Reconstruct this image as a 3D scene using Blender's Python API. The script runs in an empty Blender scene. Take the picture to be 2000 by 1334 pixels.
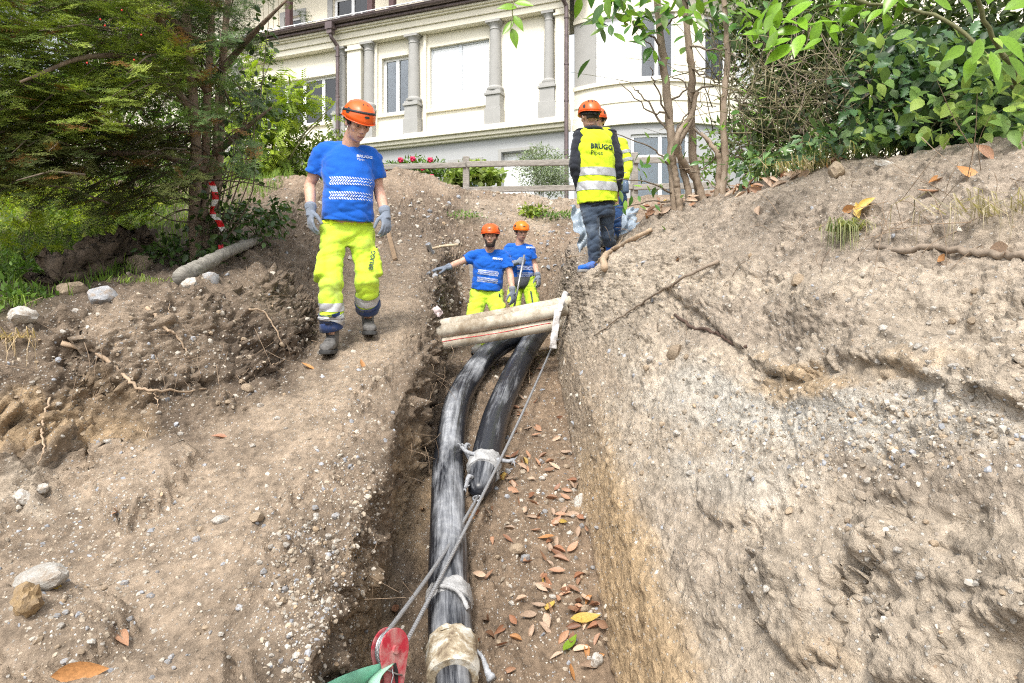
import bpy, bmesh, math, random
import numpy as np
from mathutils import Vector, Matrix, Euler, Quaternion
from mathutils.bvhtree import BVHTree

random.seed(7)
RNG = np.random.default_rng(11)
SC = bpy.context.scene
COL = SC.collection
R = math.radians

# ------------------------------------------------------------------ camera, sky, sun, exposure
FPX = 1400.0            # focal length in photo pixels (photo 2000 x 1334)
HV = 620.0              # photo row of the horizon
cam_data = bpy.data.cameras.new('camera')
cam = bpy.data.objects.new('camera', cam_data)
COL.objects.link(cam)
cam.location = (0, 0, 0)
cam.rotation_euler = (R(90), 0, 0)
cam_data.sensor_width = 36
cam_data.lens = 36 * FPX / 2000
cam_data.shift_y = -(667 - HV) / 2000
cam_data.clip_start = 0.05
cam_data.clip_end = 500
SC.camera = cam

SUN_DIR = Vector((-0.16, -0.58, 0.80)).normalized()     # towards the sun: behind the camera, to the left
world = bpy.data.worlds.new('World')
SC.world = world
world.use_nodes = True
wn = world.node_tree.nodes
wl = world.node_tree.links
wn.clear()
w_out = wn.new('ShaderNodeOutputWorld')
w_bg = wn.new('ShaderNodeBackground')
w_hs = wn.new('ShaderNodeHueSaturation')
w_sky = wn.new('ShaderNodeTexSky')
w_sky.sky_type = 'NISHITA'
w_sky.sun_disc = False
w_sky.sun_elevation = math.asin(SUN_DIR.z)
w_sky.sun_rotation = math.atan2(SUN_DIR.x, SUN_DIR.y)
w_sky.dust_density = 3.0
w_hs.inputs['Saturation'].default_value = 0.22          # a white, overcast sky
wl.new(w_sky.outputs[0], w_hs.inputs['Color'])
wl.new(w_hs.outputs[0], w_bg.inputs['Color'])
w_bg.inputs['Strength'].default_value = 0.145
wl.new(w_bg.outputs[0], w_out.inputs['Surface'])

sun_data = bpy.data.lights.new('sun', 'SUN')
sun_data.energy = 1.35
sun_data.angle = R(13)
sun_data.color = (1.0, 0.95, 0.87)
sun = bpy.data.objects.new('sun', sun_data)
COL.objects.link(sun)
sun.rotation_euler = SUN_DIR.to_track_quat('Z', 'Y').to_euler()
sun.location = (-10, -12, 20)

SC.view_settings.view_transform = 'Standard'
SC.view_settings.look = 'None'
SC.view_settings.exposure = 1.27
SC.view_settings.gamma = 1.0
SC.view_settings.use_curve_mapping = False
SC.render.engine = 'CYCLES'
SC.cycles.max_bounces = 6
SC.cycles.diffuse_bounces = 3
SC.cycles.transparent_max_bounces = 8
SC.cycles.use_denoising = False
SC.cycles.filter_width = 1.15
SC.cycles.sample_clamp_indirect = 4.0

# ------------------------------------------------------------------ helpers
def P(u, v, d):
    """photo pixel and distance ahead of the camera -> point in the place"""
    return Vector(((u - 1000) / FPX * d, d, (HV - v) / FPX * d))

_perm = np.random.default_rng(3).permutation(256)
_perm = np.concatenate([_perm, _perm, _perm])
_g3 = np.random.default_rng(5).normal(size=(256, 3))
_g3 /= np.linalg.norm(_g3, axis=1)[:, None]
def perlin(p):
    p = np.asarray(p, dtype=np.float64)
    i = np.floor(p).astype(np.int64)
    f = p - i
    i &= 255
    w = f * f * f * (f * (f * 6 - 15) + 10)
    out = np.zeros(len(p))
    for dx in (0, 1):
        wx = w[:, 0] if dx else 1 - w[:, 0]
        for dy in (0, 1):
            wy = w[:, 1] if dy else 1 - w[:, 1]
            for dz in (0, 1):
                wz = w[:, 2] if dz else 1 - w[:, 2]
                h = _perm[_perm[_perm[(i[:, 0] + dx) & 255] + ((i[:, 1] + dy) & 255)] + ((i[:, 2] + dz) & 255)]
                g = _g3[h]
                out += wx * wy * wz * (g[:, 0] * (f[:, 0] - dx) + g[:, 1] * (f[:, 1] - dy) + g[:, 2] * (f[:, 2] - dz))
    return out * 1.5
def fbm(p, octs=4, lac=2.0, gain=0.5, billow=False):
    a, s = 1.0, np.zeros(len(p))
    q = np.array(p, dtype=np.float64)
    for k in range(octs):
        n = perlin(q)
        s += a * (np.abs(n) if billow else n)
        a *= gain
        q = q * lac + 17.3
    return s

_w3 = np.random.default_rng(8).random((256, 3)).astype(np.float32)
def worley_edge(p):
    """distance between the two nearest cell centres: 0 along the cracks, larger inside a clod"""
    p = np.asarray(p, dtype=np.float32)
    i = np.floor(p).astype(np.int32)
    f = p - i
    f1 = np.full(len(p), 9.0, np.float32); f2 = np.full(len(p), 9.0, np.float32)
    for dx in (-1, 0, 1):
        hx = _perm[(i[:, 0] + dx) & 255]
        for dy in (-1, 0, 1):
            hy = _perm[hx + ((i[:, 1] + dy) & 255)]
            for dz in (-1, 0, 1):
                o = _w3[_perm[hy + ((i[:, 2] + dz) & 255)]]
                d = (o[:, 0] + dx - f[:, 0]) ** 2 + (o[:, 1] + dy - f[:, 1]) ** 2 + (o[:, 2] + dz - f[:, 2]) ** 2
                m = d < f1
                f2 = np.where(m, f1, np.minimum(f2, d)); f1 = np.where(m, d, f1)
    return np.sqrt(f2) - np.sqrt(f1)

def mesh_np(name, V, F, smooth=True, cols=None, mats=None, midx=None):
    """fast mesh from numpy arrays; F is an (n,3) or (n,4) array or a list of such"""
    me = bpy.data.meshes.new(name)
    V = np.asarray(V, dtype=np.float32)
    Fs = F if isinstance(F, list) else [F]
    Fs = [np.asarray(f, dtype=np.int32) for f in Fs if len(f)]
    me.vertices.add(len(V))
    me.vertices.foreach_set('co', V.ravel())
    nl = sum(f.size for f in Fs)
    npoly = sum(len(f) for f in Fs)
    me.loops.add(nl)
    me.polygons.add(npoly)
    me.loops.foreach_set('vertex_index', np.concatenate([f.ravel() for f in Fs]))
    tot = np.concatenate([np.full(len(f), f.shape[1], dtype=np.int32) for f in Fs])
    start = np.concatenate([[0], np.cumsum(tot)[:-1]]).astype(np.int32)
    me.polygons.foreach_set('loop_start', start)
    me.polygons.foreach_set('loop_total', tot)
    me.polygons.foreach_set('use_smooth', np.full(npoly, smooth, dtype=bool))
    if midx is not None:
        me.polygons.foreach_set('material_index', np.asarray(midx, dtype=np.int32))
    me.update(calc_edges=True)
    if cols is not None:
        at = me.attributes.new('tint', 'FLOAT_COLOR', 'POINT')
        c = np.ones((len(V), 4), dtype=np.float32)
        c[:, :3] = cols
        at.data.foreach_set('color', c.ravel())
    for m in (mats or []):
        me.materials.append(m)
    return me

def link(name, data, parent=None, loc=None):
    o = bpy.data.objects.new(name, data)
    COL.objects.link(o)
    if parent is not None:
        o.parent = parent
    if loc is not None:
        o.location = loc
    return o

def tag(o, label=None, cat=None, group=None, kind=None):
    if label: o['label'] = label
    if cat: o['category'] = cat
    if group: o['group'] = group
    if kind: o['kind'] = kind
    return o

def thing(name, label, cat, loc=(0, 0, 0), rz=0.0, group=None):
    o = bpy.data.objects.new(name, None)
    o.empty_display_size = 0.1
    COL.objects.link(o)
    o.location = loc
    o.rotation_euler = (0, 0, rz)
    return tag(o, label, cat, group)

class MB:
    """collects shapes; build() links them as one mesh object"""
    def __init__(s):
        s.V, s.F, s.M = [], [], []
        s.m = 0
    def add(s, vs, fs):
        b = len(s.V)
        s.V.extend([tuple(v) for v in vs])
        for f in fs:
            s.F.append(tuple(b + i for i in f))
            s.M.append(s.m)
        return s
    def box(s, x0, x1, y0, y1, z0, z1):
        v = [(x, y, z) for x in (x0, x1) for y in (y0, y1) for z in (z0, z1)]
        return s.add(v, [(0, 1, 3, 2), (4, 6, 7, 5), (0, 4, 5, 1), (2, 3, 7, 6), (0, 2, 6, 4), (1, 5, 7, 3)])
    def bar(s, a, b, w, h, up=(0, 0, 1), jit=0.0):
        a, b = Vector(a), Vector(b)
        d = (b - a).normalized()
        sd = d.cross(Vector(up))
        if sd.length < 1e-4: sd = d.cross(Vector((1, 0, 0)))
        sd.normalize()
        up = sd.cross(d)
        v = []
        for p in (a, b):
            for i, j in ((-1, -1), (1, -1), (1, 1), (-1, 1)):
                v.append(p + sd * (i * w / 2 + random.uniform(-jit, jit)) + up * (j * h / 2 + random.uniform(-jit, jit)))
        return s.add(v, [(3, 2, 1, 0), (4, 5, 6, 7), (0, 1, 5, 4), (1, 2, 6, 5), (2, 3, 7, 6), (3, 0, 4, 7)])
    def tube(s, pts, rad, n=8, cap=True, squash=1.0, jit=0.0):
        pts = [Vector(p) for p in pts]
        rad = rad if hasattr(rad, '__len__') else [rad] * len(pts)
        v, f = [], []
        t0 = (pts[1] - pts[0]).normalized()
        ref = Vector((0, 0, 1)) if abs(t0.z) < 0.9 else Vector((0, 1, 0))
        nrm = t0.cross(ref).normalized()
        for i, p in enumerate(pts):
            a = pts[max(i - 1, 0)]; b = pts[min(i + 1, len(pts) - 1)]
            t = (b - a)
            if t.length < 1e-9: t = t0
            t.normalize()
            nrm = (nrm - t * nrm.dot(t))
            if nrm.length < 1e-6: nrm = t.orthogonal()
            nrm.normalize()
            bn = t.cross(nrm)
            for k in range(n):
                an = 2 * math.pi * k / n
                r = rad[i] * (1 + random.uniform(-jit, jit))
                v.append(p + nrm * (math.cos(an) * r) + bn * (math.sin(an) * r * squash))
        for i in range(len(pts) - 1):
            for k in range(n):
                k2 = (k + 1) % n
                f.append((i * n + k, i * n + k2, (i + 1) * n + k2, (i + 1) * n + k))
        if cap:
            f.append(tuple(reversed(range(n))))
            f.append(tuple((len(pts) - 1) * n + k for k in range(n)))
        return s.add(v, f)
    def lathe(s, prof, n=24, origin=(0, 0, 0), cap=True):
        """prof: list of (r, z)"""
        ox, oy, oz = origin
        v, f = [], []
        for r, z in prof:
            for k in range(n):
                an = 2 * math.pi * k / n
                v.append((ox + r * math.cos(an), oy + r * math.sin(an), oz + z))
        for i in range(len(prof) - 1):
            for k in range(n):
                k2 = (k + 1) % n
                f.append((i * n + k, i * n + k2, (i + 1) * n + k2, (i + 1) * n + k))
        if cap:
            f.append(tuple(reversed(range(n))))
            f.append(tuple((len(prof) - 1) * n + k for k in range(n)))
        return s.add(v, f)
    def mesh(s, name, mats, smooth=False):
        me = bpy.data.meshes.new(name)
        me.from_pydata(s.V, [], s.F)
        for m in (mats if isinstance(mats, (list, tuple)) else [mats]):
            me.materials.append(m)
        if any(s.M): me.polygons.foreach_set('material_index', s.M)
        if smooth:
            me.polygons.foreach_set('use_smooth', [True] * len(me.polygons))
        me.update()
        return me
    def build(s, name, mats, parent=None, smooth=False, loc=None, bevel=0.0, auto=None):
        o = link(name, s.mesh(name, mats, smooth or auto is not None), parent, loc)
        if auto is not None:
            me = o.data
            me.set_sharp_from_angle(angle=R(auto))
        if bevel:
            md = o.modifiers.new('bevel', 'BEVEL')
            md.width = bevel; md.segments = 2; md.limit_method = 'ANGLE'
        return o

def spline(pts, n):
    """Catmull-Rom through the points"""
    p = [Vector(q) for q in pts]
    p = [p[0] * 2 - p[1]] + p + [p[-1] * 2 - p[-2]]
    out = []
    seg = len(p) - 3
    for i in range(n):
        t = i / (n - 1) * seg
        k = min(int(t), seg - 1)
        t -= k
        a, b, c, d = p[k:k + 4]
        out.append(0.5 * ((2 * b) + (c - a) * t + (2 * a - 5 * b + 4 * c - d) * t * t + (3 * b - a - 3 * c + d) * t ** 3))
    return out

# ------------------------------------------------------------------ materials
class NT:
    def __init__(s, name):
        s.mat = bpy.data.materials.new(name)
        s.mat.use_nodes = True
        s.n = s.mat.node_tree.nodes
        s.l = s.mat.node_tree.links
        s.n.clear()
        s.out = s.n.new('ShaderNodeOutputMaterial')
        s.b = s.n.new('ShaderNodeBsdfPrincipled')
        s.l.new(s.b.outputs[0], s.out.inputs['Surface'])
        s._co = None
    def node(s, t, **kw):
        nd = s.n.new(t)
        for k, v in kw.items(): setattr(nd, k, v)
        return nd
    def co(s, kind='Object'):
        if s._co is None: s._co = s.n.new('ShaderNodeTexCoord')
        return s._co.outputs[kind]
    def mapped(s, vec=None, scale=(1, 1, 1), rot=(0, 0, 0)):
        m = s.n.new('ShaderNodeMapping')
        m.inputs['Scale'].default_value = scale
        m.inputs['Rotation'].default_value = rot
        s.l.new(vec or s.co(), m.inputs['Vector'])
        return m.outputs[0]
    def noise(s, scale=5, detail=4, rough=0.55, vec=None, dist=0.0):
        t = s.n.new('ShaderNodeTexNoise')
        t.inputs['Scale'].default_value = scale
        t.inputs['Detail'].default_value = detail
        t.inputs['Roughness'].default_value = rough
        t.inputs['Distortion'].default_value = dist
        s.l.new(vec or s.co(), t.inputs['Vector'])
        return t.outputs[0]
    def voro(s, scale=20, feature='F1', vec=None, out='Distance', rand=1.0):
        t = s.n.new('ShaderNodeTexVoronoi')
        t.feature = feature
        t.inputs['Scale'].default_value = scale
        t.inputs['Randomness'].default_value = rand
        s.l.new(vec or s.co(), t.inputs['Vector'])
        return t.outputs[out]
    def ramp(s, fac, stops, interp='LINEAR'):
        r = s.n.new('ShaderNodeValToRGB')
        r.color_ramp.interpolation = interp
        e = r.color_ramp.elements
        while len(e) < len(stops): e.new(0.5)
        for k, (pos, c) in enumerate(stops):
            e[k].position = pos
            if not hasattr(c, '__len__'): c = (c, c, c)
            e[k].color = tuple(c)[:3] + (1,)
        s.l.new(fac, r.inputs[0])
        return r.outputs[0]
    def mix(s, fac, a, b, mode='MIX'):
        m = s.n.new('ShaderNodeMix')
        m.data_type = 'RGBA'; m.blend_type = mode
        for sock, val in ((m.inputs[0], fac), (m.inputs[6], a), (m.inputs[7], b)):
            if isinstance(val, bpy.types.NodeSocket): s.l.new(val, sock)
            elif hasattr(val, '__len__'): sock.default_value = tuple(val)[:3] + (1,)
            else: sock.default_value = val
        return m.outputs[2]
    def math(s, op, a, b=0.0, clamp=False):
        m = s.n.new('ShaderNodeMath'); m.operation = op; m.use_clamp = clamp
        for sock, val in ((m.inputs[0], a), (m.inputs[1], b)):
            if isinstance(val, bpy.types.NodeSocket): s.l.new(val, sock)
            else: sock.default_value = val
        return m.outputs[0]
    def attr(s, name='tint', out='Color'):
        a = s.n.new('ShaderNodeAttribute'); a.attribute_name = name
        return a.outputs[out]
    def bump(s, h, strength=0.4, dist=0.01, prev=None):
        b = s.n.new('ShaderNodeBump')
        b.inputs['Strength'].default_value = strength
        b.inputs['Distance'].default_value = dist
        s.l.new(h, b.inputs['Height'])
        if prev is not None: s.l.new(prev, b.inputs['Normal'])
        return b.outputs[0]
    def set(s, **kw):
        for k, v in kw.items():
            k = {'base': 'Base Color', 'rough': 'Roughness', 'metal': 'Metallic', 'normal': 'Normal', 'spec': 'Specular IOR Level',
                 'trans': 'Transmission Weight', 'alpha': 'Alpha', 'sheen': 'Sheen Weight', 'coat': 'Coat Weight', 'ior': 'IOR',
                 'sss': 'Subsurface Weight', 'sssr': 'Subsurface Radius', 'ssss': 'Subsurface Scale'}[k]
            sk = s.b.inputs[k]
            if isinstance(v, bpy.types.NodeSocket): s.l.new(v, sk)
            elif hasattr(v, '__len__') and sk.type == 'RGBA': sk.default_value = tuple(v)[:3] + (1,)
            else: sk.default_value = v
        return s.mat

def M_plain(name, col, rough=0.6, var=0.12, scale=8, metal=0.0, spec=0.5, bump=0.15, bscale=60, bdist=0.004, vec=None):
    """a painted or raw surface with uneven tone, dirt and fine relief"""
    t = NT(name)
    c = np.array(col)
    n = t.noise(scale, 5, 0.6)
    base = t.ramp(n, [(0.3, c * (1 - var)), (0.7, np.minimum(c * (1 + var), 0.95))])
    t.set(base=base, metal=metal, spec=spec,
          rough=t.ramp(t.noise(scale * 2.3, 4), [(0.3, max(rough - 0.1, 0.02)), (0.7, min(rough + 0.1, 1))]))
    if bump:
        t.set(normal=t.bump(t.noise(bscale, 4), bump, bdist))
    return t.mat
# ------------------------------------------------------------------ the ground: slope, left bank, path, trench, right bank, spoil mound, terrace
# cross-sections (x, z) across the trench at stations ahead of the camera; columns:
# far left | left | hollow | behind bank | bank top | bank foot | path | path edge | left lip | left bottom | right bottom | wall foot band | wall | bank edge | plateau | right | far right
STN = [
 (-60, [(-70,-14),(-9,-14),(-4.5,-14),(-3.6,-14),(-3.2,-14),(-2.6,-14),(-2,-14),(-.9,-14),(-.62,-14),(-.6,-14),(.43,-14),(.8,-14),(1.3,-14),(1.7,-14),(3,-14),(9,-14),(70,-14)]),
 (-3, [(-70,-2.8),(-9,-2.7),(-4.8,-2.5),(-3.9,-2.2),(-3.4,-1.9),(-2.8,-2.6),(-2.2,-2.66),(-.95,-2.66),(-.66,-2.7),(-.62,-3.3),(.43,-3.3),(.72,-2.8),(1.3,-1.1),(1.8,-.5),(3,-.3),(9,-.1),(70,-.1)]),
 (0, [(-70,-1.9),(-9,-1.8),(-4.6,-1.6),(-3.8,-1.3),(-3.3,-1.0),(-2.7,-1.7),(-2.1,-1.76),(-1.12,-1.72),(-.64,-1.72),(-.60,-2.42),(.43,-2.44),(.53,-1.95),(1.3,-.55),(1.95,.25),(3.4,.4),(9,.6),(70,.6)]),
 (1.2, [(-70,-1.5),(-9,-1.3),(-4.5,-1.1),(-3.7,-.9),(-3.2,-.65),(-2.55,-1.3),(-1.95,-1.40),(-1.12,-1.36),(-.63,-1.37),(-.60,-2.08),(.43,-2.10),(.53,-1.60),(1.32,-.35),(2.05,.47),(3.5,.7),(9,.9),(70,.9)]),
 (2.2, [(-70,-1.0),(-9,-.9),(-4.4,-.7),(-3.5,-.55),(-3.0,-.33),(-2.42,-.95),(-1.85,-1.09),(-1.12,-1.06),(-.62,-1.07),(-.60,-1.78),(.43,-1.80),(.53,-1.30),(1.32,-.12),(2.12,.63),(3.5,.85),(9,1.1),(70,1.1)]),
 (3.1, [(-70,-.5),(-9,-.4),(-4.2,-.35),(-3.3,-.30),(-2.85,-.17),(-2.2,-.74),(-1.75,-.83),(-1.10,-.80),(-.63,-.81),(-.60,-1.51),(.43,-1.53),(.53,-1.03),(1.30,.10),(2.13,.74),(3.5,.95),(9,1.2),(70,1.2)]),
 (3.7, [(-70,0),(-9,0),(-4.1,-.15),(-3.15,-.16),(-2.62,-.07),(-1.84,-.57),(-1.6,-.65),(-1.04,-.63),(-.64,-.65),(-.60,-1.33),(.43,-1.35),(.52,-.85),(1.25,.24),(2.05,.84),(3.5,1.05),(9,1.3),(70,1.3)]),
 (4.6, [(-70,.4),(-9,.3),(-4.2,.02),(-2.9,.02),(-1.98,.17),(-1.50,-.32),(-1.35,-.38),(-.98,-.37),(-.66,-.40),(-.60,-1.06),(.42,-1.08),(.51,-.60),(1.13,.45),(1.88,.93),(3.3,1.15),(9,1.5),(70,1.5)]),
 (5.3, [(-70,.8),(-9,.6),(-4.3,.2),(-2.9,.22),(-1.80,.27),(-1.50,-.10),(-1.42,-.17),(-.86,-.17),(-.67,-.22),(-.60,-.86),(.42,-.88),(.48,-.38),(.84,.42),(1.70,.95),(3.1,1.2),(9,1.6),(70,1.6)]),
 (6.2, [(-70,1.2),(-9,.9),(-4.4,.42),(-3.1,.42),(-2.1,.46),(-1.72,.16),(-1.5,.08),(-.90,.09),(-.68,.05),(-.62,-.58),(.42,-.61),(.46,-.22),(.56,.28),(1.30,.95),(2.8,1.2),(9,1.7),(70,1.7)]),
 (7.1, [(-70,1.6),(-9,1.2),(-4.6,.66),(-3.3,.66),(-2.4,.72),(-1.95,.42),(-1.6,.30),(-.98,.29),(-.78,.22),(-.68,-.40),(.45,-.42),(.50,-.12),(.57,.24),(.84,.44),(1.5,.95),(9,1.9),(70,1.9)]),
 (8.0, [(-70,2),(-9,1.5),(-4.8,.95),(-3.5,.98),(-2.6,1.02),(-2.1,.72),(-1.6,.56),(-1.05,.52),(-.88,.47),(-.72,-.42),(.48,-.42),(.58,-.1),(.66,.3),(.74,.62),(1.5,1.02),(9,2.1),(70,2.1)]),
 (9.2, [(-70,2.3),(-9,1.8),(-5,1.3),(-3.8,1.42),(-2.8,1.45),(-2.2,1.12),(-1.7,.95),(-1.1,.86),(-.9,.76),(-.70,-.36),(.52,-.34),(.6,.0),(.66,.5),(.74,.88),(1.5,1.1),(9,2.2),(70,2.2)]),
 (10.0, [(-70,2.5),(-9,2.0),(-5,1.7),(-3.9,1.75),(-2.9,1.78),(-2.3,1.45),(-1.7,1.30),(-1.15,1.14),(-.95,1.05),(-.70,.10),(.52,.05),(.6,.35),(.68,.75),(.80,1.05),(1.6,1.2),(9,2.3),(70,2.3)]),
 (10.6, [(-70,2.6),(-9,2.1),(-5,1.95),(-3.9,2.0),(-2.9,2.05),(-2.3,1.75),(-1.7,1.60),(-1.2,1.42),(-1.0,1.30),(-.70,1.05),(.52,1.00),(.62,1.08),(.75,1.15),(.95,1.2),(1.8,1.35),(9,2.4),(70,2.4)]),
 (11.6, [(-70,2.7),(-9,2.2),(-5,2.1),(-3.9,2.2),(-3.0,2.2),(-2.4,2.15),(-1.8,2.15),(-1.3,1.95),(-1.0,1.8),(-.7,1.68),(.4,1.62),(.62,1.60),(.85,1.6),(1.1,1.6),(2,1.7),(9,2.5),(70,2.5)]),
 (12.5, [(-70,2.8),(-9,2.3),(-5,2.2),(-4.0,2.25),(-3.1,2.3),(-2.5,2.45),(-2.0,2.60),(-1.5,2.50),(-1.1,2.32),(-.7,2.20),(.4,2.10),(.62,2.06),(.85,2.04),(1.1,2.05),(2,2.05),(9,2.7),(70,2.7)]),
 (13.6, [(-70,2.9),(-9,2.4),(-5,2.3),(-4.0,2.3),(-3.1,2.3),(-2.5,2.35),(-2.0,2.45),(-1.5,2.42),(-1.1,2.32),(-.7,2.25),(.4,2.2),(.62,2.2),(.85,2.2),(1.1,2.2),(2,2.2),(9,2.8),(70,2.8)]),
 (16, [(-70,3),(-9,2.6),(-5,2.5),(-4.0,2.5),(-3.1,2.5),(-2.5,2.5),(-2.0,2.5),(-1.5,2.5),(-1.1,2.5),(-.7,2.5),(.4,2.5),(.62,2.5),(.85,2.5),(1.1,2.5),(2,2.5),(9,2.9),(70,2.9)]),
 (21, [(-70,3.2),(-9,3.1),(-5,3.1),(-4.0,3.1),(-3.1,3.1),(-2.5,3.1),(-2.0,3.1),(-1.5,3.1),(-1.1,3.1),(-.7,3.1),(.4,3.1),(.62,3.1),(.85,3.1),(1.1,3.1),(2,3.1),(9,3.1),(70,3.1)]),
 (200, [(-200,3.2),(-9,3.2),(-5,3.2),(-4.0,3.2),(-3.1,3.2),(-2.5,3.2),(-2.0,3.2),(-1.5,3.2),(-1.1,3.2),(-.7,3.2),(.4,3.2),(.62,3.2),(.85,3.2),(1.1,3.2),(2,3.2),(9,3.2),(200,3.2)]),
]
NSEG = [6, 12, 22, 44, 96, 28, 96, 50, 70, 110, 56, 190, 130, 44, 14, 6]      # samples across each strip
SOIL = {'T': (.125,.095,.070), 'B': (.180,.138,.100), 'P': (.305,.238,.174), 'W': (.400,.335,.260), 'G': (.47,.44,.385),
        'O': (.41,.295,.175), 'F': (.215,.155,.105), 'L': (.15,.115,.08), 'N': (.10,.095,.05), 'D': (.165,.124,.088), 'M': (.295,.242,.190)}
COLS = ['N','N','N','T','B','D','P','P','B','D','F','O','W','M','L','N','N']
LUMP = [.2,.12,.06,.05,.06,.06,.012,.02,.05,.06,.015,.015,.035,.04,.06,.1,.2]
CLOD = [.02,.02,.03,.040,.078,.072,.006,.014,.080,.055,.012,.013,.024,.038,.03,.02,.02]

def make_ground():
    st_d = np.array([s[0] for s in STN], float)
    tab = np.array([s[1] for s in STN], float)                       # (S, 17, 2)
    dl = [-60, -30, -12, -6, -3, -1.5, -.5, 0, .3, .6, .8, 1.0, 1.1]
    d = 1.2
    while d < 13.2:
        dl.append(d); d += max(0.0075, d * 0.0042)
    while d < 30:
        dl.append(d); d *= 1.012
    dl += [34, 40, 50, 70, 110, 200]
    D = np.array(dl)
    # parameter over stations, smoothed (monotone cubic blend)
    prof = np.zeros((len(D), 17, 2))
    # finite-difference tangents (limited)
    h = np.diff(st_d)
    dl_ = np.diff(tab, axis=0) / h[:, None, None]
    tan = np.zeros_like(tab)
    a, b = dl_[:-1], dl_[1:]
    w1 = 2 * h[1:] + h[:-1]; w2 = h[1:] + 2 * h[:-1]
    with np.errstate(divide='ignore', invalid='ignore'):
        hm = (w1 + w2)[:, None, None] / (w1[:, None, None] / a + w2[:, None, None] / b)
    tan[1:-1] = np.where(a * b > 0, np.nan_to_num(hm), 0)
    tan[0], tan[-1] = dl_[0], dl_[-1]
    k = np.clip(np.searchsorted(st_d, D, side='right') - 1, 0, len(h) - 1)
    t = ((D - st_d[k]) / h[k])[:, None, None]
    hk = h[k][:, None, None]
    prof = ((2 * t**3 - 3 * t**2 + 1) * tab[k] + (t**3 - 2 * t**2 + t) * hk * tan[k]
            + (-2 * t**3 + 3 * t**2) * tab[k + 1] + (t**3 - t**2) * hk * tan[k + 1])
    # across
    cj, cf = [], []
    for j, n in enumerate(NSEG):
        for i in range(n):
            f = i / n
            if j == 0: f = 1 - (1 - f) ** 2.5
            if j == 15: f = f ** 2.5
            cj.append(j); cf.append(f)
    cj.append(15); cf.append(1.0)
    cj, cf = np.array(cj), np.array(cf)
    X = prof[:, cj, 0] * (1 - cf) + prof[:, cj + 1, 0] * cf
    Z = prof[:, cj, 1] * (1 - cf) + prof[:, cj + 1, 1] * cf
    # round the corners of the cross-section a little
    for _ in range(3):
        Xs, Zs = X.copy(), Z.copy()
        Xs[:, 1:-1] = (X[:, :-2] + 2 * X[:, 1:-1] + X[:, 2:]) / 4
        Zs[:, 1:-1] = (Z[:, :-2] + 2 * Z[:, 1:-1] + Z[:, 2:]) / 4
        inner = slice(30, -30)
        X[:, inner], Z[:, inner] = Xs[:, inner], Zs[:, inner]
    Y = np.repeat(D[:, None], X.shape[1], axis=1)
    V = np.stack([X, Y, Z], -1)
    ny, nx = X.shape
    def normals(V):
        dx = np.gradient(V, axis=1); dy = np.gradient(V, axis=0)
        n = np.cross(dx, dy)
        return n / (np.linalg.norm(n, axis=2, keepdims=True) + 1e-12)
    lump = (np.array(LUMP)[cj] * (1 - cf) + np.array(LUMP)[cj + 1] * cf)[None, :] * np.ones((ny, 1))
    clod = (np.array(CLOD)[cj] * (1 - cf) + np.array(CLOD)[cj + 1] * cf)[None, :] * np.ones((ny, 1))
    far = np.clip((D - 8.3) / 1.5, 0, 1)[:, None]
    lump = lump * (1 - far) + np.maximum(lump, .06) * far
    clod = clod * (1 - far) + .035 * far
    quiet = np.clip((D - 13.5) / 2, 0, 1)[:, None]
    clod = clod * (1 - quiet) + .01 * quiet
    lump = lump * (1 - quiet * .6)
    # photo position of every point, used to lay out soil kinds and larger breaks of the bank
    Ys = np.maximum(Y, .3)
    U = 1000 + FPX * X / Ys
    W = HV - FPX * Z / Ys
    # larger features: (u, v, ru, rv, push) bulges and scoops along the surface normal
    feats = [(330,620,130,60,.07),(200,700,110,60,.06),(560,640,90,40,.05),(420,720,150,45,-.06),(130,820,140,50,-.05),(330,900,70,60,.05),
             (60,930,120,60,.03),(620,1150,70,110,.05),(690,1230,40,60,-.06),(700,870,50,60,.03),(800,700,40,60,.04),
             (1530,680,90,40,-.05),(1600,770,100,25,.04),(1480,560,70,40,-.04),(1400,690,60,40,.04),(1640,600,150,50,.04),(1850,640,130,50,-.04),
             (1680,1010,60,50,-.045),(1560,1130,60,70,.05),(1740,1060,70,60,.05),(1800,1180,90,60,-.03),(1850,1010,80,50,-.03),(1400,1100,90,80,.03),
             (1300,800,60,90,.03),(1730,420,120,40,.05),(1900,350,90,40,.05),(1550,400,80,40,.04),(1480,470,70,40,-.03),
             (250,980,60,50,.045),(80,1230,110,60,.05),(300,1250,60,50,-.03),(500,1100,60,80,.025),(1000,520,60,30,-.05),(830,420,70,40,.06)]
    push = np.zeros_like(X)
    ok = (Y > 1.0) & (Y < 13)
    for u, v, ru, rv, a_ in feats:
        push += a_ * np.exp(-(((U - u) / ru) ** 2 + ((W - v) / rv) ** 2)) * ok
    # the smooth scoop at the lower right and the crack lines of the right face
    q = ((U - 1975) / 62) ** 2 + ((W - 1265) / 55) ** 2
    push -= .07 * np.clip(1.25 - q, 0, 1) ** .5 * ok * (q < 1.25)
    cracks = [([(1620,1300),(1632,1240),(1640,1160),(1690,1120),(1740,1100)], 8, .05), ([(1640,1165),(1720,1100),(1758,1030),(1745,985),(1700,965)], 9, .055),
              ([(1480,1040),(1500,1075),(1520,1095)], 8, .055), ([(1470,745),(1530,775),(1600,770)], 9, .05), ([(1380,600),(1450,620),(1500,590)], 9, .03),
              ([(1760,1000),(1830,1060),(1900,1100),(1990,1130)], 10, .045), ([(1560,735),(1640,720),(1720,750),(1830,730)], 10, .03), ([(1290,520),(1400,560),(1450,540)], 9, .03)]
    jit = fbm(np.stack([U.ravel() / 22, W.ravel() / 22, np.zeros(U.size)], -1), 2).reshape(U.shape) * 22
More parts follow.
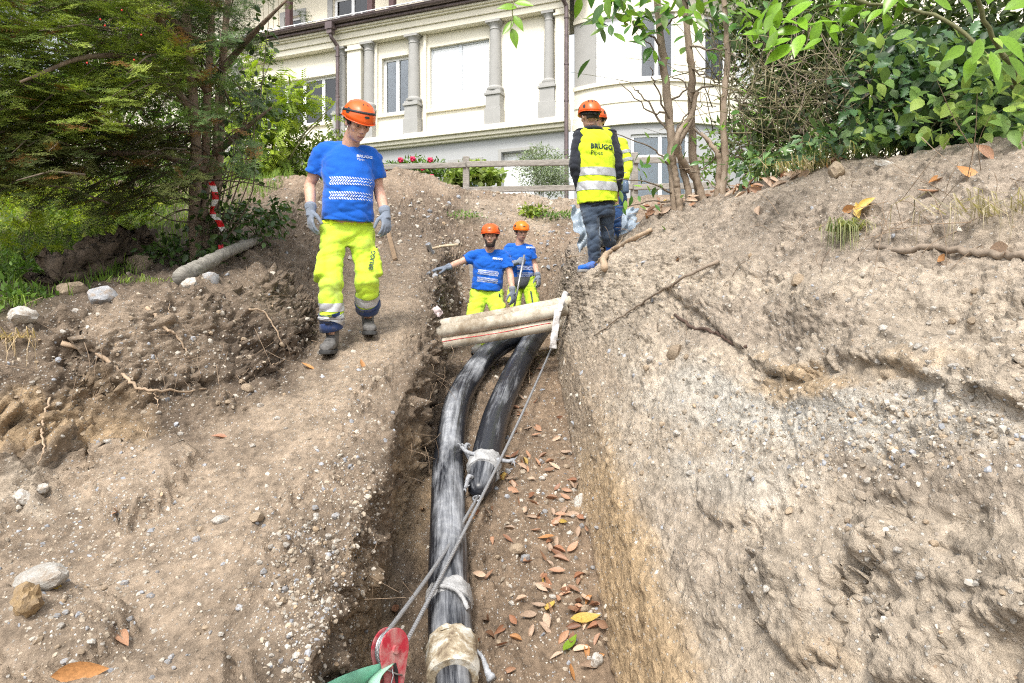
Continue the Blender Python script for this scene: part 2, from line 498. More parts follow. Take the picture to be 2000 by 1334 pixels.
    for pts, wd, dp in cracks:
        dm = np.full_like(U, 1e9)
        for (u0, v0), (u1, v1) in zip(pts[:-1], pts[1:]):
            L2 = (u1 - u0) ** 2 + (v1 - v0) ** 2
            tt = np.clip(((U - u0) * (u1 - u0) + (W - v0) * (v1 - v0)) / L2, 0, 1)
            dm = np.minimum(dm, np.hypot(U + jit - u0 - tt * (u1 - u0), W + jit * .7 - v0 - tt * (v1 - v0)))
        push -= dp * .42 * np.exp(-(dm / wd) ** 2) * ok
    # slabs of earth that stand proud with broken edges
    slabs = [([(1500,1080),(1560,1010),(1640,980),(1700,962),(1750,985),(1765,1040),(1735,1095),(1690,1115),(1645,1150),(1640,1220),(1620,1290),(1560,1300),(1500,1240),(1470,1150)], .050),
             ([(1290,560),(1400,640),(1480,720),(1560,745),(1650,705),(1760,722),(1850,765),(2030,810),(2030,560),(1700,520)], .045),
             ([(1780,1100),(1900,1120),(2030,1160),(2030,1205),(1915,1215),(1860,1255),(1840,1340),(1700,1340),(1720,1200)], .035),
             ([(1360,930),(1440,900),(1520,940),(1500,1010),(1420,1040),(1370,1000)], .025),
             ([(170,612),(330,580),(520,600),(600,640),(540,720),(420,738),(330,760),(260,790),(150,745)], .060),
             ([(180,900),(330,860),(400,900),(330,990),(240,1040),(180,990)], .05), ([(0,1180),(110,1150),(260,1190),(200,1290),(60,1340),(0,1340)], .045)]
    Uj, Wj = U + jit, W + jit * .8
    for pl, hgt in slabs:
        inside = np.zeros(U.shape, bool); dm = np.full_like(U, 1e9)
        for (u0, v0), (u1, v1) in zip(pl, pl[1:] + pl[:1]):
            cr_ = ((v0 > Wj) != (v1 > Wj)) & (Uj < (u1 - u0) * (Wj - v0) / ((v1 - v0) + 1e-9) + u0)
            inside ^= cr_
            L2 = (u1 - u0) ** 2 + (v1 - v0) ** 2
            tt = np.clip(((Uj - u0) * (u1 - u0) + (Wj - v0) * (v1 - v0)) / L2, 0, 1)
            dm = np.minimum(dm, np.hypot(Uj - u0 - tt * (u1 - u0), Wj - v0 - tt * (v1 - v0)))
        push += hgt * np.clip(dm / 10, 0, 1) ** .6 * inside * np.clip(1.4 - dm / 140, .35, 1) * ok
    N0 = normals(V)
    pts = V.reshape(-1, 3)
    big = fbm(pts * 1.9, 3).reshape(ny, nx)
    V = V + N0 * (lump * big * 1.1 + push)[..., None]
    V[..., 2][D < .9] = np.minimum(V[..., 2][D < .9], 4)
    pts = V.reshape(-1, 3)
    warp = np.stack([perlin(pts * 6 + 3), perlin(pts * 6 + 40), perlin(pts * 6 + 80)], -1) * .05
    pw = (pts + warp) * np.array([1, .58, 1])
    b1 = fbm(pw * 9.0, 4, 2.05, .55, billow=True).reshape(ny, nx) - .42        # clods
    b2 = fbm(pw * 38.0 + 9, 3, 2.1, .65, billow=True).reshape(ny, nx) - .4       # crumbs
    gate = np.clip(fbm(pts * 2.6 + 50, 2).reshape(ny, nx) * 1.8 + .75, .12, 1.5)
    sel = ((Y > 1.1) & (Y < 10.5) & (X > -4.2) & (X < 3.2)).ravel()
    e1 = np.zeros(ny * nx); e2 = np.zeros(ny * nx)
    e1[sel] = np.clip(worley_edge(pw[sel] * 15) * 2.2, 0, 1) - .6
    e2[sel] = np.clip(worley_edge(pw[sel] * 40 + 5) * 2.2, 0, 1) - .6
    e1, e2 = e1.reshape(ny, nx), e2.reshape(ny, nx)
    crumb = np.clip(fbm(pts * 3.7 + 90, 2).reshape(ny, nx) * 2.0 + .55, .08, 1.2)
    N1 = normals(V)
    V = V + N1 * (clod * gate * b1 * 1.45 + np.minimum(clod, .03) * .5 * b2 + np.minimum(clod, .045) * crumb * (.52 * e1 + .26 * e2))[..., None]
    # soil kinds
    sc = np.array([SOIL[c] for c in COLS])
    kf = cf.copy()
    kf[cj == 10] = np.clip(kf[cj == 10] * 6, 0, 1); kf[cj == 11] = np.clip(kf[cj == 11] * 7, 0, 1); kf[cj == 8] = np.clip(kf[cj == 8] * 2, 0, 1)
    C = sc[cj] * (1 - kf)[:, None] + sc[cj + 1] * kf[:, None]
    C = np.repeat(C[None], ny, axis=0)
    up_ = (np.clip((Y - 3.6) / 1.6, 0, 1) * ((cj == 10) | (cj == 11))[None, :])[..., None] * .75
    C = C * (1 - up_) + np.array(SOIL['W']) * .93 * up_ * (cj >= 10)[None, :, None] + C * up_ * (cj < 10)[None, :, None]
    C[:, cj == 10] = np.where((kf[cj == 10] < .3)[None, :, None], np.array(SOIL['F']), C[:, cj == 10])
    fd = np.clip((Y - 9.3) / 1.2, 0, 1)[..., None]
    C = C * (1 - fd) + np.array((.235, .175, .125)) * fd
    fd = np.clip((Y - 14) / 1.5, 0, 1)[..., None]
    C = C * (1 - fd) + np.array((.07, .085, .03)) * fd
    wob = fbm(np.stack([U.ravel() / 60, W.ravel() / 60, Y.ravel()], -1), 3).reshape(ny, nx)
    blobs = [ # u, v, ru, rv, soil, amount
        (1340,770,90,60,'G',.7),(1480,800,110,60,'G',.85),(1620,830,120,60,'G',.7),(1800,830,200,70,'G',.5),(1450,930,140,60,'G',.4),(1850,930,200,70,'M',.6),(1700,900,120,60,'M',.3),(1400,1100,90,60,'M',.45),(1240,800,90,120,'W',.5),(1350,1010,80,60,'M',.4),(1700,1230,80,80,'W',.6),
        (1570,755,110,28,'O',.75),(1800,725,120,22,'O',.35),(1175,930,30,140,'O',.45),(1235,1150,45,150,'O',.6),(1300,1270,60,90,'O',.55),(1150,760,50,120,'P',.6),
        (1590,1280,60,40,'O',.3),(1480,640,250,50,'M',.7),(1600,450,300,90,'M',.8),(1250,620,110,70,'W',.4),
        (70,830,130,55,'O',.6),(240,860,80,45,'O',.5),(170,790,120,40,'O',.3),(60,960,140,60,'W',.8),(200,940,120,60,'P',.9),(480,1090,150,90,'P',.4),
        (330,700,140,60,'P',.5),(230,660,110,45,'P',.55),(380,590,150,35,'B',.4),(520,700,110,70,'T',.8),(620,620,100,60,'T',.7),(720,1220,60,130,'O',.35),(800,960,30,130,'O',.35),
        (620,1180,90,160,'B',.6),(130,1240,200,70,'B',.5),(330,850,70,70,'T',.5),(470,870,60,60,'B',.5),(180,1060,120,60,'B',.5),
        (700,500,170,110,'B',.75),(860,430,110,60,'T',.6),(1010,410,120,30,'W',.4),(1000,350,150,22,'P',.6),(820,345,90,22,'P',.4),(1090,385,60,14,'W',.5),(880,560,60,60,'T',.6),
        (1080,560,50,60,'B',.4),(760,590,60,50,'P',.35)]
    for u, v, ru, rv, s_, am in blobs:
        q = ((U - u + wob * 50) / ru) ** 2 + ((W - v + wob * 35) / rv) ** 2
        m = (am * np.clip(1.5 - q, 0, 1) * ok)[..., None]
        C = C * (1 - m) + np.array(SOIL[s_]) * m
    var = 1 + .22 * fbm(pts * 3.1 + 7, 3).reshape(ny, nx)[..., None]
    C = np.clip(C * var, .02, .7)
    idx = np.arange(ny * nx).reshape(ny, nx)
    F = np.stack([idx[:-1, :-1], idx[:-1, 1:], idx[1:, 1:], idx[1:, :-1]], -1).reshape(-1, 4)
    me = mesh_np('ground', V.reshape(-1, 3), F, True, C.reshape(-1, 3))
    return me

def soil_material():
    t = NT('soil')
    tint = t.attr()
    co = t.co()
    co = t.mapped(scale=(1, .6, 1))
    n1 = t.noise(24, 7, .68, co)
    c = t.mix(1.0, tint, t.ramp(n1, [(.28, .50), (.5, 1.0), (.72, 1.45)]), 'MULTIPLY')
    # little stones pressed into the soil, each its own tone
    hts = []
    for sc_, thr, dens in ((75, .36, .74),):
        v = t.node('ShaderNodeTexVoronoi'); v.inputs['Scale'].default_value = sc_
        t.l.new(co, v.inputs['Vector'])
        sep = t.node('ShaderNodeSeparateColor'); t.l.new(v.outputs['Color'], sep.inputs[0])
        m = t.math('MULTIPLY', t.ramp(v.outputs['Distance'], [(thr - .08, 1.0), (thr, 0.0)]), t.ramp(sep.outputs[0], [(dens - .02, 0.0), (dens, 1.0)]))
        stone = t.ramp(sep.outputs[1], [(0, (.30, .27, .23)), (.4, (.47, .44, .39)), (.75, (.60, .58, .54)), (1, (.36, .24, .15))])
        c = t.mix(t.math('MULTIPLY', m, .75), c, stone)
        hts.append(t.math('MULTIPLY', m, .3))
    h = t.math('ADD', t.math('MULTIPLY', n1, 2.2), hts[0])
    t.set(base=c, rough=.93, spec=.25, normal=t.bump(h, .8, .02))
    return t.mat

ground = link('ground', make_ground())
ground.data.materials.append(soil_material())
tag(ground, 'brown soil slope with an open trench and raw earth banks', None, None, 'structure')
bpy.context.view_layer.update()

GROUND_TREE = BVHTree.FromObject(ground, bpy.context.evaluated_depsgraph_get())
def ray(o, d):
    loc, nor, i, dist = GROUND_TREE.ray_cast(Vector(o), Vector(d))
    return loc, nor
def pick(u, v):
    """where the line of sight through a photo pixel meets the ground"""
    for k in range(40):
        loc, nor = ray((0, 0, 0), P(u, v + 6 * k, 1).normalized())
        if loc is not None and loc.y < 60: break
    return loc, nor
def drop(x, y, z0=9.0):
    loc, nor = ray((x, y, z0), (0, 0, -1))
    return loc, nor
def gz(x, y, z0=9.0):
    return drop(x, y, z0)[0].z
# ------------------------------------------------------------------ villa
CREAM = M_plain('cream_render', (.75, .705, .59), .85, .04, 1.2, spec=.2, bump=.1, bscale=90)
CREAM_D = M_plain('cream_boards', (.74, .68, .545), .8, .05, 2, spec=.2)
GREY_R = M_plain('grey_render', (.385, .39, .395), .85, .04, 1.0, spec=.2, bump=.1, bscale=90)
GREY_S = M_plain('grey_stone', (.345, .34, .325), .8, .06, 3, spec=.25)
WHITE_P = M_plain('white_frame_paint', (.80, .80, .80), .35, .03, 4, bump=0)
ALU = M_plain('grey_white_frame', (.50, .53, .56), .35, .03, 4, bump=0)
COPPER = M_plain('weathered_copper', (.13, .098, .098), .45, .3, 6, metal=.35)
DARKWOOD = M_plain('dark_red_timber', (.075, .035, .035), .6, .3, 10)
INTERIOR = M_plain('dim_room', (.05, .055, .06), .9, .3, 2, bump=0)
CURTAIN = M_plain('white_curtain', (.90, .91, .93), .9, .03, 1.5, bump=0)
BLIND_G = M_plain('blue_grey_blind', (.20, .30, .36), .6, .1, 2, bump=0)
def glass_mat(name, tint, rough=.03):
    t = NT(name)
    mixs = t.node('ShaderNodeMixShader')
    tr = t.node('ShaderNodeBsdfTransparent'); tr.inputs[0].default_value = tuple(tint) + (1,)
    gl = t.node('ShaderNodeBsdfGlossy'); gl.inputs['Roughness'].default_value = rough
    fr = t.node('ShaderNodeFresnel'); fr.inputs[0].default_value = 1.6
    t.l.new(t.bump(t.noise(.8, 2), .03, .2), gl.inputs['Normal'])
    t.l.new(t.math('MULTIPLY', fr.outputs[0], 1.7, True), mixs.inputs[0])
    t.l.new(tr.outputs[0], mixs.inputs[1]); t.l.new(gl.outputs[0], mixs.inputs[2])
    t.l.new(mixs.outputs[0], t.out.inputs['Surface'])
    return t.mat
GLASS = glass_mat('window_glass', (.80, .84, .86))
SKY_WHITE_PANE = NT('painted_sky_reflection_pane'); SKY_WHITE_PANE.set(base=SKY_WHITE_PANE.ramp(SKY_WHITE_PANE.noise(.7, 3), [(.3, (.80, .82, .85)), (.7, (.90, .91, .92))]), rough=.6, spec=.5, coat=1.0)  # opaque pane; bright sky reflection is put into its white base colour
SKY_WHITE_PANE.b.inputs['Coat Roughness'].default_value = .03; SKY_WHITE_PANE = SKY_WHITE_PANE.mat

VILLA = thing('villa', 'large cream villa with grey columns and curved bay at the top of the slope', 'house', (1.76, 22.0, 0.0), math.atan2(-.385, .923))

def holed_wall(x0, x1, z0, z1, holes, y=0.0, th=.28):
    """wall face at y with rectangular openings (a, b, c, d) and reveals"""
    m = MB()
    xs = sorted({x0, x1} | {h[0] for h in holes} | {h[1] for h in holes})
    zs = sorted({z0, z1} | {h[2] for h in holes} | {h[3] for h in holes})
    xs = [x for x in xs if x0 <= x <= x1]; zs = [z for z in zs if z0 <= z <= z1]
    hole = lambda x, z: any(h[0] < x < h[1] and h[2] < z < h[3] for h in holes)
    for i in range(len(xs) - 1):
        for j in range(len(zs) - 1):
            if hole((xs[i] + xs[i+1]) / 2, (zs[j] + zs[j+1]) / 2): continue
            a, b, c, d = xs[i], xs[i+1], zs[j], zs[j+1]
            m.add([(a, y, c), (b, y, c), (b, y, d), (a, y, d)], [(0, 1, 2, 3)])
    for a, b, c, d in holes:
        Y = y + th
        m.add([(a, y, c), (a, Y, c), (a, Y, d), (a, y, d)], [(0, 1, 2, 3)])
        m.add([(b, y, c), (b, Y, c), (b, Y, d), (b, y, d)], [(3, 2, 1, 0)])
        m.add([(a, y, c), (b, y, c), (b, Y, c), (a, Y, c)], [(0, 1, 2, 3)])
        m.add([(a, y, d), (b, y, d), (b, Y, d), (a, Y, d)], [(3, 2, 1, 0)])
    return m

def window(parent, a, b, c, d, y, panes=2, inner='dark', name='window', transom=None, fw=.09, frame=None):
    """casement window in an opening; its frame is the window mesh, panes and backing are its pieces"""
    m = MB()
    m.box(a, a + fw, y, y + .07, c, d); m.box(b - fw, b, y, y + .07, c, d)
    m.box(a + fw, b - fw, y, y + .07, c, c + fw); m.box(a + fw, b - fw, y, y + .07, d - fw, d)
    w = (b - a - 2 * fw) / panes
    for k in range(1, panes):
        x = a + fw + w * k
        m.box(x - .06, x + .06, y - .012, y + .06, c + fw, d - fw)
    if transom is not None:
        m.box(a + fw, b - fw, y - .006, y + .05, transom - .05, transom + .05)
    wo = m.build(name, frame or WHITE_P, parent, bevel=.006)
    zs = [(c + fw, d - fw)] if transom is None else [(c + fw, transom - .05), (transom + .05, d - fw)]
    for k in range(panes):
        xa = a + fw + w * k + (.06 if k else 0); xb = a + fw + w * (k + 1) - (.06 if k < panes - 1 else 0)
        for za, zb in zs:
            p = MB()
            p.box(xa, xb, y + .035, y + .041, za, zb)
            p.build('pane', SKY_WHITE_PANE if inner == 'curtain' else GLASS, wo)
    if inner == 'curtain':
        q = MB(); vs, fs = [], []
        n = int((b - a) / .05)
        for k in range(n + 1):
            x = a + (b - a) * k / n
            for z in (c, d): vs.append((x, y + .075 + .012 * math.sin(k * 1.9), z))
        for k in range(n): fs.append((2*k, 2*k+2, 2*k+3, 2*k+1))
        q.add(vs, fs).build('curtain', CURTAIN, wo, smooth=True)
    elif inner == 'blind':
        MB().box(a, b, y + .12, y + .13, c, d).build('blind', BLIND_G, wo)
    else:
        # a shallow dim room behind the glass
        q = MB()
        Y0, Y1 = y + .1, y + 2.4
        q.add([(a-.4,Y1,c-.4),(b+.4,Y1,c-.4),(b+.4,Y1,d+.4),(a-.4,Y1,d+.4),(a-.4,Y0,c-.4),(b+.4,Y0,c-.4),(b+.4,Y0,d+.4),(a-.4,Y0,d+.4)],
              [(0,1,2,3),(0,4,5,1),(3,2,6,7),(0,3,7,4),(1,5,6,2)])
        q.build('room', INTERIOR, wo)
    return wo

# main storey and base, local x runs to the right, x = 0 at the corner downpipe
H_MAIN = [(-10.1-2.6, -8.38, 6.95, 8.62), (-6.75, -5.66, 6.96, 8.88), (-4.88, -2.70, 6.92, 8.99)]
H_BASE = [(-2.25, -1.15, 3.3, 5.25), (-4.05, -3.0, 3.3, 5.06), (-5.75, -4.85, 3.3, 4.95)]
holed_wall(-24, 0, 6.1, 9.42, H_MAIN).build('wall', CREAM, VILLA)
holed_wall(-24, 0, 1.5, 5.72, H_BASE, y=-.05, th=.3).build('base_wall', GREY_R, VILLA)
# ledge between base and main storey, sills and entablature
m = MB()
m.box(-24, .02, -.20, .1, 5.72, 5.80); m.box(-24, .02, -.30, .1, 5.80, 5.92); m.box(-24, .02, -.40, .1, 5.92, 6.1)
m.build('ledge', CREAM, VILLA, bevel=.012)
m = MB()
m.box(-24, .02, -.30, 0, 9.42, 9.62); m.box(-24, .02, -.36, 0, 9.62, 9.67); m.box(-24, .02, -.33, 0, 9.67, 9.84); m.box(-24, .02, -.42, 0, 9.84, 9.90); m.box(-24, .02, -.50, 0, 9.90, 9.97)
m.build('entablature', CREAM, VILLA, bevel=.012)
for a, b, c, d in H_MAIN:
    m = MB(); m.box(a - .12, b + .12, -.09, .06, c - .12, c - .002)
    m.build('window_sill', CREAM, VILLA, bevel=.01)
# wide piers that stand forward
for a, b in ((-.36, -.02), (-7.98, -7.42)):
    m = MB(); m.box(a, b, -.28, -.002, 6.1, 9.42); m.box(a - .04, b + .04, -.33, -.004, 6.1, 6.55); m.box(a - .05, b + .05, -.34, -.005, 9.2, 9.28)
    m.build('pier', CREAM, VILLA, bevel=.01)
# window recess frames
for a, b in ((-6.98, -6.88), (-5.06, -4.97)):
    m = MB(); m.box(a, b, -.10, -.003, 6.1, 9.42)
    m.build('pilaster_strip', CREAM, VILLA)
def make_column(x, y=-.10, r=.20, top=9.42):
    m = MB()
    prof = [(r, 7.34), (r * .99, 7.9), (r * .93, 8.6), (r * .85, 9.14)]
    m.lathe(prof, 28, (x, y, 0), cap=False)
    col_ = m.build('column', GREY_S, VILLA, auto=40)
    p = MB()
    w = .28
    p.box(x - w, x + w, y - w + .02, y + .095, 6.10, 6.62); p.box(x - w + .035, x + w - .035, y - w + .055, y + .093, 6.62, 7.04); p.box(x - w - .01, x + w + .01, y - w + .01, y + .091, 7.04, 7.12); p.box(x - w + .03, x + w - .03, y - w + .05, y + .089, 7.12, 7.2)
    p.build('pedestal', GREY_S, col_, bevel=.012)
    q = MB(); q.lathe([(r + .06, 7.2), (r + .08, 7.24), (r + .07, 7.29), (r + .02, 7.32), (r, 7.36)], 28, (x, y, 0))
    q.build('base_ring', GREY_S, col_, auto=40)
    k = MB(); k.lathe([(r * .84, 9.12), (r * .95, 9.15), (r * .95, 9.17), (r * .86, 9.19), (r * .88, 9.26), (r * 1.18, 9.34)], 28, (x, y, 0))
    k.box(x - r * 1.25, x + r * 1.25, y - r * 1.25, y + .095, 9.34, 9.419)
    k.build('capital', GREY_S, col_, auto=35)
for x in (-7.18, -5.42, -2.44, -.62, -13.1, -8.32): make_column(x, r=.20 if x not in (-.62, -8.32) else .16)

# windows
window(VILLA, -10.1-2.6, -8.38, 6.95, 8.62, .16, 5)
window(VILLA, -6.75, -5.66, 6.96, 8.88, .16, 2)
window(VILLA, -4.88, -2.70, 6.92, 8.99, .12, 2, inner='curtain', fw=.06, frame=ALU)  # white panes and curtain here stand in for reflected sky
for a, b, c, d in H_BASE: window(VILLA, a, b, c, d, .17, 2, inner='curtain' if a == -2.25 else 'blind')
for a, b, c, d in H_BASE:
    m = MB(); m.box(a - .1, a - .002, -.08, .05, c, d + .1); m.box(b + .002, b + .1, -.08, .05, c, d + .1); m.box(a - .002, b + .002, -.085, .05, d + .002, d + .1)
    m.build('opening_surround', GREY_S, VILLA)

# gutter, fascia, downpipes
g = MB()
g.box(-24, .6, -.62, -.1, 9.972, 10.02)
g.build('fascia', COPPER, VILLA)
g = MB()
ring = [(math.cos(a) * .1, math.sin(a) * .1) for a in np.linspace(math.pi, 2 * math.pi, 9)]
vs, fs = [], []
for x in (-24, .6):
    for yy, zz in ring: vs.append((x, -.70 + yy, 10.14 + zz))
for k in range(8): fs.append((k, k + 1, k + 10, k + 9))
g.add(vs, fs)
g.box(-24, .6, -.605, -.56, 10.02, 10.19)
g.tube([(-24, -.80, 10.145), (.6, -.80, 10.145)], .014, 6)
g.build('gutter', COPPER, VILLA, auto=50)
def downpipe(x, yo, ztop, zbot):
    m = MB()
    m.box(x - .14, x + .14, -.84, -.56, 9.86, 10.1); m.box(x - .10, x + .10, -.80, -.60, 9.72, 9.86)
    pts = [(x, -.70, 9.75), (x + .02, -.68, 9.6), (x + .08, -.5, 9.42), (x + .10, yo, 9.25), (x + .10, yo, 8)] if yo > -.6 else [(x, yo, ztop), (x, yo, 8)]
    pts += [(pts[-1][0], yo, z) for z in (7, 6.4, 5.6, zbot)]
    m.tube(spline(pts, 60), .065, 10)
    for z in (9.0, 7.6, 6.5, 4.9): m.tube([(pts[-1][0], yo, z), (pts[-1][0], yo, z + .05)], .078, 10)
    m.build('downpipe', COPPER, VILLA, auto=40)
downpipe(-8.35, -.45, 9.7, 3.0)
downpipe(-.05, -.44, 9.7, 2.8)

# upper loggia: set-back wall, windows, posts, railing
H_UP = [(-12.0, -11.2, 9.7, 11.62), (-9.75, -8.1, 9.7, 12.0), (-5.6, -4.2, 9.7, 12.0)]
holed_wall(-24, 6, 9.2, 13.5, H_UP, y=1.3, th=.2).build('upper_wall', CREAM_D, VILLA)
for a, b, c, d in H_UP:
    m = MB(); m.box(a - .22, a - .002, 1.26, 1.34, c, d + .22); m.box(b + .002, b + .22, 1.26, 1.34, c, d + .22); m.box(a - .002, b + .002, 1.262, 1.34, d + .002, d + .22)
    m.build('opening_surround', GREY_S, VILLA)
for a, b, c, d in H_UP: window(VILLA, a, b, c, d, 1.42, 2 if b - a > 1 else 1, transom=10.75, name='balcony_door', fw=.11)
m = MB(); m.box(-24, 6, -.1, 1.3, 9.975, 10.0); m.build('loggia_floor', GREY_R, VILLA)
m = MB(); m.box(-24, 6, -.3, 3, 13.5, 13.7); m.build('roof_slab', CREAM_D, VILLA)
for x in np.arange(-14.2, -12.3, .24):
    m = MB(); m.box(x, x + .22, 1.262, 1.298, 10.01, 13.5)
    m.build('board', CREAM_D, VILLA, bevel=.012)
for x in (-14.5, -10.75, -7.22, -6.35, -3.2, -.4):
    m = MB(); m.box(x - .10, x + .10, -.05, .15, 10.0, 13.5); m.box(x - .13, x + .13, -.08, .18, 10.0, 10.25)
    m.build('timber_post', DARKWOOD, VILLA, bevel=.01)
rail = MB()
rail.tube([(-24, -.30, 10.46), (.5, -.30, 10.46)], .022, 8); rail.tube([(-24, -.30, 10.24), (.5, -.30, 10.24)], .012, 6)
for x in np.arange(-23.5, .6, .95): rail.tube([(x, -.30, 10.0), (x, -.30, 10.46)], .014, 6)
rail.build('balcony_railing', WHITE_P, VILLA, smooth=True)

# curved bay to the right of the corner, built in place and parented
BC, BR = Vector((4.55, 25.0, 0)), 3.9
def bay_pt(a, z, off=0.0):
    r = BR + off
    return Vector((BC.x + r * math.sin(a), BC.y - r * math.cos(a), z))
def inv(o):
    o.matrix_parent_inverse = (Matrix.Translation(VILLA.location) @ Matrix.Rotation(VILLA.rotation_euler.z, 4, 'Z')).inverted()
    return o
def u2a(u):
    best = min(np.linspace(-1.4, 1.4, 1401), key=lambda a: abs(1000 + FPX * bay_pt(a, 0).x / bay_pt(a, 0).y - u))
    return float(best)
def arc_band(a0, a1, z0, z1, o0, o1, n=None):
    """curved solid band from offset o0 (back) to o1 (front)"""
    n = n or max(2, int(abs(a1 - a0) / .05))
    vs, fs = [], []
    for k in range(n + 1):
        a = a0 + (a1 - a0) * k / n
        for z, o in ((z0, o1), (z1, o1), (z1, o0), (z0, o0)): vs.append(bay_pt(a, z, o))
    for k in range(n):
        for j in range(4):
            fs.append((4*k + j, 4*k + 4 + j, 4*k + 4 + (j+1) % 4, 4*k + (j+1) % 4))
    fs.append((3, 2, 1, 0)); fs.append((4*n, 4*n + 1, 4*n + 2, 4*n + 3))
    return vs, fs
AL, AR = -.74, 1.15
aw = [u2a(u) for u in (1163, 1222, 1247, 1318)]
aw2 = [.30, .52, .62, .95]
m = MB()
for a0, a1 in ((aw[1], aw[2]), (aw[3], aw2[0]), (aw2[1], aw2[2]), (aw2[3], AR)): m.add(*arc_band(a0, a1, 7.02, 9.05, -.3, 0))
m.add(*arc_band(AL, AR, 9.05, 10.4, -.3, 0)); m.add(*arc_band(AL, AR, 6.1, 7.02, -.3, 0))
inv(m.build('bay_wall', CREAM, VILLA, auto=30))
m = MB(); m.add(*arc_band(AL, aw[0], 7.02, 9.05, -.3, -.004)); inv(m.build('bay_panel', GREY_S, VILLA, auto=30))
m = MB(); m.add(*arc_band(AL, AR, 6.94, 7.06, -.05, .07)); m.add(*arc_band(AL, AR, 5.72, 5.90, -.05, .12)); m.add(*arc_band(AL, AR, 5.90, 6.1, -.05, .06)); m.add(*arc_band(AL, AR, 9.0, 9.1, -.05, .05)); m.add(*arc_band(AL, AR, 6.4, 6.46, -.05, .03))
inv(m.build('bay_ledge', CREAM, VILLA, auto=30))
ad = (u2a(1232), u2a(1345))
m = MB(); m.add(*arc_band(AL, ad[0], 1.5, 5.72, -.3, .004)); m.add(*arc_band(ad[0], ad[1], 5.42, 5.72, -.3, .004)); m.add(*arc_band(ad[1], AR, 1.5, 5.72, -.3, .004)); m.add(*arc_band(ad[0], ad[1], 1.5, 3.2, -.3, .002))
inv(m.build('bay_base_wall', GREY_R, VILLA, auto=30))
def bay_window(a0, a1, z0, z1, panes, inner, name='window', transom=None):
    fr = MB(); fa = .085 / BR
    ed = [a0 + (a1 - a0) * k / panes for k in range(panes + 1)]
    for k, a in enumerate(ed):
        lo, hi = (a, a + fa) if k == 0 else ((a - fa, a) if k == panes else (a - fa * .6, a + fa * .6))
        fr.add(*arc_band(lo, hi, z0, z1, -.14, -.07, 1))
    for zz in [(z0, z0 + .085), (z1 - .085, z1)] + ([(transom - .06, transom + .06)] if transom else []):
        fr.add(*arc_band(a0, a1, zz[0], zz[1], -.13, -.075))
    fo = inv(fr.build(name, WHITE_P, VILLA, auto=30))
    zz = [(z0 + .08, z1 - .08)] if not transom else [(z0 + .08, transom - .06), (transom + .06, z1 - .08)]
    for k in range(panes):
        for za, zb in zz:
            p = MB(); p.add(*arc_band(ed[k] + fa * .5, ed[k + 1] - fa * .5, za, zb, -.11, -.103)); p.build('pane', SKY_WHITE_PANE if inner == 'curtain' else GLASS, fo)
    bk = MB(); bk.add(*arc_band(a0 - .02, a1 + .02, z0 - .1, z1 + .1, -.20 if inner != 'dark' else -1.6, -.16 if inner != 'dark' else -1.5))
    bk.build({'curtain': 'curtain', 'blind': 'blind', 'dark': 'room'}[inner], {'curtain': CURTAIN, 'blind': BLIND_G, 'dark': INTERIOR}[inner], fo)
    if inner == 'dark':
        s = MB(); s.add(*arc_band(a0 - .03, a0 - .01, z0 - .1, z1 + .1, -1.6, -.31, 1)); s.add(*arc_band(a1 + .01, a1 + .03, z0 - .1, z1 + .1, -1.6, -.31, 1)); s.add(*arc_band(a0, a1, z1 + .05, z1 + .1, -1.6, -.31)); s.add(*arc_band(a0, a1, z0 - .1, z0 - .05, -1.6, -.31))
        s.build('room_side', INTERIOR, fo)
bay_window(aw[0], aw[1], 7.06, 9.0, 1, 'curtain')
bay_window(aw[2], aw[3], 7.06, 9.0, 2, 'dark')
bay_window(aw2[0], aw2[1], 7.06, 9.0, 1, 'dark')
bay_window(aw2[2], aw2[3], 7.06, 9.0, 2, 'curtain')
bay_window(ad[0], ad[1], 3.2, 5.42, 2, 'blind', 'garden_door', 4.75)
m = MB(); m.box(7.4, 26, 24.2, 24.5, 1.5, 12); inv(m.build('far_wall', CREAM, VILLA))

# ------------------------------------------------------------------ post-and-rail fence on the terrace
WOODF = NT('grey_fence_wood')
_n = WOODF.noise(9, 6, .6, WOODF.mapped(scale=(1, 1, 6)))
WOODF.set(base=WOODF.ramp(_n, [(.3, (.16, .145, .125)), (.7, (.34, .31, .275))]), rough=.85, normal=WOODF.bump(_n, .5, .01))
WOODF = WOODF.mat
fa_, fb_ = P(520, 316, 14.6), P(1500, 330, 13.6)
fence = thing('wooden_fence', 'weathered grey post and rail fence along the terrace before the villa', 'fence', (fa_.x, fa_.y, 0))
def on_fence(u):
    t = (u - 520) / 980
    lo, hi = 0, 1
    for _ in range(40):
        mid = (lo + hi) / 2
        p = fa_.lerp(fb_, mid)
        if 1000 + FPX * p.x / p.y < u: lo = mid
        else: hi = mid
    return fa_.lerp(fb_, lo)
for u in (560, 735, 910, 1240, 1420):
    p = on_fence(u) - fence.location
    m = MB(); m.bar((p.x, p.y + .08, 2.2), (p.x, p.y + .08, 3.20), .13, .13, up=(0, 1, 0), jit=.006)
    m.build('post', WOODF, fence, bevel=.015)
us = [535, 735, 912, 1238, 1420]
for a, b in zip(us[:-1], us[1:]):
    pa, pb = on_fence(a) - fence.location, on_fence(b) - fence.location
    for z in (3.02, 2.52):
        m = MB(); m.bar((pa.x, pa.y, z + random.uniform(-.02, .02)), (pb.x - .02, pb.y, z + random.uniform(-.02, .02)), .06, .115, jit=.008)
        m.build('rail', WOODF, fence, bevel=.012)
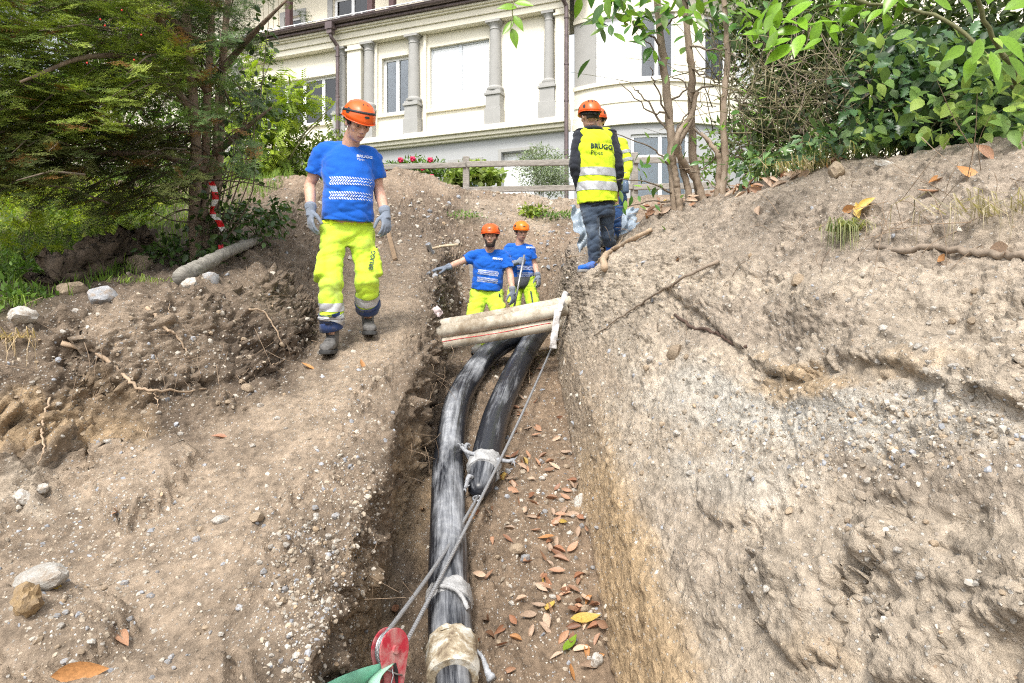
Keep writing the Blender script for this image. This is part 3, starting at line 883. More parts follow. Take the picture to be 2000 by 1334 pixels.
# ------------------------------------------------------------------ pipes, ducts, cable, pulley in the trench
def tube_uv(name, pts, rad, n, mat, parent=None, cap=True, wob=0.0, seed=0):
    """tube with UV (length in m, turn) for streaks that run along it"""
    pts = [Vector(p) for p in pts]
    rad = rad if hasattr(rad, '__len__') else [rad] * len(pts)
    m = MB()
    m.tube(pts, rad, n, cap)
    me = m.mesh(name, mat, True)
    L = [0]
    for a, b in zip(pts[:-1], pts[1:]): L.append(L[-1] + (b - a).length)
    uv = me.uv_layers.new(name='UVMap')
    for p in me.polygons:
        ks = [me.loops[li].vertex_index % n for li in p.loop_indices]
        wrap = (0 in ks) and (n - 1 in ks)
        for li in p.loop_indices:
            vi = me.loops[li].vertex_index
            k = vi % n
            uv.data[li].uv = (L[vi // n], (1.0 if (wrap and k == 0) else k / n))
    if wob:
        V = np.empty(len(me.vertices) * 3); me.vertices.foreach_get('co', V); V = V.reshape(-1, 3)
        N = np.empty(len(me.vertices) * 3); me.vertices.foreach_get('normal', N); N = N.reshape(-1, 3)
        V += N * (fbm(V * 28 + seed, 3) * wob)[:, None]
        me.vertices.foreach_set('co', V.ravel())
    if cap: me.set_sharp_from_angle(angle=R(50))
    return link(name, me, parent)

def pipe_mat(name, amount):
    t = NT(name)
    uv = t.co('UV')
    st = t.noise(1.0, 6, .7, t.mapped(uv, (.8, 7, 1)), .9)
    fine = t.noise(1.0, 5, .75, t.mapped(uv, (2.5, 40, 1)))
    patch = t.noise(1.0, 4, .6, t.mapped(uv, (1.4, 3.2, 1)), .6)
    geo = t.node('ShaderNodeNewGeometry'); sx = t.node('ShaderNodeSeparateXYZ'); t.l.new(geo.outputs['Normal'], sx.inputs[0])
    top = t.math('MULTIPLY', t.math('MAXIMUM', sx.outputs[2], 0.0), .24)              # clay scraped on where the pipe was dragged and walked on
    s = t.math('ADD', t.math('ADD', t.math('MULTIPLY', st, .75), t.math('MULTIPLY', fine, .40)), t.math('ADD', t.math('MULTIPLY', patch, .85), top))
    mask = t.ramp(t.math('MULTIPLY', s, .5), [(amount - .05, 0.0), (amount + .03, .5), (amount + .10, 1.0)])
    clay = t.ramp(t.noise(20, 4), [(.3, (.27, .285, .315)), (.7, (.46, .475, .50))])
    base = t.mix(mask, (.016, .018, .024), clay)
    t.set(base=base, rough=t.ramp(mask, [(0, .34), (1, .85)]), spec=.5, normal=t.bump(mask, .25, .004))
    return t.mat
PIPE_A = pipe_mat('black_pipe_smeared', .595)
PIPE_B = pipe_mat('black_pipe_clean', .66)

def pz(d, r=.10):
    """height of a pipe axis lying on the trench floor"""
    f = np.interp(d, [0, 5.8, 6.4, 7.1, 8.0, 9.2], [-2.44, -.71, -.50, -.28, -.16, -.1])
    return float(f) + r
def pipe_pts(uv, r=.10):
    out = []
    for u, d in uv: out.append(Vector(((u - 1000) / FPX * d, d, pz(d, r))))
    return out
rp = .1
la = spline(pipe_pts([(884, 2.98), (876, 3.48), (875, 4.13), (876, 4.72), (890, 5.5), (913, 6.0), (955, 6.6), (1008, 7.1), (1042, 7.8), (1062, 8.6)]), 90)
pa_ = thing('black_pipe', 'clay-smeared black pipe on the left, running the whole length of the trench', 'pipe', la[0], 0, 'black pipes in the trench')
tube_uv('pipe_wall', [p - la[0] for p in la], rp, 32, PIPE_A, pa_)
TAPE = NT('dirty_cream_tape'); _n = TAPE.noise(14, 6, .7, None, .4)
TAPE.set(base=TAPE.ramp(_n, [(.36, (.14, .10, .065)), (.48, (.34, .28, .19)), (.58, (.52, .50, .44)), (.7, (.58, .57, .53))]), rough=.8, normal=TAPE.bump(_n, .6, .012)); TAPE = TAPE.mat
TAPEG = M_plain('dirty_grey_tape', (.34, .34, .34), .75, .4, 20, bump=.6, bscale=60, bdist=.01)
ROPEG = M_plain('frayed_grey_rope', (.30, .31, .33), .9, .3, 40, bump=.6, bscale=200, bdist=.004)
dirv = (la[0] - la[4]).normalized()
def along(t): return dirv * t
tube_uv('inner_pipe', [along(-.05), along(.15), along(.7)], .074, 28, PIPE_A, pa_)
tube_uv('tape_collar', [along(t) for t in (-.13, -.10, -.05, 0, .05, .075)], [.103, .108, .109, .112, .110, .106], 32, TAPE, pa_, wob=.012)
tube_uv('tape_ridge', [along(-.135), along(-.12), along(-.105)], [.105, .113, .107], 32, TAPE, pa_, wob=.02, seed=5)
tube_uv('tape_wrap', [Vector(la[k]) - la[0] for k in (7, 8, 9)], [.103, .108, .103], 32, TAPEG, pa_, wob=.02, seed=9)
sl = MB(); a = Vector(la[8]) - la[0]
sl.tube(spline([a + Vector((-.10, 0, .02)), a + Vector((-.04, -.06, .09)), a + Vector((.05, -.12, .09)), a + Vector((.10, -.17, .03))], 20), .011, 6, jit=.2)
sl.build('tape_tail', TAPEG, pa_, smooth=True)
sl = MB(); a = Vector((.115, -.02, -.0))
sl.tube(spline([a + Vector((-.02, .10, .03)), a + Vector((.01, .05, .02)), a + Vector((.03, .02, -.02)), a + Vector((.05, -.01, -.04))], 14), [.008 + .012 * (k / 13) ** 2 for k in range(14)], 8, jit=.25)
sl.build('rope_knot', ROPEG, pa_, smooth=True)

lb = spline(pipe_pts([(946, 4.62), (960, 5.08), (975, 5.5), (1006, 6.2), (1035, 6.85), (1056, 7.5), (1075, 8.4)]), 70)
pb_ = thing('black_pipe', 'darker black pipe on the right, ending mid-trench in a tapered pulling head', 'pipe', lb[0], 0, 'black pipes in the trench')
tube_uv('pipe_wall', [p - lb[0] for p in lb], rp, 32, PIPE_B, pb_)
hd = (lb[0] - lb[3]).normalized()
tube_uv('tape_collar', [hd * t for t in (-.05, -.02, .02, .06, .08)], [.104, .112, .114, .11, .10], 28, TAPEG, pb_, wob=.02)
tube_uv('pulling_head', [hd * t for t in (.05, .10, .16, .22, .28, .32, .34)], [.088, .086, .083, .080, .070, .052, .03], 28, PIPE_A, pb_, wob=.012)
for k, (q0, q1, q2) in enumerate((((-.05, 0, .09), (-.12, .03, .11), (-.15, .06, .14)), ((.08, 0, .06), (.14, .0, .05), (.19, -.02, .06)), ((-.09, .05, .05), (-.13, .12, .1), (-.12, .18, .13)), ((-.06, -.25, .0), (-.08, -.27, .01), (-.10, -.30, -.05)))):
    m = MB()
    m.tube(spline([hd * .03 + Vector(q0), hd * .03 + Vector(q1), hd * .03 + Vector(q2)], 10), .013, 7, jit=.25)
    for j in range(6):
        e = Vector((random.uniform(-.03, .03), random.uniform(-.03, .03), random.uniform(-.05, .02)))
        m.tube([hd * .03 + Vector(q2), hd * .03 + Vector(q2) + e], [.006, .003], 4)
    m.build('rope_end', ROPEG, pb_, smooth=True)
eye = lb[0] + hd * .36
STEEL = M_plain('steel', (.42, .43, .45), .38, .15, 20, metal=.8, bump=.2, bscale=160)
m = MB()
ringp = [hd * .36 + Vector((math.sin(a) * .028, 0, 0)) + hd * (.028 * (1 - math.cos(a))) for a in np.linspace(0, 2 * math.pi, 17)]
m.tube(ringp, .007, 8, cap=False)
m.build('pulling_eye', STEEL, pb_, smooth=True)

# ducts that cross above the pipes
def duct_mat():
    t = NT('dirty_white_duct')
    n = t.noise(5, 6, .7, None, .4); n2 = t.noise(40, 5, .7)
    s = t.math('ADD', t.math('MULTIPLY', n, .75), t.math('MULTIPLY', n2, .35))
    base = t.mix(t.ramp(s, [(.50, 0.0), (.68, 1.0)]), (.54, .49, .40), t.ramp(n2, [(.3, (.16, .12, .08)), (.7, (.33, .27, .19))]))
    t.set(base=base, rough=.75, spec=.3, normal=t.bump(s, .35, .006))
    return t.mat
DUCT = duct_mat()
RED = M_plain('red_plastic', (.50, .02, .03), .5, .15, 20, bump=0)
def duct(a, b, r, label, mud=None):
    a, b = Vector(a), Vector(b)
    e = (b - a) * .12
    a, b = a - e * .9, b + e * .5
    o = thing('cable_duct', label, 'duct', a, 0, 'white ducts across the trench')
    pts = [a.lerp(b, k / 24) - a + Vector((0, 0, -.006 * math.sin(k / 24 * math.pi))) for k in range(25)]
    tube_uv('duct_wall', pts, r, 24, DUCT, o, wob=.003)
    return o, a, b
dA, a1_, b1_ = duct(P(852, 648, 6.12), P(1092, 606, 6.34), .060, 'thick dirty white duct across the trench, front upper one of three')
dB, a2_, b2_ = duct(P(862, 671, 6.13), P(1082, 633, 6.36), .055, 'mud-caked white duct with red line, lowest of three across the trench')
dC, a3_, b3_ = duct(P(872, 634, 6.38), P(1100, 592, 6.62), .058, 'half-buried white duct at the back of the three across the trench')
m = MB()
m.tube([a2_.lerp(b2_, t) - a2_ + Vector((0, -.0545, .012 + .004 * math.sin(t * 9))) for t in np.linspace(.08, .92, 40)], .0035, 5)
m.build('red_stripe', RED, dB)

# steel cable: from the pulling eye, round the pulley and back up the trench
CABLE = NT('steel_cable')
_w = CABLE.node('ShaderNodeTexWave', wave_type='BANDS'); _w.inputs['Scale'].default_value = 60; _w.inputs['Distortion'].default_value = 0
CABLE.l.new(CABLE.mapped(rot=(0, R(40), R(40))), _w.inputs['Vector'])
CABLE.set(base=CABLE.ramp(_w.outputs[0], [(.2, (.22, .225, .235)), (.7, (.46, .465, .48))]), rough=.5, metal=.5, normal=CABLE.bump(_w.outputs[0], .6, .004))
CABLE = CABLE.mat
pc = P(762, 1268, 2.76)                                   # pulley axle
pn = Vector((.80, -.55, .18)).normalized()                # axle direction, towards the right plate
pu = Vector((.16, .10, 1)); pu = (pu - pn * pu.dot(pn)).normalized()
pw_ = pu.cross(pn).normalized()                           # in-plane, roughly towards the trench
if pw_.y < 0: pw_ = -pw_
rs_ = .062
top_t = pc + pu * rs_ * .75 - pw_ * rs_ * .2 + pu * 0
away = (eye - pc); away = (away - pn * away.dot(pn)).normalized()
side = pn.cross(away).normalized()
if side.dot(pu) < 0: side = -side
arc = []
for k in range(13):
    an = math.pi * k / 12
    arc.append(pc + side * (rs_ * math.cos(an)) - away * (rs_ * math.sin(an)))
bend = P(1073, 690, 6.55)
cab = [eye + Vector((0, 0, 0))] + [eye.lerp(arc[0], t) + Vector((0, 0, -.03 * math.sin(math.pi * t))) for t in np.linspace(.08, .95, 12)] + arc + [arc[-1].lerp(bend, t) + Vector((0, 0, -.05 * math.sin(math.pi * t))) for t in np.linspace(.04, 1, 24)] + [P(1082, 668, 7.0), P(1100, 660, 8.0)]
m = MB(); m.tube([p - eye for p in cab], .0095, 8)
co_ = m.build('steel_cable', CABLE, None, smooth=True, loc=eye)
tag(co_, 'grey steel pulling cable looped from the right pipe round the red pulley', 'cable')

REDM = NT('scuffed_red_paint')
_a = REDM.noise(9, 6, .7, None, .5)
REDM.set(base=REDM.mix(REDM.ramp(_a, [(.42, 0.0), (.62, .75)]), (.40, .02, .04), (.46, .34, .31)), rough=.5, normal=REDM.bump(_a, .2, .004))
REDM = REDM.mat
PUL = thing('pulley_block', 'red steel snatch block pulley at the bottom edge of the trench', 'pulley', pc)
mat3 = Matrix((pw_, pn, pu)).transposed()                 # local x in-plane, y axle, z up
def plate(y0, y1):
    pr = []
    for a in np.linspace(R(-20), R(200), 23): pr.append((math.cos(a) * .078, math.sin(a) * .078))
    for a in np.linspace(R(205), R(335), 13): pr.append((math.cos(a) * .046, -.135 + math.sin(a) * .046))
    n = len(pr)
    vs = [mat3 @ Vector((x, y, z)) for y in (y0, y1) for x, z in pr]
    return vs, [tuple(range(n)), tuple(reversed(range(n, 2 * n)))] + [(k, n + k, n + (k + 1) % n, (k + 1) % n) for k in range(n)]
for y0, y1 in ((.019, .026), (-.026, -.019)):
    m = MB(); m.add(*plate(y0, y1)); m.build('side_plate', REDM, PUL, bevel=.0025)
m = MB()
def ring_l(r, y): return [mat3 @ Vector((math.cos(a) * r, y, math.sin(a) * r)) for a in np.linspace(0, 2 * math.pi, 32, endpoint=False)]
sh = [(.066, -.016), (.066, -.012), (.052, -.006), (.052, .006), (.066, .012), (.066, .016), (.02, .016)]
vs = [v for r, y in sh for v in ring_l(r, y)]
m.add(vs, [(i * 32 + k, i * 32 + (k + 1) % 32, (i + 1) * 32 + (k + 1) % 32, (i + 1) * 32 + k) for i in range(len(sh) - 1) for k in range(32)])
m.build('sheave', STEEL, PUL, smooth=True)
for yy in (.026, -.036):
    m = MB(); c0, c1 = ring_l(.017, yy), ring_l(.015, yy + .010)
    m.add(c0 + c1, [(k, (k + 1) % 32, 32 + (k + 1) % 32, 32 + k) for k in range(32)] + [tuple(range(32, 64))])
    m.build('axle_nut', REDM, PUL, auto=40)
DARK = M_plain('painted_slot_shade', (.02, .018, .018), .8, .1, 10, bump=0)
m = MB()
sp = [mat3 @ Vector((x, .0268, z)) for x, z in ((-.012, -.05), (.004, -.045), (.016, -.08), (.016, -.12), (.004, -.13), (-.004, -.1))]
m.add(sp, [tuple(range(6))]); m.build('slot', DARK, PUL)  # flat dark patch paints the shade of the slot; no hole is cut
m = MB()
m.tube([mat3 @ Vector(p) for p in ((-.06, .03, -.055), (-.03, .034, -.07), (.0, .033, -.085), (.03, .033, -.095))], .0035, 6)
m.tube([mat3 @ Vector(p) for p in ((-.025, .034, -.06), (-.02, .036, -.085), (-.03, .034, -.11), (-.035, .034, -.19))], .003, 6)
m.build('tie_wire', STEEL, PUL, smooth=True)
# green sling through the pulley
GRN = M_plain('green_webbing', (.20, .55, .39), .85, .12, 12, bump=.5, bscale=250, bdist=.003)
q0 = pc + pu * -.055
sling = spline([q0 + Vector((.01, .03, .0)), P(742, 1314, 2.70), P(705, 1326, 2.56), P(660, 1344, 2.40), P(600, 1376, 2.2)], 24)
m = MB(); vs, fs = [], []
for k, p in enumerate(sling):
    w = (.026 + .012 * min(k / 6, 1))
    ac = Vector((.25, .45, .85)).normalized()
    for off, th in ((-w, 0), (0, .003), (w, 0)):
        vs += [p + ac * off + Vector((.3, -.8, .2)) * th, p + ac * off - Vector((.3, -.8, .2)) * .003]
for k in range(len(sling) - 1):
    for j in range(2):
        a, b = 6 * k + 2 * j, 6 * k + 2 * j + 2
        fs += [(a, b, b + 6, a + 6), (a + 1, a + 7, b + 7, b + 1)]
    fs += [(6*k, 6*k+6, 6*k+7, 6*k+1), (6*k+4, 6*k+5, 6*k+11, 6*k+10)]
m.add([v - q0 for v in vs], fs)
so = thing('lifting_sling', 'pale green webbing sling threaded through the red pulley', 'sling', q0)
m.build('webbing', GRN, so, smooth=True)
m = MB(); fl = spline([q0 + Vector((.0, -.04, .015)), P(735, 1324, 2.62), P(726, 1352, 2.55)], 10); vs, fs = [], []
for k, p in enumerate(fl):
    for off in (-.024, .0, .024):
        vs += [p + Vector((.9, .3, .25)).normalized() * off + Vector((0, -.006 * math.cos(off * 40), 0)) - q0]
for k in range(9):
    for j in range(2): a = 3 * k + j; fs.append((a, a + 1, a + 4, a + 3))
fo = m.add(vs, fs).build('flap', M_plain('pale_mint_webbing', (.36, .62, .47), .85, .12, 12, bump=.5, bscale=250, bdist=.003), so, smooth=True); fo.modifiers.new('s', 'SOLIDIFY').thickness = .004

# ------------------------------------------------------------------ people
def remeshed(mb, voxel, smooth_it=4, name='body', factor=.5):
    """one continuous surface grown over overlapping closed shapes"""
    me = mb.mesh('tmp', [], True)
    o = link('tmp', me)
    r = o.modifiers.new('r', 'REMESH'); r.mode = 'VOXEL'; r.voxel_size = voxel; r.use_smooth_shade = True
    if smooth_it:
        s = o.modifiers.new('s', 'SMOOTH'); s.factor = factor; s.iterations = smooth_it
    dg = bpy.context.evaluated_depsgraph_get()
    out = bpy.data.meshes.new_from_object(o.evaluated_get(dg))
    out.name = name
    bpy.data.objects.remove(o); bpy.data.meshes.remove(me)
    out.polygons.foreach_set('use_smooth', [True] * len(out.polygons))
    return out
def vget(me):
    V = np.empty(len(me.vertices) * 3); me.vertices.foreach_get('co', V)
    N = np.empty(len(me.vertices) * 3); me.vertices.foreach_get('normal', N)
    return V.reshape(-1, 3), N.reshape(-1, 3)
def vset(me, V):
    me.vertices.foreach_set('co', np.ascontiguousarray(V, dtype=np.float32).ravel()); me.update()

def ellipsoid(mb, c, r, basis=None, n=14, m=9):
    c = Vector(c); vs, fs = [], []
    B = basis or Matrix.Identity(3)
    for i in range(1, m):
        th = math.pi * i / m
        for k in range(n):
            ph = 2 * math.pi * k / n
            vs.append(c + B @ Vector((r[0] * math.sin(th) * math.cos(ph), r[1] * math.sin(th) * math.sin(ph), r[2] * math.cos(th))))
    vs += [c + B @ Vector((0, 0, r[2])), c + B @ Vector((0, 0, -r[2]))]
    t, b = len(vs) - 2, len(vs) - 1
    for k in range(n):
        k2 = (k + 1) % n
        fs.append((t, k, k2)); fs.append((b, (m - 2) * n + k2, (m - 2) * n + k))
        for i in range(m - 2): fs.append((i * n + k, (i + 1) * n + k, (i + 1) * n + k2, i * n + k2))
    mb.add(vs, fs)
def limb(mb, pts, rad, n=14):
    """capsule-like tapering limb with round ends"""
    mb.tube(pts, rad, n)
    ellipsoid(mb, pts[0], (rad[0],) * 3); ellipsoid(mb, pts[-1], (rad[-1],) * 3)
def loft(mb, rings, n=22, pw=2.3):
    """rings: (centre, right, front, half width, half depth)"""
    vs, fs = [], []
    for c, r, f, a, b in rings:
        for k in range(n):
            an = 2 * math.pi * k / n
            cx, sx = math.cos(an), math.sin(an)
            x = math.copysign(abs(cx) ** (2 / pw), cx) * a; y = math.copysign(abs(sx) ** (2 / pw), sx) * b
            vs.append(Vector(c) + Vector(r) * x + Vector(f) * y)
    for i in range(len(rings) - 1):
        for k in range(n):
            k2 = (k + 1) % n
            fs.append((i * n + k, i * n + k2, (i + 1) * n + k2, (i + 1) * n + k))
    fs.append(tuple(reversed(range(n)))); fs.append(tuple((len(rings) - 1) * n + k for k in range(n)))
    mb.add(vs, fs)

def cloth_mat(name, col, var=.12, dirt=None, sheen=.2, weave=900, rough=.85):
    t = NT(name)
    c = np.array(col)
    b = t.ramp(t.noise(6, 5, .6), [(.3, c * (1 - var)), (.7, np.minimum(c * (1 + var), .95))])
    if dirt is not None: b = t.mix(t.ramp(t.noise(4.5, 6, .7, None, .4), [(.48, 0.0), (.72, .7)]), b, dirt)
    t.set(base=b, rough=rough, spec=.2, sheen=sheen, normal=t.bump(t.noise(weave, 2), .12, .002))
    return t.mat
SKIN = NT('skin')
_n = SKIN.noise(22, 5)
SKIN.set(base=SKIN.ramp(_n, [(.3, (.50, .29, .205)), (.7, (.62, .385, .29))]), rough=.5, spec=.35, sss=.12, sssr=(.9, .35, .2), ssss=.02)
SKIN = SKIN.mat
BLUE = cloth_mat('royal_blue_cotton', (.008, .105, .50), .10)
HIVIS = cloth_mat('fluorescent_yellow_fabric', (.53, .75, .05), .08, (.27, .30, .12), sheen=.1)
HIVISC = cloth_mat('clean_fluorescent_fabric', (.60, .78, .03), .06, sheen=.1)
NAVY = cloth_mat('navy_cuff', (.02, .04, .12), .15, (.2, .17, .13))
JEANS = cloth_mat('dark_denim', (.045, .065, .10), .22, (.13, .16, .20))
JEANSB = cloth_mat('blue_denim', (.03, .08, .22), .2, (.1, .16, .28))
BLACKF = cloth_mat('charcoal_fleece', (.022, .025, .034), .2)
GLOVE = cloth_mat('grey_rubber_glove', (.17, .20, .25), .2, (.34, .33, .32), weave=300, rough=.7)
BOOT = M_plain('muddy_leather', (.115, .11, .105), .75, .4, 14, bump=.4, bscale=70, bdist=.006)
SOLE = M_plain('dark_rubber_sole', (.04, .04, .04), .8, .3, 20)
REFL = M_plain('silver_reflective_tape', (.50, .51, .53), .35, .06, 14, metal=.25, bump=.15, bscale=120)
REFLP = M_plain('silver_heat_print', (.62, .66, .74), .4, .06, 14, bump=0)
ORANGE = M_plain('orange_helmet_shell', (.72, .105, .012), .33, .10, 9, bump=.1, bscale=40)
ORANGE2 = M_plain('bright_orange_helmet_shell', (.85, .19, .008), .33, .08, 9, bump=.1, bscale=40)
BLACKP = M_plain('black_strap', (.02, .02, .022), .6, .2, 10)
HAIR = M_plain('dark_hair', (.022, .016, .012), .7, .3, 60, bump=.6, bscale=260, bdist=.004)
STUB = M_plain('short_beard', (.045, .030, .024), .8, .3, 90, bump=.6, bscale=300, bdist=.003)
LIPS = M_plain('lips', (.30, .12, .095), .5, .1, 30, bump=0)
EYEW = M_plain('eye', (.40, .34, .30), .25, .05, 10, bump=0)
EYED = M_plain('iris', (.025, .016, .012), .2, .05, 10, bump=0)
PRINTN = M_plain('dark_green_print', (.012, .035, .03), .6, .05, 10, bump=0)
SHOEB = cloth_mat('blue_trainer', (.02, .13, .55), .2, (.25, .25, .28))
SHOEG = M_plain('grey_shoe_sole', (.28, .27, .26), .8, .2, 20)
GREYF = cloth_mat('grey_pouch', (.06, .065, .075), .15)
GOGG = M_plain('smoked_visor', (.03, .03, .03), .15, .1, 10, bump=0)

def inner_strip(src, p0, p1, off, mat, name, parent, keep=None):
    """a band of the garment's own surface between two planes, standing proud of it"""
    p0, p1 = Vector(p0), Vector(p1)
    ax = (p1 - p0).normalized()
    bm = bmesh.new(); bm.from_mesh(src.data)
    for p, n_ in ((p0, -ax), (p1, ax)):
        bmesh.ops.bisect_plane(bm, geom=bm.verts[:] + bm.edges[:] + bm.faces[:], plane_co=p, plane_no=n_, clear_outer=True)
    if keep:
        bmesh.ops.delete(bm, geom=[f for f in bm.faces if not keep(f.calc_center_median())], context='FACES')
    bm.normal_update()
    for v in bm.verts: v.co += v.normal * off
    me = bpy.data.meshes.new(name); bm.to_mesh(me); bm.free()
    me.materials.append(mat)
    me.polygons.foreach_set('use_smooth', [True] * len(me.polygons))
    o = link(name, me, parent)
    return o
def bvh_of(o):
    me = o.data
    return BVHTree.FromPolygons([v.co.copy() for v in me.vertices], [tuple(p.vertices) for p in me.polygons])
def project_mesh(vs, fs, bvh, dirn, off, name, mat, parent):
    out = []
    last = None
    for v in vs:
        h = bvh.ray_cast(Vector(v) - dirn * .5, dirn)
        if h[0] is None: q = last or Vector(v)
        else: q = h[0] - dirn * off
        last = q
        out.append(q)
    me = bpy.data.meshes.new(name); me.from_pydata(out, [], fs); me.materials.append(mat); me.update()
    return link(name, me, parent)
def text_on(txt, size, org, right, up, bvh, off, name, mat, parent, bold=0.0):
    cu = bpy.data.curves.new('t', 'FONT'); cu.body = txt; cu.size = size; cu.offset = bold; cu.resolution_u = 2
    o = link('t', cu)
    dg = bpy.context.evaluated_depsgraph_get()
    me = bpy.data.meshes.new_from_object(o.evaluated_get(dg))
    bpy.data.objects.remove(o); bpy.data.curves.remove(cu)
    bm = bmesh.new(); bm.from_mesh(me)
    right, up = Vector(right).normalized(), Vector(up).normalized()
    dirn = -(right.cross(up)).normalized()
    xy = [(v.co.x, v.co.y) for v in bm.verts]
    fs = [tuple(v.index for v in f.verts) for f in bm.faces]
    bm.free(); bpy.data.meshes.remove(me)
    # depth of the cloth under the letters, smoothed so that they stay legible over creases
    A, D_ = [], []
    for x, y in xy:
        p = Vector(org) + right * x + up * y
        h = bvh.ray_cast(p - dirn * .5, dirn)
        if h[0] is not None: A.append((1, x, y, x * x, x * y, y * y)); D_.append((h[0] - p).dot(dirn))
    A, D_ = np.array(A), np.array(D_)
    cf_ = np.linalg.lstsq(A, D_, rcond=None)[0]
    mg = max(0.0, float(np.percentile(A @ cf_ - D_, 99)))
    vs = [Vector(org) + right * x + up * y + dirn * (float(np.dot(cf_, (1, x, y, x * x, x * y, y * y))) - mg - off * .5) for x, y in xy]
    me = bpy.data.meshes.new(name); me.from_pydata(vs, [], fs); me.materials.append(mat); me.update()
    return link(name, me, parent)

def head_shapes(mb, H, B, s):
    L = lambda x, y, z: H + B @ Vector((x * s, y * s, z * s))
    e = lambda c, r: ellipsoid(mb, L(*c), [k * s for k in r], B)
    e((0, -.008, .02), (.077, .098, .105))
    e((0, .03, -.055), (.060, .068, .075))
    e((0, .062, -.098), (.032, .030, .024))
    e((0, .05, -.075), (.048, .045, .045))
    e((0, .072, .024), (.056, .026, .018))
    for x in (-1, 1):
        e((x * .042, .058, -.022), (.026, .030, .026))
        e((x * .079, -.004, -.012), (.011, .024, .034))
        e((x * .013, .102, -.036), (.010, .011, .009))
    mb.tube([L(0, .090, .018), L(0, .104, -.008), L(0, .114, -.030), L(0, .100, -.044)], [.009 * s, .011 * s, .015 * s, .010 * s], 10)
    e((0, .094, -.064), (.024, .010, .007)); e((0, .091, -.077), (.021, .010, .008))

def face_parts(root, H, B, s, beard=0, gaze=0.0):
    L = lambda x, y, z: H + B @ Vector((x * s, y * s, z * s))
    for x in (-1, 1):
        m = MB(); ellipsoid(m, L(x * .031, .0835, .0005), [.0125 * s, .008 * s, .0055 * s], B, 12, 8)
        eo = m.build('eye', EYEW, root, smooth=True)
        m = MB(); ellipsoid(m, L(x * .031 + gaze * .004, .0895, -.001), [.0065 * s, .005 * s, .0062 * s], B, 10, 6)
        m.build('iris', EYED, eo, smooth=True)
        m = MB(); m.tube(spline([L(x * .012, .101, .020), L(x * .030, .099, .027), L(x * .052, .082, .020)], 9), [.003 * s, .005 * s, .005 * s, .005 * s, .005 * s, .0045 * s, .004 * s, .003 * s, .002 * s], 6)
        m.build('eyebrow', HAIR, root, smooth=True)
    m = MB(); m.tube(spline([L(-.026, .094, -.0715), L(0, .1045, -.0700), L(.026, .094, -.0715)], 11), [.0025 * s] + [.0042 * s] * 9 + [.0025 * s], 6)
    m.build('mouth', LIPS, root, smooth=True)
    # hair at the temples and back of the head
    m = MB(); n, mm = 20, 8
    vs, fs = [], []
    for i in range(mm + 1):
        zz = .05 - .105 * i / mm
        for k in range(n + 1):
            an = R(150) + R(240) * k / n
            q = Vector((.0815 * math.cos(an), -.008 + .1025 * math.sin(an), zz))
            if i > 4: q.x *= 1 - .04 * (i - 4); q.y *= 1 - .05 * (i - 4)
            vs.append(L(*q))
    for i in range(mm):
        for k in range(n):
            if i >= 5 and (k < 5 or k > n - 6) : continue
            a = i * (n + 1) + k
            fs.append((a, a + n + 1, a + n + 2, a + 1))
    m.add(vs, fs); ho = m.build('hair', HAIR, root, smooth=True)
    sm = ho.modifiers.new('s', 'SOLIDIFY'); sm.thickness = .007; sm.offset = 1
    if beard:
        m = MB(); vs, fs = [], []
        n, mm = 26, 7
        for i in range(mm + 1):
            t = i / mm
            for k in range(n + 1):
                an = R(-8) + R(196) * k / n
                fx = math.cos(an); fy = math.sin(an)
                z = -.066 - .056 * t + .060 * (1 - t) * abs(fx) ** 3
                rx, ry = (.0635 - .020 * t ** 2), (.072 - .016 * t ** 2)
                vs.append(L(rx * fx, .030 + ry * fy, z - .006 * fy))
        for i in range(mm):
            for k in range(n):
                if 9 <= k <= 16 and i in (0, 1): continue
                a = i * (n + 1) + k
                fs.append((a, a + 1, a + n + 2, a + n + 1))
        m.add(vs, fs); bo = m.build('beard', STUB, root, smooth=True)
        sm = bo.modifiers.new('s', 'SOLIDIFY'); sm.thickness = .008; sm.offset = 0

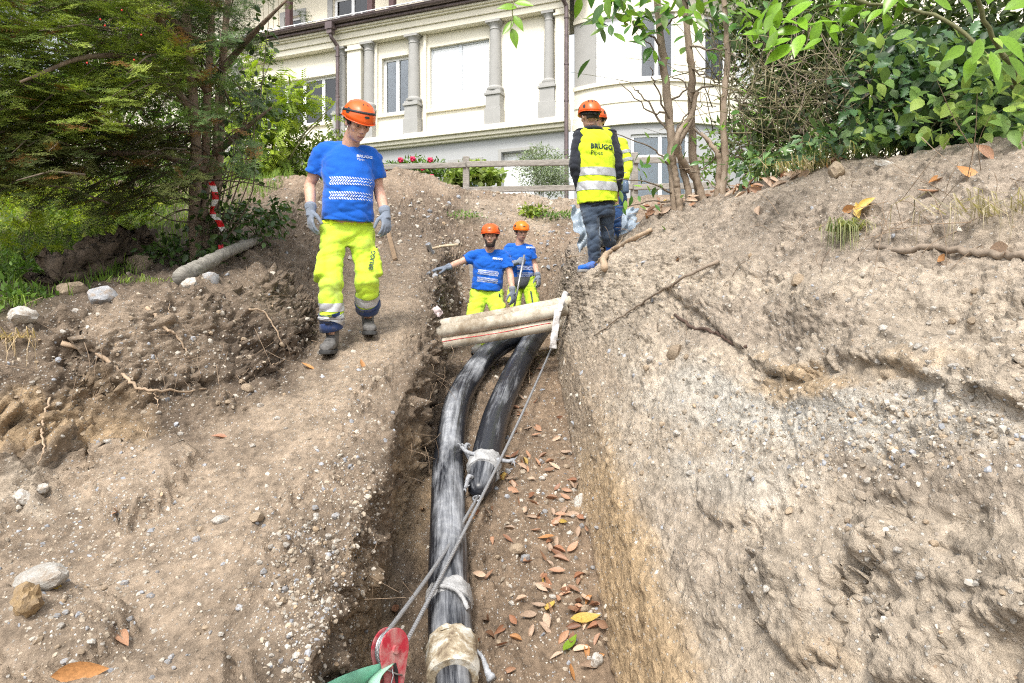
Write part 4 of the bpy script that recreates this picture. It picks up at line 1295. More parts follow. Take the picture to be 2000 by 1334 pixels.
def helmet(label, H, B, s, mat, strap=False, visor=False, logo=True):
    """climbing-style safety helmet"""
    o = thing('safety_helmet', label, 'helmet', H)
    T = lambda x, y, z: B @ Vector((x * s, y * s, z * s))
    m = MB(); n, mm = 40, 12
    def shell(an, ph, k=1.0):
        """an around, ph 0 at crown .. 1 at rim"""
        c, sn = math.cos(an), math.sin(an)
        rim = .028 + .010 * sn - .022 * max(-sn, 0) ** 2          # front a little higher, nape lower
        th = ph * math.pi / 2
        rx, ry, rz = .110, .136, .118
        ridge = 1 + .018 * math.exp(-((c * math.sin(th)) / .16) ** 2) * math.sin(th * 2) + .012 * math.cos(an * 6) * math.sin(th * 2) ** 2
        x = rx * c * math.sin(th) ** .9 * ridge * k; y = -.006 + ry * sn * math.sin(th) ** .9 * ridge * k
        z = rim + (rz + .028 - rim) * math.cos(th) ** .85 * (ridge if ph < .9 else 1)
        if ph > .93 and sn > .3: y += .022 * (sn - .3) * (ph - .93) / .07 ; z -= .006 * (ph - .93) / .07
        return (x, y, z)
    vs, fs = [T(*shell(0, 0))], []
    for i in range(1, mm + 1):
        for k in range(n): vs.append(T(*shell(2 * math.pi * k / n, i / mm)))
    for k in range(n): fs.append((0, 1 + k, 1 + (k + 1) % n))
    for i in range(mm - 1):
        for k in range(n):
            a = 1 + i * n
            fs.append((a + k, a + n + k, a + n + (k + 1) % n, a + (k + 1) % n))
    m.add(vs, fs)
    so = m.build('shell', mat, o, smooth=True)
    md = so.modifiers.new('s', 'SOLIDIFY'); md.thickness = .006; md.offset = -1
    # rim bead
    m = MB(); m.tube([T(*shell(2 * math.pi * k / n, 1.0)) for k in range(n + 1)], .004 * s, 6, cap=False); m.build('rim', mat, o, smooth=True)
    # vents
    def patch(an0, an1, p0, p1, name, mt, k=1.012):
        q = MB(); vv, ff = [], []
        for i in range(4):
            for j in range(4):
                a_ = an0 + (an1 - an0) * j / 3; p_ = p0 + (p1 - p0) * i / 3
                if i in (0, 3) and j in (0, 3): a_ += (an1 - an0) * (.2 if j == 0 else -.2)
                vv.append(T(*[c * k for c in shell(a_, p_)]))
        for i in range(3):
            for j in range(3): ff.append((i * 4 + j, (i + 1) * 4 + j, (i + 1) * 4 + j + 1, i * 4 + j + 1))
        q.add(vv, ff); return q.build(name, mt, o, smooth=True)
    for a in (15, 165): patch(R(a - 9), R(a + 9), .66, .88, 'side_vent', BLACKP)
    for a in (-30, 210): patch(R(a - 7), R(a + 7), .70, .90, 'side_vent', BLACKP)
    for a in (-55, -78, -102, -125): patch(R(a - 5), R(a + 5), .42, .58, 'rear_vent', BLACKP)
    for a in (72, 108): patch(R(a - 4), R(a + 4), .22, .32, 'front_vent', BLACKP)
    if logo: patch(R(80), R(100), .76, .84, 'badge', PRINTN)
    # cradle band at the nape with its dial, chin straps
    m = MB(); m.tube([T(.088 * math.cos(a), -.006 + .108 * math.sin(a), .012 - .03 * max(-math.sin(a), 0)) for a in np.linspace(R(165), R(375), 26)], .009 * s, 8); m.build('nape_band', BLACKP, o, smooth=True)
    m = MB(); ellipsoid(m, T(0, -.118, -.018), [.018 * s, .008 * s, .018 * s], B); m.build('dial', BLACKP, o, smooth=True)
    if strap:
        m = MB(); vv, ff = [], []
        for k in range(41):
            an = 2 * math.pi * k / 40
            ph = .80 - .16 * math.sin(an)
            for dp in (-.045, .045): vv.append(T(*[c * 1.025 for c in shell(an, min(ph + dp, .97))]))
        for k in range(40): ff.append((2*k, 2*k+1, 2*k+3, 2*k+2))
        m.add(vv, ff); st = m.build('goggle_strap', BLACKP, o, smooth=True)
        st.modifiers.new('s', 'SOLIDIFY').thickness = .004
    if visor:
        m = MB(); vv, ff = [], []
        for k in range(15):
            an = R(15) + R(40) * k / 14
            for z, rr in ((.02, 1.16), (.085, 1.17)): vv.append(T(.108 * rr * math.cos(an), -.006 + .134 * rr * math.sin(an), z))
        for k in range(14): ff.append((2*k, 2*k+2, 2*k+3, 2*k+1))
        m.add(vv, ff); st = m.build('goggle_lens', GOGG, o, smooth=True); st.modifiers.new('s', 'SOLIDIFY').thickness = .004
    return o

def hand(mb, W, y, z, side, s, curl=.35, spread=.10, grip=False):
    """W wrist, y along the hand, z back of the hand, side +1 when the thumb lies on +x"""
    y = Vector(y).normalized(); z = Vector(z); z = (z - y * z.dot(y)).normalized(); x = y.cross(z).normalized() * side
    L = lambda a, b, c: W + (x * a + y * b + z * c) * s
    B = Matrix((x, y, z)).transposed()
    ellipsoid(mb, L(0, .045, 0), [.042 * s, .055 * s, .018 * s], B)
    mb.tube([L(0, -.05, 0), L(0, .0, 0), L(0, .035, 0)], [.036 * s, .032 * s, .034 * s], 12, squash=.8)
    for k, (ox, ln) in enumerate(((.031, .068), (.011, .078), (-.010, .072), (-.030, .056))):
        c = curl * (1 + .12 * k)
        p = L(ox, .088 - abs(ox - .005) * .25, 0); a = 0.0
        pts = [L(ox * .9, .06, 0), p]; d_ = y + x * (ox * spread * 30)
        d_.normalize()
        for j, f in enumerate((.45, .32, .23)):
            a += c
            dd = d_ * math.cos(a) - z * math.sin(a)
            p = p + dd * (ln * f * s); pts.append(p)
        limb(mb, pts, [.0105 * s, .0105 * s, .0100 * s, .0092 * s, .0082 * s], 8)
    t0 = L(.030, .022, -.006); dd = (x * .75 + y * .62 - z * (.25 + curl * .4)).normalized(); t1 = t0 + dd * .034 * s
    dd = (x * (.45 - .5 * curl) + y * .85 - z * (.3 + curl * .5)).normalized(); t2 = t1 + dd * .030 * s
    t3 = t2 + (dd - x * .25 * curl).normalized() * .024 * s
    limb(mb, [L(.015, .012, 0), t0, t1, t2, t3], [.016 * s, .016 * s, .0135 * s, .012 * s, .010 * s], 8)

def boot(root, A, fwd, s, mat, sole, name='boot', shaft=.12, up=(0, 0, 1)):
    """A ankle joint, fwd toe direction"""
    up = Vector(up).normalized(); f = Vector(fwd); f = (f - up * f.dot(up)).normalized(); r = f.cross(up)
    L = lambda a, b, c: A + (r * a + f * b + up * c) * s
    m = MB()
    rings = []
    for b, w, h0, h1 in ((-.075, .030, -.085, -.03), (-.06, .036, -.09, .01), (-.02, .038, -.092, .03), (.03, .040, -.092, .012), (.08, .046, -.092, -.02), (.13, .050, -.092, -.035), (.17, .046, -.092, -.040), (.195, .030, -.090, -.052)):
        rings.append((L(0, b, (h0 + h1) / 2), r, up, w * s, (h1 - h0) / 2 * s))
    loft(m, rings, 18, 2.6)
    m.tube([L(0, -.025, -.04), L(0, -.022, .02), L(0, -.015, shaft)], [.042 * s, .046 * s, .052 * s], 14)
    me = remeshed(m, .0075 * s, 3, name); me.materials.append(mat)
    V, N = vget(me); V += N * (fbm(V * 30, 3) * .004)[:, None]; vset(me, V)
    o = link(name, me, root)
    m = MB(); vs, fs = [], []
    ol = [(-.036, -.05), (-.030, -.075), (0, -.085), (.030, -.075), (.036, -.05), (.038, .02), (.050, .10), (.050, .15), (.034, .192), (0, .205), (-.034, .192), (-.050, .15), (-.050, .10), (-.038, .02)]
    n = len(ol)
    for z in (-.112, -.086):
        for a, b in ol: vs.append(L(a * 1.05, b * 1.02, z))
    fs = [tuple(reversed(range(n))), tuple(range(n, 2 * n))] + [(k, (k + 1) % n, n + (k + 1) % n, n + k) for k in range(n)]
    m.add(vs, fs); m.build('sole', sole, o, bevel=.006)
    if name == 'boot':
        m = MB()
        for k in range(4):
            c = L(0, .035 + .022 * k, .006 - .016 * k)
            m.tube([c - r * .026 * s, c + up * .006 * s, c + r * .026 * s], .0035 * s, 5)
        m.build('laces', SOLE, o, smooth=True)
    return o

def axis_lerp(a, b, t): return (Vector(a) * (1 - t) + Vector(b) * t).normalized()

def person(label, J, s, face, top, bottom, shoes, gloves=('l', 'r'), beard=0, vox=.009, group='people on the site', helm=None, gaze=0, shoe_mats=(None, None), hand_curl=(.35, .35), belly=0.0, hand_dirs=None, hand_back=None, foot_dirs=None):
    """J: joints in the place; face: (forward, up) of the head"""
    base = (J['an_l'] + J['an_r']) / 2; base = Vector((base.x, base.y, min(J['an_l'].z, J['an_r'].z) - .11 * s))
    root = thing('person', label, 'person', base, 0, group)
    J = {k: Vector(v) - base for k, v in J.items()}
    f = Vector(face[0]).normalized(); u_ = Vector(face[1]); u_ = (u_ - f * u_.dot(f)).normalized(); r_ = f.cross(u_)
    HB = Matrix((r_, f, u_)).transposed(); H = J['head']
    shv = (J['sh_r'] - J['sh_l']).normalized(); hpv = (J['hip_r'] - J['hip_l']).normalized()   # towards the person's right
    pel = (J['hip_l'] + J['hip_r']) / 2; nk = J['neck']
    spine = (nk - pel)
    def ring(t, a, b, fo=0.0):
        """t 0 pelvis .. 1 neck base"""
        rr = axis_lerp(hpv, shv, min(max(t, 0), 1)); ax = spine.normalized(); rr = (rr - ax * rr.dot(ax)).normalized()
        ff = ax.cross(rr).normalized()                                   # forward
        return (pel + spine * t + ff * fo * s, rr, ff, a * s, b * s)
    def torso(mb, g, tee=False):
        rows = ((-.14, .155, .105, 0), (0, .165, .115, 0), (.15, .160, .112 + belly * .6, .01 + belly * .5), (.32, .155, .11 + belly, .014 + belly * .8), (.52, .165, .112 + belly * .5, .008 + belly * .3), (.70, .182, .122, 0), (.84, .172, .110, -.01), (.93, .125, .082, -.014), (1.0, .072, .060, -.010))
        if tee: rows = ((.085, .174, .128 + belly * .6, .01 + belly * .4), (.16, .176, .128 + belly * .8, .01 + belly * .5), (.32, .172, .122 + belly, .014 + belly * .8), (.52, .172, .118 + belly * .5, .008 + belly * .3), (.70, .184, .124, 0), (.84, .174, .112, -.01), (.93, .125, .084, -.014), (.985, .080, .066, -.010))
        loft(mb, [ring(t, a + g, b + g, fo) for t, a, b, fo in rows])
        for q in ('sh_l', 'sh_r'):
            limb(mb, [nk + (J[q] - nk) * .25 - spine.normalized() * .035 * s, J[q].lerp(nk, .12)], [(.060 + g) * s, (.062 + g) * s])
    def arm(mb, q, g0, g1, t_end=1.0):
        a, b, c = J['sh_' + q], J['el_' + q], J['wr_' + q]
        limb(mb, [a, a.lerp(b, .35), a.lerp(b, .8), b, b.lerp(c, .25), b.lerp(c, .6), c], [(.056 + g0) * s, (.051 + g0) * s, (.042 + g0) * s, (.040 + g0 * .8) * s, (.043 + g1) * s, (.036 + g1) * s, (.028 + g1) * s])
    def leg(mb, q, gt, gk, ga, cut=1.0):
        a, b, c = J['hip_' + q], J['kn_' + q], J['an_' + q]
        limb(mb, [a, a.lerp(b, .3), a.lerp(b, .7), b, b.lerp(c, .3), b.lerp(c, .65), b.lerp(c, cut)], [(.092 + gt) * s, (.086 + gt) * s, (.068 + gt) * s, (.057 + gk) * s, (.058 + gk) * s, (.048 + ga) * s, (.040 + ga) * s])
    # body: one continuous surface
    m = MB(); torso(m, -.012)
    for q in 'lr': arm(m, q, 0, 0); leg(m, q, -.03, -.022, -.012)
    m.tube([nk - spine.normalized() * .04 * s, nk.lerp(H, .35), H - u_ * .06 * s - f * .01 * s], [.066 * s, .058 * s, .056 * s], 14)
    head_shapes(m, H, HB, s)
    for q in 'lr':
        if q not in gloves:
            hd_ = (J['wr_' + q] - J['el_' + q])
            hand(m, J['wr_' + q], hd_, hand_back[q] if hand_back and q in hand_back else Vector((0, 1, .3)), 1, s)
    bo = link('body', remeshed(m, vox * s, 3, 'body'), root); bo.data.materials.append(SKIN)
    face_parts(root, H, HB, s, beard, gaze)
    out = {'root': root, 'J': J, 'H': H, 'HB': HB, 'spine': spine, 'shv': shv, 'ring': ring, 'base': base, 'torso': torso, 'arm': arm, 'leg': leg}
    # top
    def wrinkle(me, amp, zs, seed):
        V, N = vget(me)
        w = fbm(np.stack([V[:, 0] * 7, V[:, 1] * 7, V[:, 2] * zs], -1) + seed, 3, billow=False)
        q = np.stack([V[:, 0] * 3.2 + V[:, 2] * 2.2, V[:, 1] * 3.2, V[:, 2] * zs * .42], -1) + seed * 2
        cr = np.clip(1 - np.abs(perlin(q)) * 2.2, 0, 1) ** 3 + .6 * np.clip(1 - np.abs(perlin(q * 2.1 + 9)) * 2.2, 0, 1) ** 3
        V += N * (amp * .6 * w - amp * 1.15 * cr)[:, None]
        vset(me, V)
    out['wrinkle'] = wrinkle
    if top:
        m = MB(); torso(m, .014, top['kind'] == 'tee')
        if top['kind'] == 'tee':
            for q in 'lr':
                a, b = J['sh_' + q], J['el_' + q]
                m.tube([a.lerp(b, -.12), a, a.lerp(b, .30), a.lerp(b, .66)], [.06 * s, .076 * s, .074 * s, .078 * s], 16)
        elif top['kind'] == 'jacket':
            for q in 'lr': arm(m, q, .026, .024)
        me = remeshed(m, .0095 * s, 3, top['name']); me.materials.append(top['mat'])
        wrinkle(me, .010 * s, 13, 3 + s * 50)
        out['top'] = link(top['name'], me, root)
    if bottom:
        m = MB()
        loft(m, [ring(t, a, b, 0) for t, a, b in ((-.20, .145, .110), (-.08, .174, .128), (.02, .172, .124), (.10, .158, .112 + belly * .3), (.18, .15, .106 + belly * .3))])
        for q in 'lr': leg(m, q, bottom['g'], bottom['g'] + bottom.get('gk', .008), bottom['ga'], bottom.get('cut', .86))
        if bottom.get('pocket'):
            for q in 'lr':
                a, b = J['hip_' + q], J['kn_' + q]
                o_ = (hpv if q == 'r' else -hpv)
                c = a.lerp(b, .66) + o_ * .078 * s
                ax = (a - b).normalized(); ff = ax.cross(o_).normalized()
                loft(m, [(c - ax * .10 * s, o_, ff, .035 * s, .075 * s), (c - ax * .09 * s, o_, ff, .040 * s, .08 * s), (c + ax * .08 * s, o_, ff, .032 * s, .075 * s), (c + ax * .10 * s, o_, ff, .03 * s, .07 * s)], 14, 4)
        me = remeshed(m, .0105 * s, 3, bottom['name']); me.materials.append(bottom['mat'])
        V, N = vget(me)
        w = fbm(np.stack([V[:, 0] * 9, V[:, 1] * 9, V[:, 2] * 15], -1) + 31 * s, 3)
        q = np.stack([V[:, 0] * 3.5 - V[:, 2] * 2.5, V[:, 1] * 3.5, V[:, 2] * 6], -1) + 13 * s
        cr = np.clip(1 - np.abs(perlin(q)) * 2.0, 0, 1) ** 3 + .7 * np.clip(1 - np.abs(perlin(q * 2.1 + 9)) * 2.2, 0, 1) ** 3
        V += N * (.005 * s * w - .013 * s * cr + .006 * s)[:, None]; vset(me, V)
        out['bottom'] = link(bottom['name'], me, root)
    for k, q in enumerate('lr'):
        if shoes:
            fd = (foot_dirs or {}).get(q, f)
            boot(root, J['an_' + q], fd, s * 1.02, shoe_mats[0] or BOOT, shoe_mats[1] or SOLE, shoes)
        if q in gloves:
            m = MB()
            hd_ = Vector((hand_dirs or {}).get(q, J['wr_' + q] - J['el_' + q]))
            zb = Vector((hand_back or {}).get(q, hpv if q == 'r' else -hpv))
            y_ = hd_.normalized(); z_ = (zb - y_ * zb.dot(y_)).normalized(); x_ = y_.cross(z_)
            fw = Vector((hand_dirs or {}).get('thumb_' + q, spine.cross(shv) * -1))
            side = 1 if x_.dot(fw) > 0 else -1
            hand(m, J['wr_' + q], hd_, zb, side, s * 1.08, hand_curl[k])
            me = remeshed(m, .0045 * s, 2, 'glove'); me.materials.append(GLOVE)
            link('glove', me, root)
            c = MB(); ax = (J['wr_' + q] - J['el_' + q]).normalized(); w0 = J['wr_' + q]
            c.tube([w0 - ax * .055 * s, w0 - ax * .03 * s, w0 - ax * .005 * s], [.042 * s, .040 * s, .037 * s], 16)
            c.build('glove_cuff', GLOVE, root, smooth=True)
    if helm:
        ho = helmet(helm[0], base + H, HB, s * 1.02, helm[1], **(helm[2] if len(helm) > 2 else {}))
        ho['group'] = 'orange safety helmets'
    return out

def tee_print(pp, right, up, org, w, rows=((0, 1.0),), fade=True, s=1.0):
    """two silver tread-like bands printed on the shirt front"""
    bv = bvh_of(pp['top'])
    right, up = Vector(right).normalized(), Vector(up).normalized()
    dirn = -(right.cross(up)).normalized()
    for zoff, _ in rows:
        vs, fs = [], []
        ncol = 17
        cw = w / ncol
        for c in range(ncol):
            for r_ in range(3):
                k = 1.0 if not fade else 1 - .45 * max(0, (c / ncol - .45)) / .55
                x0 = c * cw + (r_ % 2) * cw * .4; z0 = zoff - r_ * .021 * s
                hw = cw * .27 * k; hh = .0080 * s * k; sl = .34 * cw * (1 if r_ % 2 == 0 else -1)
                b = len(vs)
                for dx, dz in ((-hw + sl, -hh), (hw + sl, -hh), (hw - sl, hh), (-hw - sl, hh)):
                    vs.append(Vector(org) + right * (x0 + dx) + up * (z0 + dz))
                fs.append((b, b + 1, b + 2, b + 3))
        project_mesh(vs, fs, bv, dirn, .004, 'reflective_print', REFLP, pp['root'])
    return bv

# --- worker in front on the path, coming down towards the camera
D1 = 5.15
s1 = 1.0
w1 = dict(head=P(699, 238, 5.03), neck=P(683, 281, 5.15), sh_r=P(630, 299, 5.16), sh_l=P(728, 309, 5.22), el_r=P(605, 362, 5.20), wr_r=P(607, 412, 5.05), el_l=P(740, 372, 5.28), wr_l=P(753, 419, 5.14),
          hip_r=P(652, 448, 5.17), hip_l=P(705, 448, 5.23), kn_r=P(646, 556, 5.02), an_r=P(648, 655, 5.06), kn_l=P(716, 548, 5.18), an_l=P(719, 626, 5.42))
g0 = gz(w1['an_r'].x, w1['an_r'].y); dz = (g0 + .105) - w1['an_r'].z
g1 = gz(w1['an_l'].x, w1['an_l'].y); w1['an_l'].z = max(g1 + .115, w1['an_l'].z - .05)
w1['an_r'].z += dz
P1 = person('worker in blue t-shirt and yellow trousers walking down the path, looking at the trench', w1, s1, (Vector((.50, -.66, -.56)), Vector((.26, -.36, .90))),
            dict(kind='tee', name='t_shirt', mat=BLUE), dict(name='trousers', mat=HIVIS, g=.006, gk=.022, ga=.036, cut=.66, pocket=True), 'boot', beard=0, vox=.0072, belly=.022,
            helm=('orange helmet with dark goggle strap on the worker walking down the path', ORANGE, dict(strap=True)), gaze=.4, hand_curl=(.42, .30),
            hand_dirs={'r': Vector((.02, -.10, -1)), 'l': Vector((.14, -.25, -1)), 'thumb_r': Vector((.35, -1, 0)), 'thumb_l': Vector((-.35, -1, 0))}, hand_back={'r': Vector((-.75, -.65, 0)), 'l': Vector((.75, -.65, 0))},
            foot_dirs={'r': Vector((.02, -1, -.25)), 'l': Vector((.30, -1, -.25))})
rt = P1['root']; J1 = P1['J']; B1 = Vector(P1['base'])
rv = Vector((1, .06, 0)).normalized(); uv_ = Vector((0, 0, 1))
bv1 = tee_print(P1, rv, uv_, P(652, 354, 5.15) - B1, .30, ((0, 1), (-.105, 1)))
text_on('BRUGG', .031, P(698, 309, 5.1) - B1, rv, uv_, bv1, .004, 'shirt_lettering', REFLP, rt, .0008)
text_on('Pipes', .024, P(699, 315, 5.1) - B1, rv, uv_, bv1, .004, 'shirt_lettering', REFLP, rt)
tr = P1['bottom']
def leg_band(pp, q, t0, t1, mat, name, off=.005):
    J = pp['J']; a, b = J['kn_' + q], J['an_' + q]; o_ = 'l' if q == 'r' else 'r'
    c0, c1 = J['kn_' + o_], J['an_' + o_]
    def near(c):
        t = max(0, min(1, (c - a).dot(b - a) / (b - a).length_squared)); t2 = max(0, min(1, (c - c0).dot(c1 - c0) / (c1 - c0).length_squared))
        return (c - a.lerp(b, t)).length < (c - c0.lerp(c1, t2)).length
    return inner_strip(pp['bottom'], a.lerp(b, t0), a.lerp(b, t1), off, mat, name, pp['root'], near)
leg_band(P1, 'r', .34, .50, REFL, 'reflective_band'); leg_band(P1, 'l', .30, .50, REFL, 'reflective_band')
def cuff(pp, q, t0, t1, r0, r1, mat, name):
    J = pp['J']; a, b = J['kn_' + q], J['an_' + q]; m = MB()
    n = 6; m.tube([a.lerp(b, t0 + (t1 - t0) * k / n) + Vector((random.uniform(-.004, .004),) * 3) for k in range(n + 1)], [r0 + (r1 - r0) * k / n + random.uniform(-.004, .005) for k in range(n + 1)], 20, jit=.03)
    m.build(name, mat, pp['root'], smooth=True)
cuff(P1, 'r', .51, .86, .086, .080, NAVY, 'trouser_cuff'); cuff(P1, 'l', .51, .74, .092, .090, NAVY, 'trouser_cuff')
cuff(P1, 'r', .58, .71, .092, .090, REFL, 'reflective_band')
text_on('BRUGG', .042, P(724, 526, 5.05) - B1, Vector((0.1, 0, 1)), Vector((-1, 0, .1)), bvh_of(tr), .004, 'trouser_lettering', PRINTN, rt, .001)
# belt and loops
inner_strip(tr, J1['hip_r'].lerp(J1['hip_l'], .5) + P1['spine'] * .055, J1['hip_r'].lerp(J1['hip_l'], .5) + P1['spine'] * .085, .004, HIVISC, 'waistband', rt)
pv = bvh_of(tr)
for du in (-.085, .075):
    c = J1['hip_r'].lerp(J1['hip_l'], .5) + P1['spine'] * .07 + rv * du
    h = pv.ray_cast(c + Vector((0, -.5, 0)), Vector((0, 1, 0)))[0]
    if h: m = MB(); m.bar(h + Vector((0, -.006, -.03)), h + Vector((0, -.006, .03)), .022, .010, up=(0, 1, 0)); m.build('belt_loop', HIVISC, rt, bevel=.003)
# --- bearded worker standing in the trench, one hand on its edge
d2 = 8.3
w2 = dict(head=P(958, 461, 8.22), neck=P(957, 490, 8.3), sh_r=P(928, 499, 8.3), sh_l=P(986, 501, 8.3), el_r=P(897, 513, 8.25), wr_r=P(872, 523, 8.15), el_l=P(997, 537, 8.25), wr_l=P(1001, 570, 8.12),
          hip_r=P(934, 573, 8.35), hip_l=P(966, 573, 8.35), kn_r=P(929, 632, 8.15), an_r=P(937, 690, 8.2), kn_l=P(972, 630, 8.1), an_l=P(980, 690, 8.35))
for q in ('an_r', 'an_l'): w2[q].z = -.42 + .13
P2 = person('bearded worker with blue t-shirt in the trench, arm stretched to its left edge', w2, .98, (Vector((-.05, -1, -.10)), Vector((0, 0, 1))),
            dict(kind='tee', name='t_shirt', mat=BLUE), dict(name='trousers', mat=HIVIS, g=.016, gk=.014, ga=.04, pocket=True), 'boot', beard=2, vox=.0085,
            helm=('dull orange helmet on the bearded worker in the trench', ORANGE), hand_curl=(.45, .12),
            hand_dirs={'r': Vector((-1, -.2, -.12)), 'l': Vector((.12, -.1, -1)), 'thumb_r': Vector((0, -1, -.2)), 'thumb_l': Vector((-.2, -1, 0))}, hand_back={'r': Vector((0, -.3, 1)), 'l': Vector((.8, -.6, 0))},
            foot_dirs={'r': Vector((-.3, -1, 0)), 'l': Vector((.2, -1, 0))})
B2 = Vector(P2['base'])
bv2 = tee_print(P2, Vector((1, 0, -.12)), Vector((.1, 0, 1)), P(934, 527, 8.2) - B2, .24, ((0, 1), (-.085, 1)), False, .95)
text_on('BRUGG', .034, P(962, 506, 8.2) - B2, Vector((1, 0, -.1)), Vector((.1, 0, 1)), bv2, .004, 'shirt_lettering', REFLP, P2['root'], .0015)
# boot resting on the left pipe, seen under the ducts, belongs to the same man: his right boot already stands there

# --- worker behind, holding a bar
w3 = dict(head=P(1018, 452, 9.36), neck=P(1014, 477, 9.42), sh_r=P(992, 486, 9.5), sh_l=P(1036, 488, 9.4), el_r=P(990, 516, 9.42), wr_r=P(1010, 513, 9.22), el_l=P(1044, 517, 9.42), wr_l=P(1051, 540, 9.3),
          hip_r=P(1006, 548, 9.5), hip_l=P(1032, 548, 9.45), kn_r=P(1008, 600, 9.35), an_r=P(1008, 655, 9.45), kn_l=P(1040, 600, 9.3), an_l=P(1042, 655, 9.4))
for q in ('an_r', 'an_l'): w3[q].z = -.35 + .13
P3 = person('worker with blue t-shirt in the trench gripping a thin bar, behind the bearded worker', w3, .93, (Vector((.30, -.93, -.22)), Vector((0, -.1, 1))),
            dict(kind='tee', name='t_shirt', mat=BLUE), dict(name='trousers', mat=HIVIS, g=.016, gk=.014, ga=.04, pocket=True), 'boot', vox=.009,
            helm=('bright orange helmet on the worker gripping the bar', ORANGE2), hand_curl=(.35, .85),
            hand_dirs={'r': Vector((.9, -.45, .25)), 'l': Vector((.15, -.3, -1)), 'thumb_r': Vector((0, -.3, 1)), 'thumb_l': Vector((-.2, -1, 0))}, hand_back={'r': Vector((-.3, -.95, .1)), 'l': Vector((.8, -.6, 0))})
B3 = Vector(P3['base'])
bv3 = tee_print(P3, Vector((1, -.1, 0)), Vector((0, 0, 1)), P(1010, 520, 9.3) - B3, .22, ((0, 1), (-.085, 1)), False, .95)
text_on('BRUGG', .032, P(1027, 484, 9.3) - B3, Vector((1, -.1, 0)), Vector((0, 0, 1)), bv3, .004, 'shirt_lettering', REFLP, P3['root'], .0015)
m = MB(); c = (P3['J']['hip_r'] + P3['J']['hip_l']) / 2 + P3['spine'] * .02 + Vector((-.01, -.135, -.02))
loft(m, [(c + Vector((0, .0, -.10)), Vector((1, 0, 0)), Vector((0, 1, 0)), .04, .02), (c + Vector((0, -.01, -.05)), Vector((1, 0, 0)), Vector((0, 1, 0)), .09, .03), (c + Vector((0, 0, .05)), Vector((1, 0, 0)), Vector((0, 1, 0)), .12, .03)], 14, 3)
m.build('waist_pouch', GREYF, P3['root'], smooth=True)
for P_, u0, u1, v0, v1, dd in ((P3, 1037, 1041, 568, 594, 9.2), (P2, 975, 976, 573, 580, 8.1)):
    b_ = Vector(P_['base']); bv = bvh_of(P_['bottom']); vs = []
    for k in range(7):
        for du in (-1.6, 1.6): vs.append(P(u0 + (u1 - u0) * k / 6 + du, v0 + (v1 - v0) * k / 6, dd) - b_)
    project_mesh(vs, [(2*k, 2*k+1, 2*k+3, 2*k+2) for k in range(6)], bv, Vector((0, 1, 0)), .005, 'trouser_lettering', PRINTN, P_['root'])
m = MB(); a, b = P(1024, 498, 9.14), P(1003, 606, 8.95)
m.tube([Vector((0, 0, 0)), (b - a) * .5, b - a], [.014, .015, .014], 10)
tag(m.build('metal_bar', STEEL, None, smooth=True, loc=a), 'thin grey metal bar held upright by the worker in the trench', 'bar')

# --- man in a hi-vis waistcoat seen from behind
d4 = 7.2
w4 = dict(head=P(1152, 226, 7.17), neck=P(1157, 256, 7.2), sh_l=P(1133, 268, 7.17), sh_r=P(1192, 268, 7.24), el_l=P(1123, 325, 7.12), wr_l=P(1137, 380, 6.98 + .30), el_r=P(1209, 325, 7.22), wr_r=P(1203, 372, 7.32),
          hip_l=P(1150, 396, 7.2), hip_r=P(1184, 396, 7.24), kn_l=P(1159, 462, 7.12), an_l=P(1161, 524, 7.16), kn_r=P(1186, 462, 7.32), an_r=P(1192, 515, 7.42))
for q in ('an_l', 'an_r'):
    g = gz(w4[q].x, w4[q].y); w4[q].z = g + .105
P4 = person('man seen from behind in a lettered yellow safety waistcoat and dark jeans', w4, 1.0, (Vector((-.35, .93, -.1)), Vector((-.05, 0, 1))),
            dict(kind='jacket', name='jacket', mat=BLACKF), dict(name='jeans', mat=JEANS, g=.004, ga=.022, cut=.93), 'shoe', gloves=(), vox=.0085,
            helm=('orange helmet seen from behind on the man in the lettered waistcoat', ORANGE, dict(logo=False)), shoe_mats=(SHOEB, SHOEG), foot_dirs={'l': Vector((-.75, -.55, -.15)), 'r': Vector((.2, .8, 0))})
B4 = Vector(P4['base']); J4 = P4['J']
m = MB()
loft(m, [P4['ring'](t, a, b, fo) for t, a, b, fo in ((-.01, .212, .165, 0), (.05, .214, .165, 0), (.3, .212, .158, 0), (.55, .210, .155, 0), (.74, .208, .155, 0), (.86, .186, .140, -.006), (.95, .135, .11, -.014), (1.0, .095, .085, -.012))])
for q in ('sh_l', 'sh_r'):
    a = J4[q]; n_ = J4['neck']; limb(m, [n_.lerp(a, .35) - Vector((0, 0, .03)), a.lerp(n_, .22)], [.088, .086])
me = remeshed(m, .0095, 3, 'waistcoat'); me.materials.append(HIVISC); P4['wrinkle'](me, .011, 8, 77)
vest = link('waistcoat', me, P4['root'])
pl = (J4['hip_l'] + J4['hip_r']) / 2; upv = P4['spine'].normalized()
tz = lambda v: P(1160, v, 7.05).z - B4.z
tilt = Vector((.06, 0, 1)).normalized()
for va, vb in ((325, 341), (353, 370)):
    c = Vector((pl.x, pl.y, 0))
    inner_strip(vest, c + Vector((0, 0, tz(vb))), c + Vector((0, 0, tz(va))), .004, REFL, 'reflective_band', P4['root'])
bv4 = bvh_of(vest)
text_on('BRUGG', .069, P(1154, 287, 7.0) - B4, Vector((1, 0, -.01)), Vector((0, 0, 1)), bv4, .004, 'waistcoat_lettering', PRINTN, P4['root'], .0025)
text_on('Pipes', .058, P(1155, 299, 7.0) - B4, Vector((1, 0, -.01)), Vector((0, 0, 1)), bv4, .004, 'waistcoat_lettering', PRINTN, P4['root'])
inner_strip(P4['top'], J4['neck'] + Vector((0, 0, -.005)), J4['neck'] + Vector((0, 0, .05)), .008, BLACKF, 'collar', P4['root'])
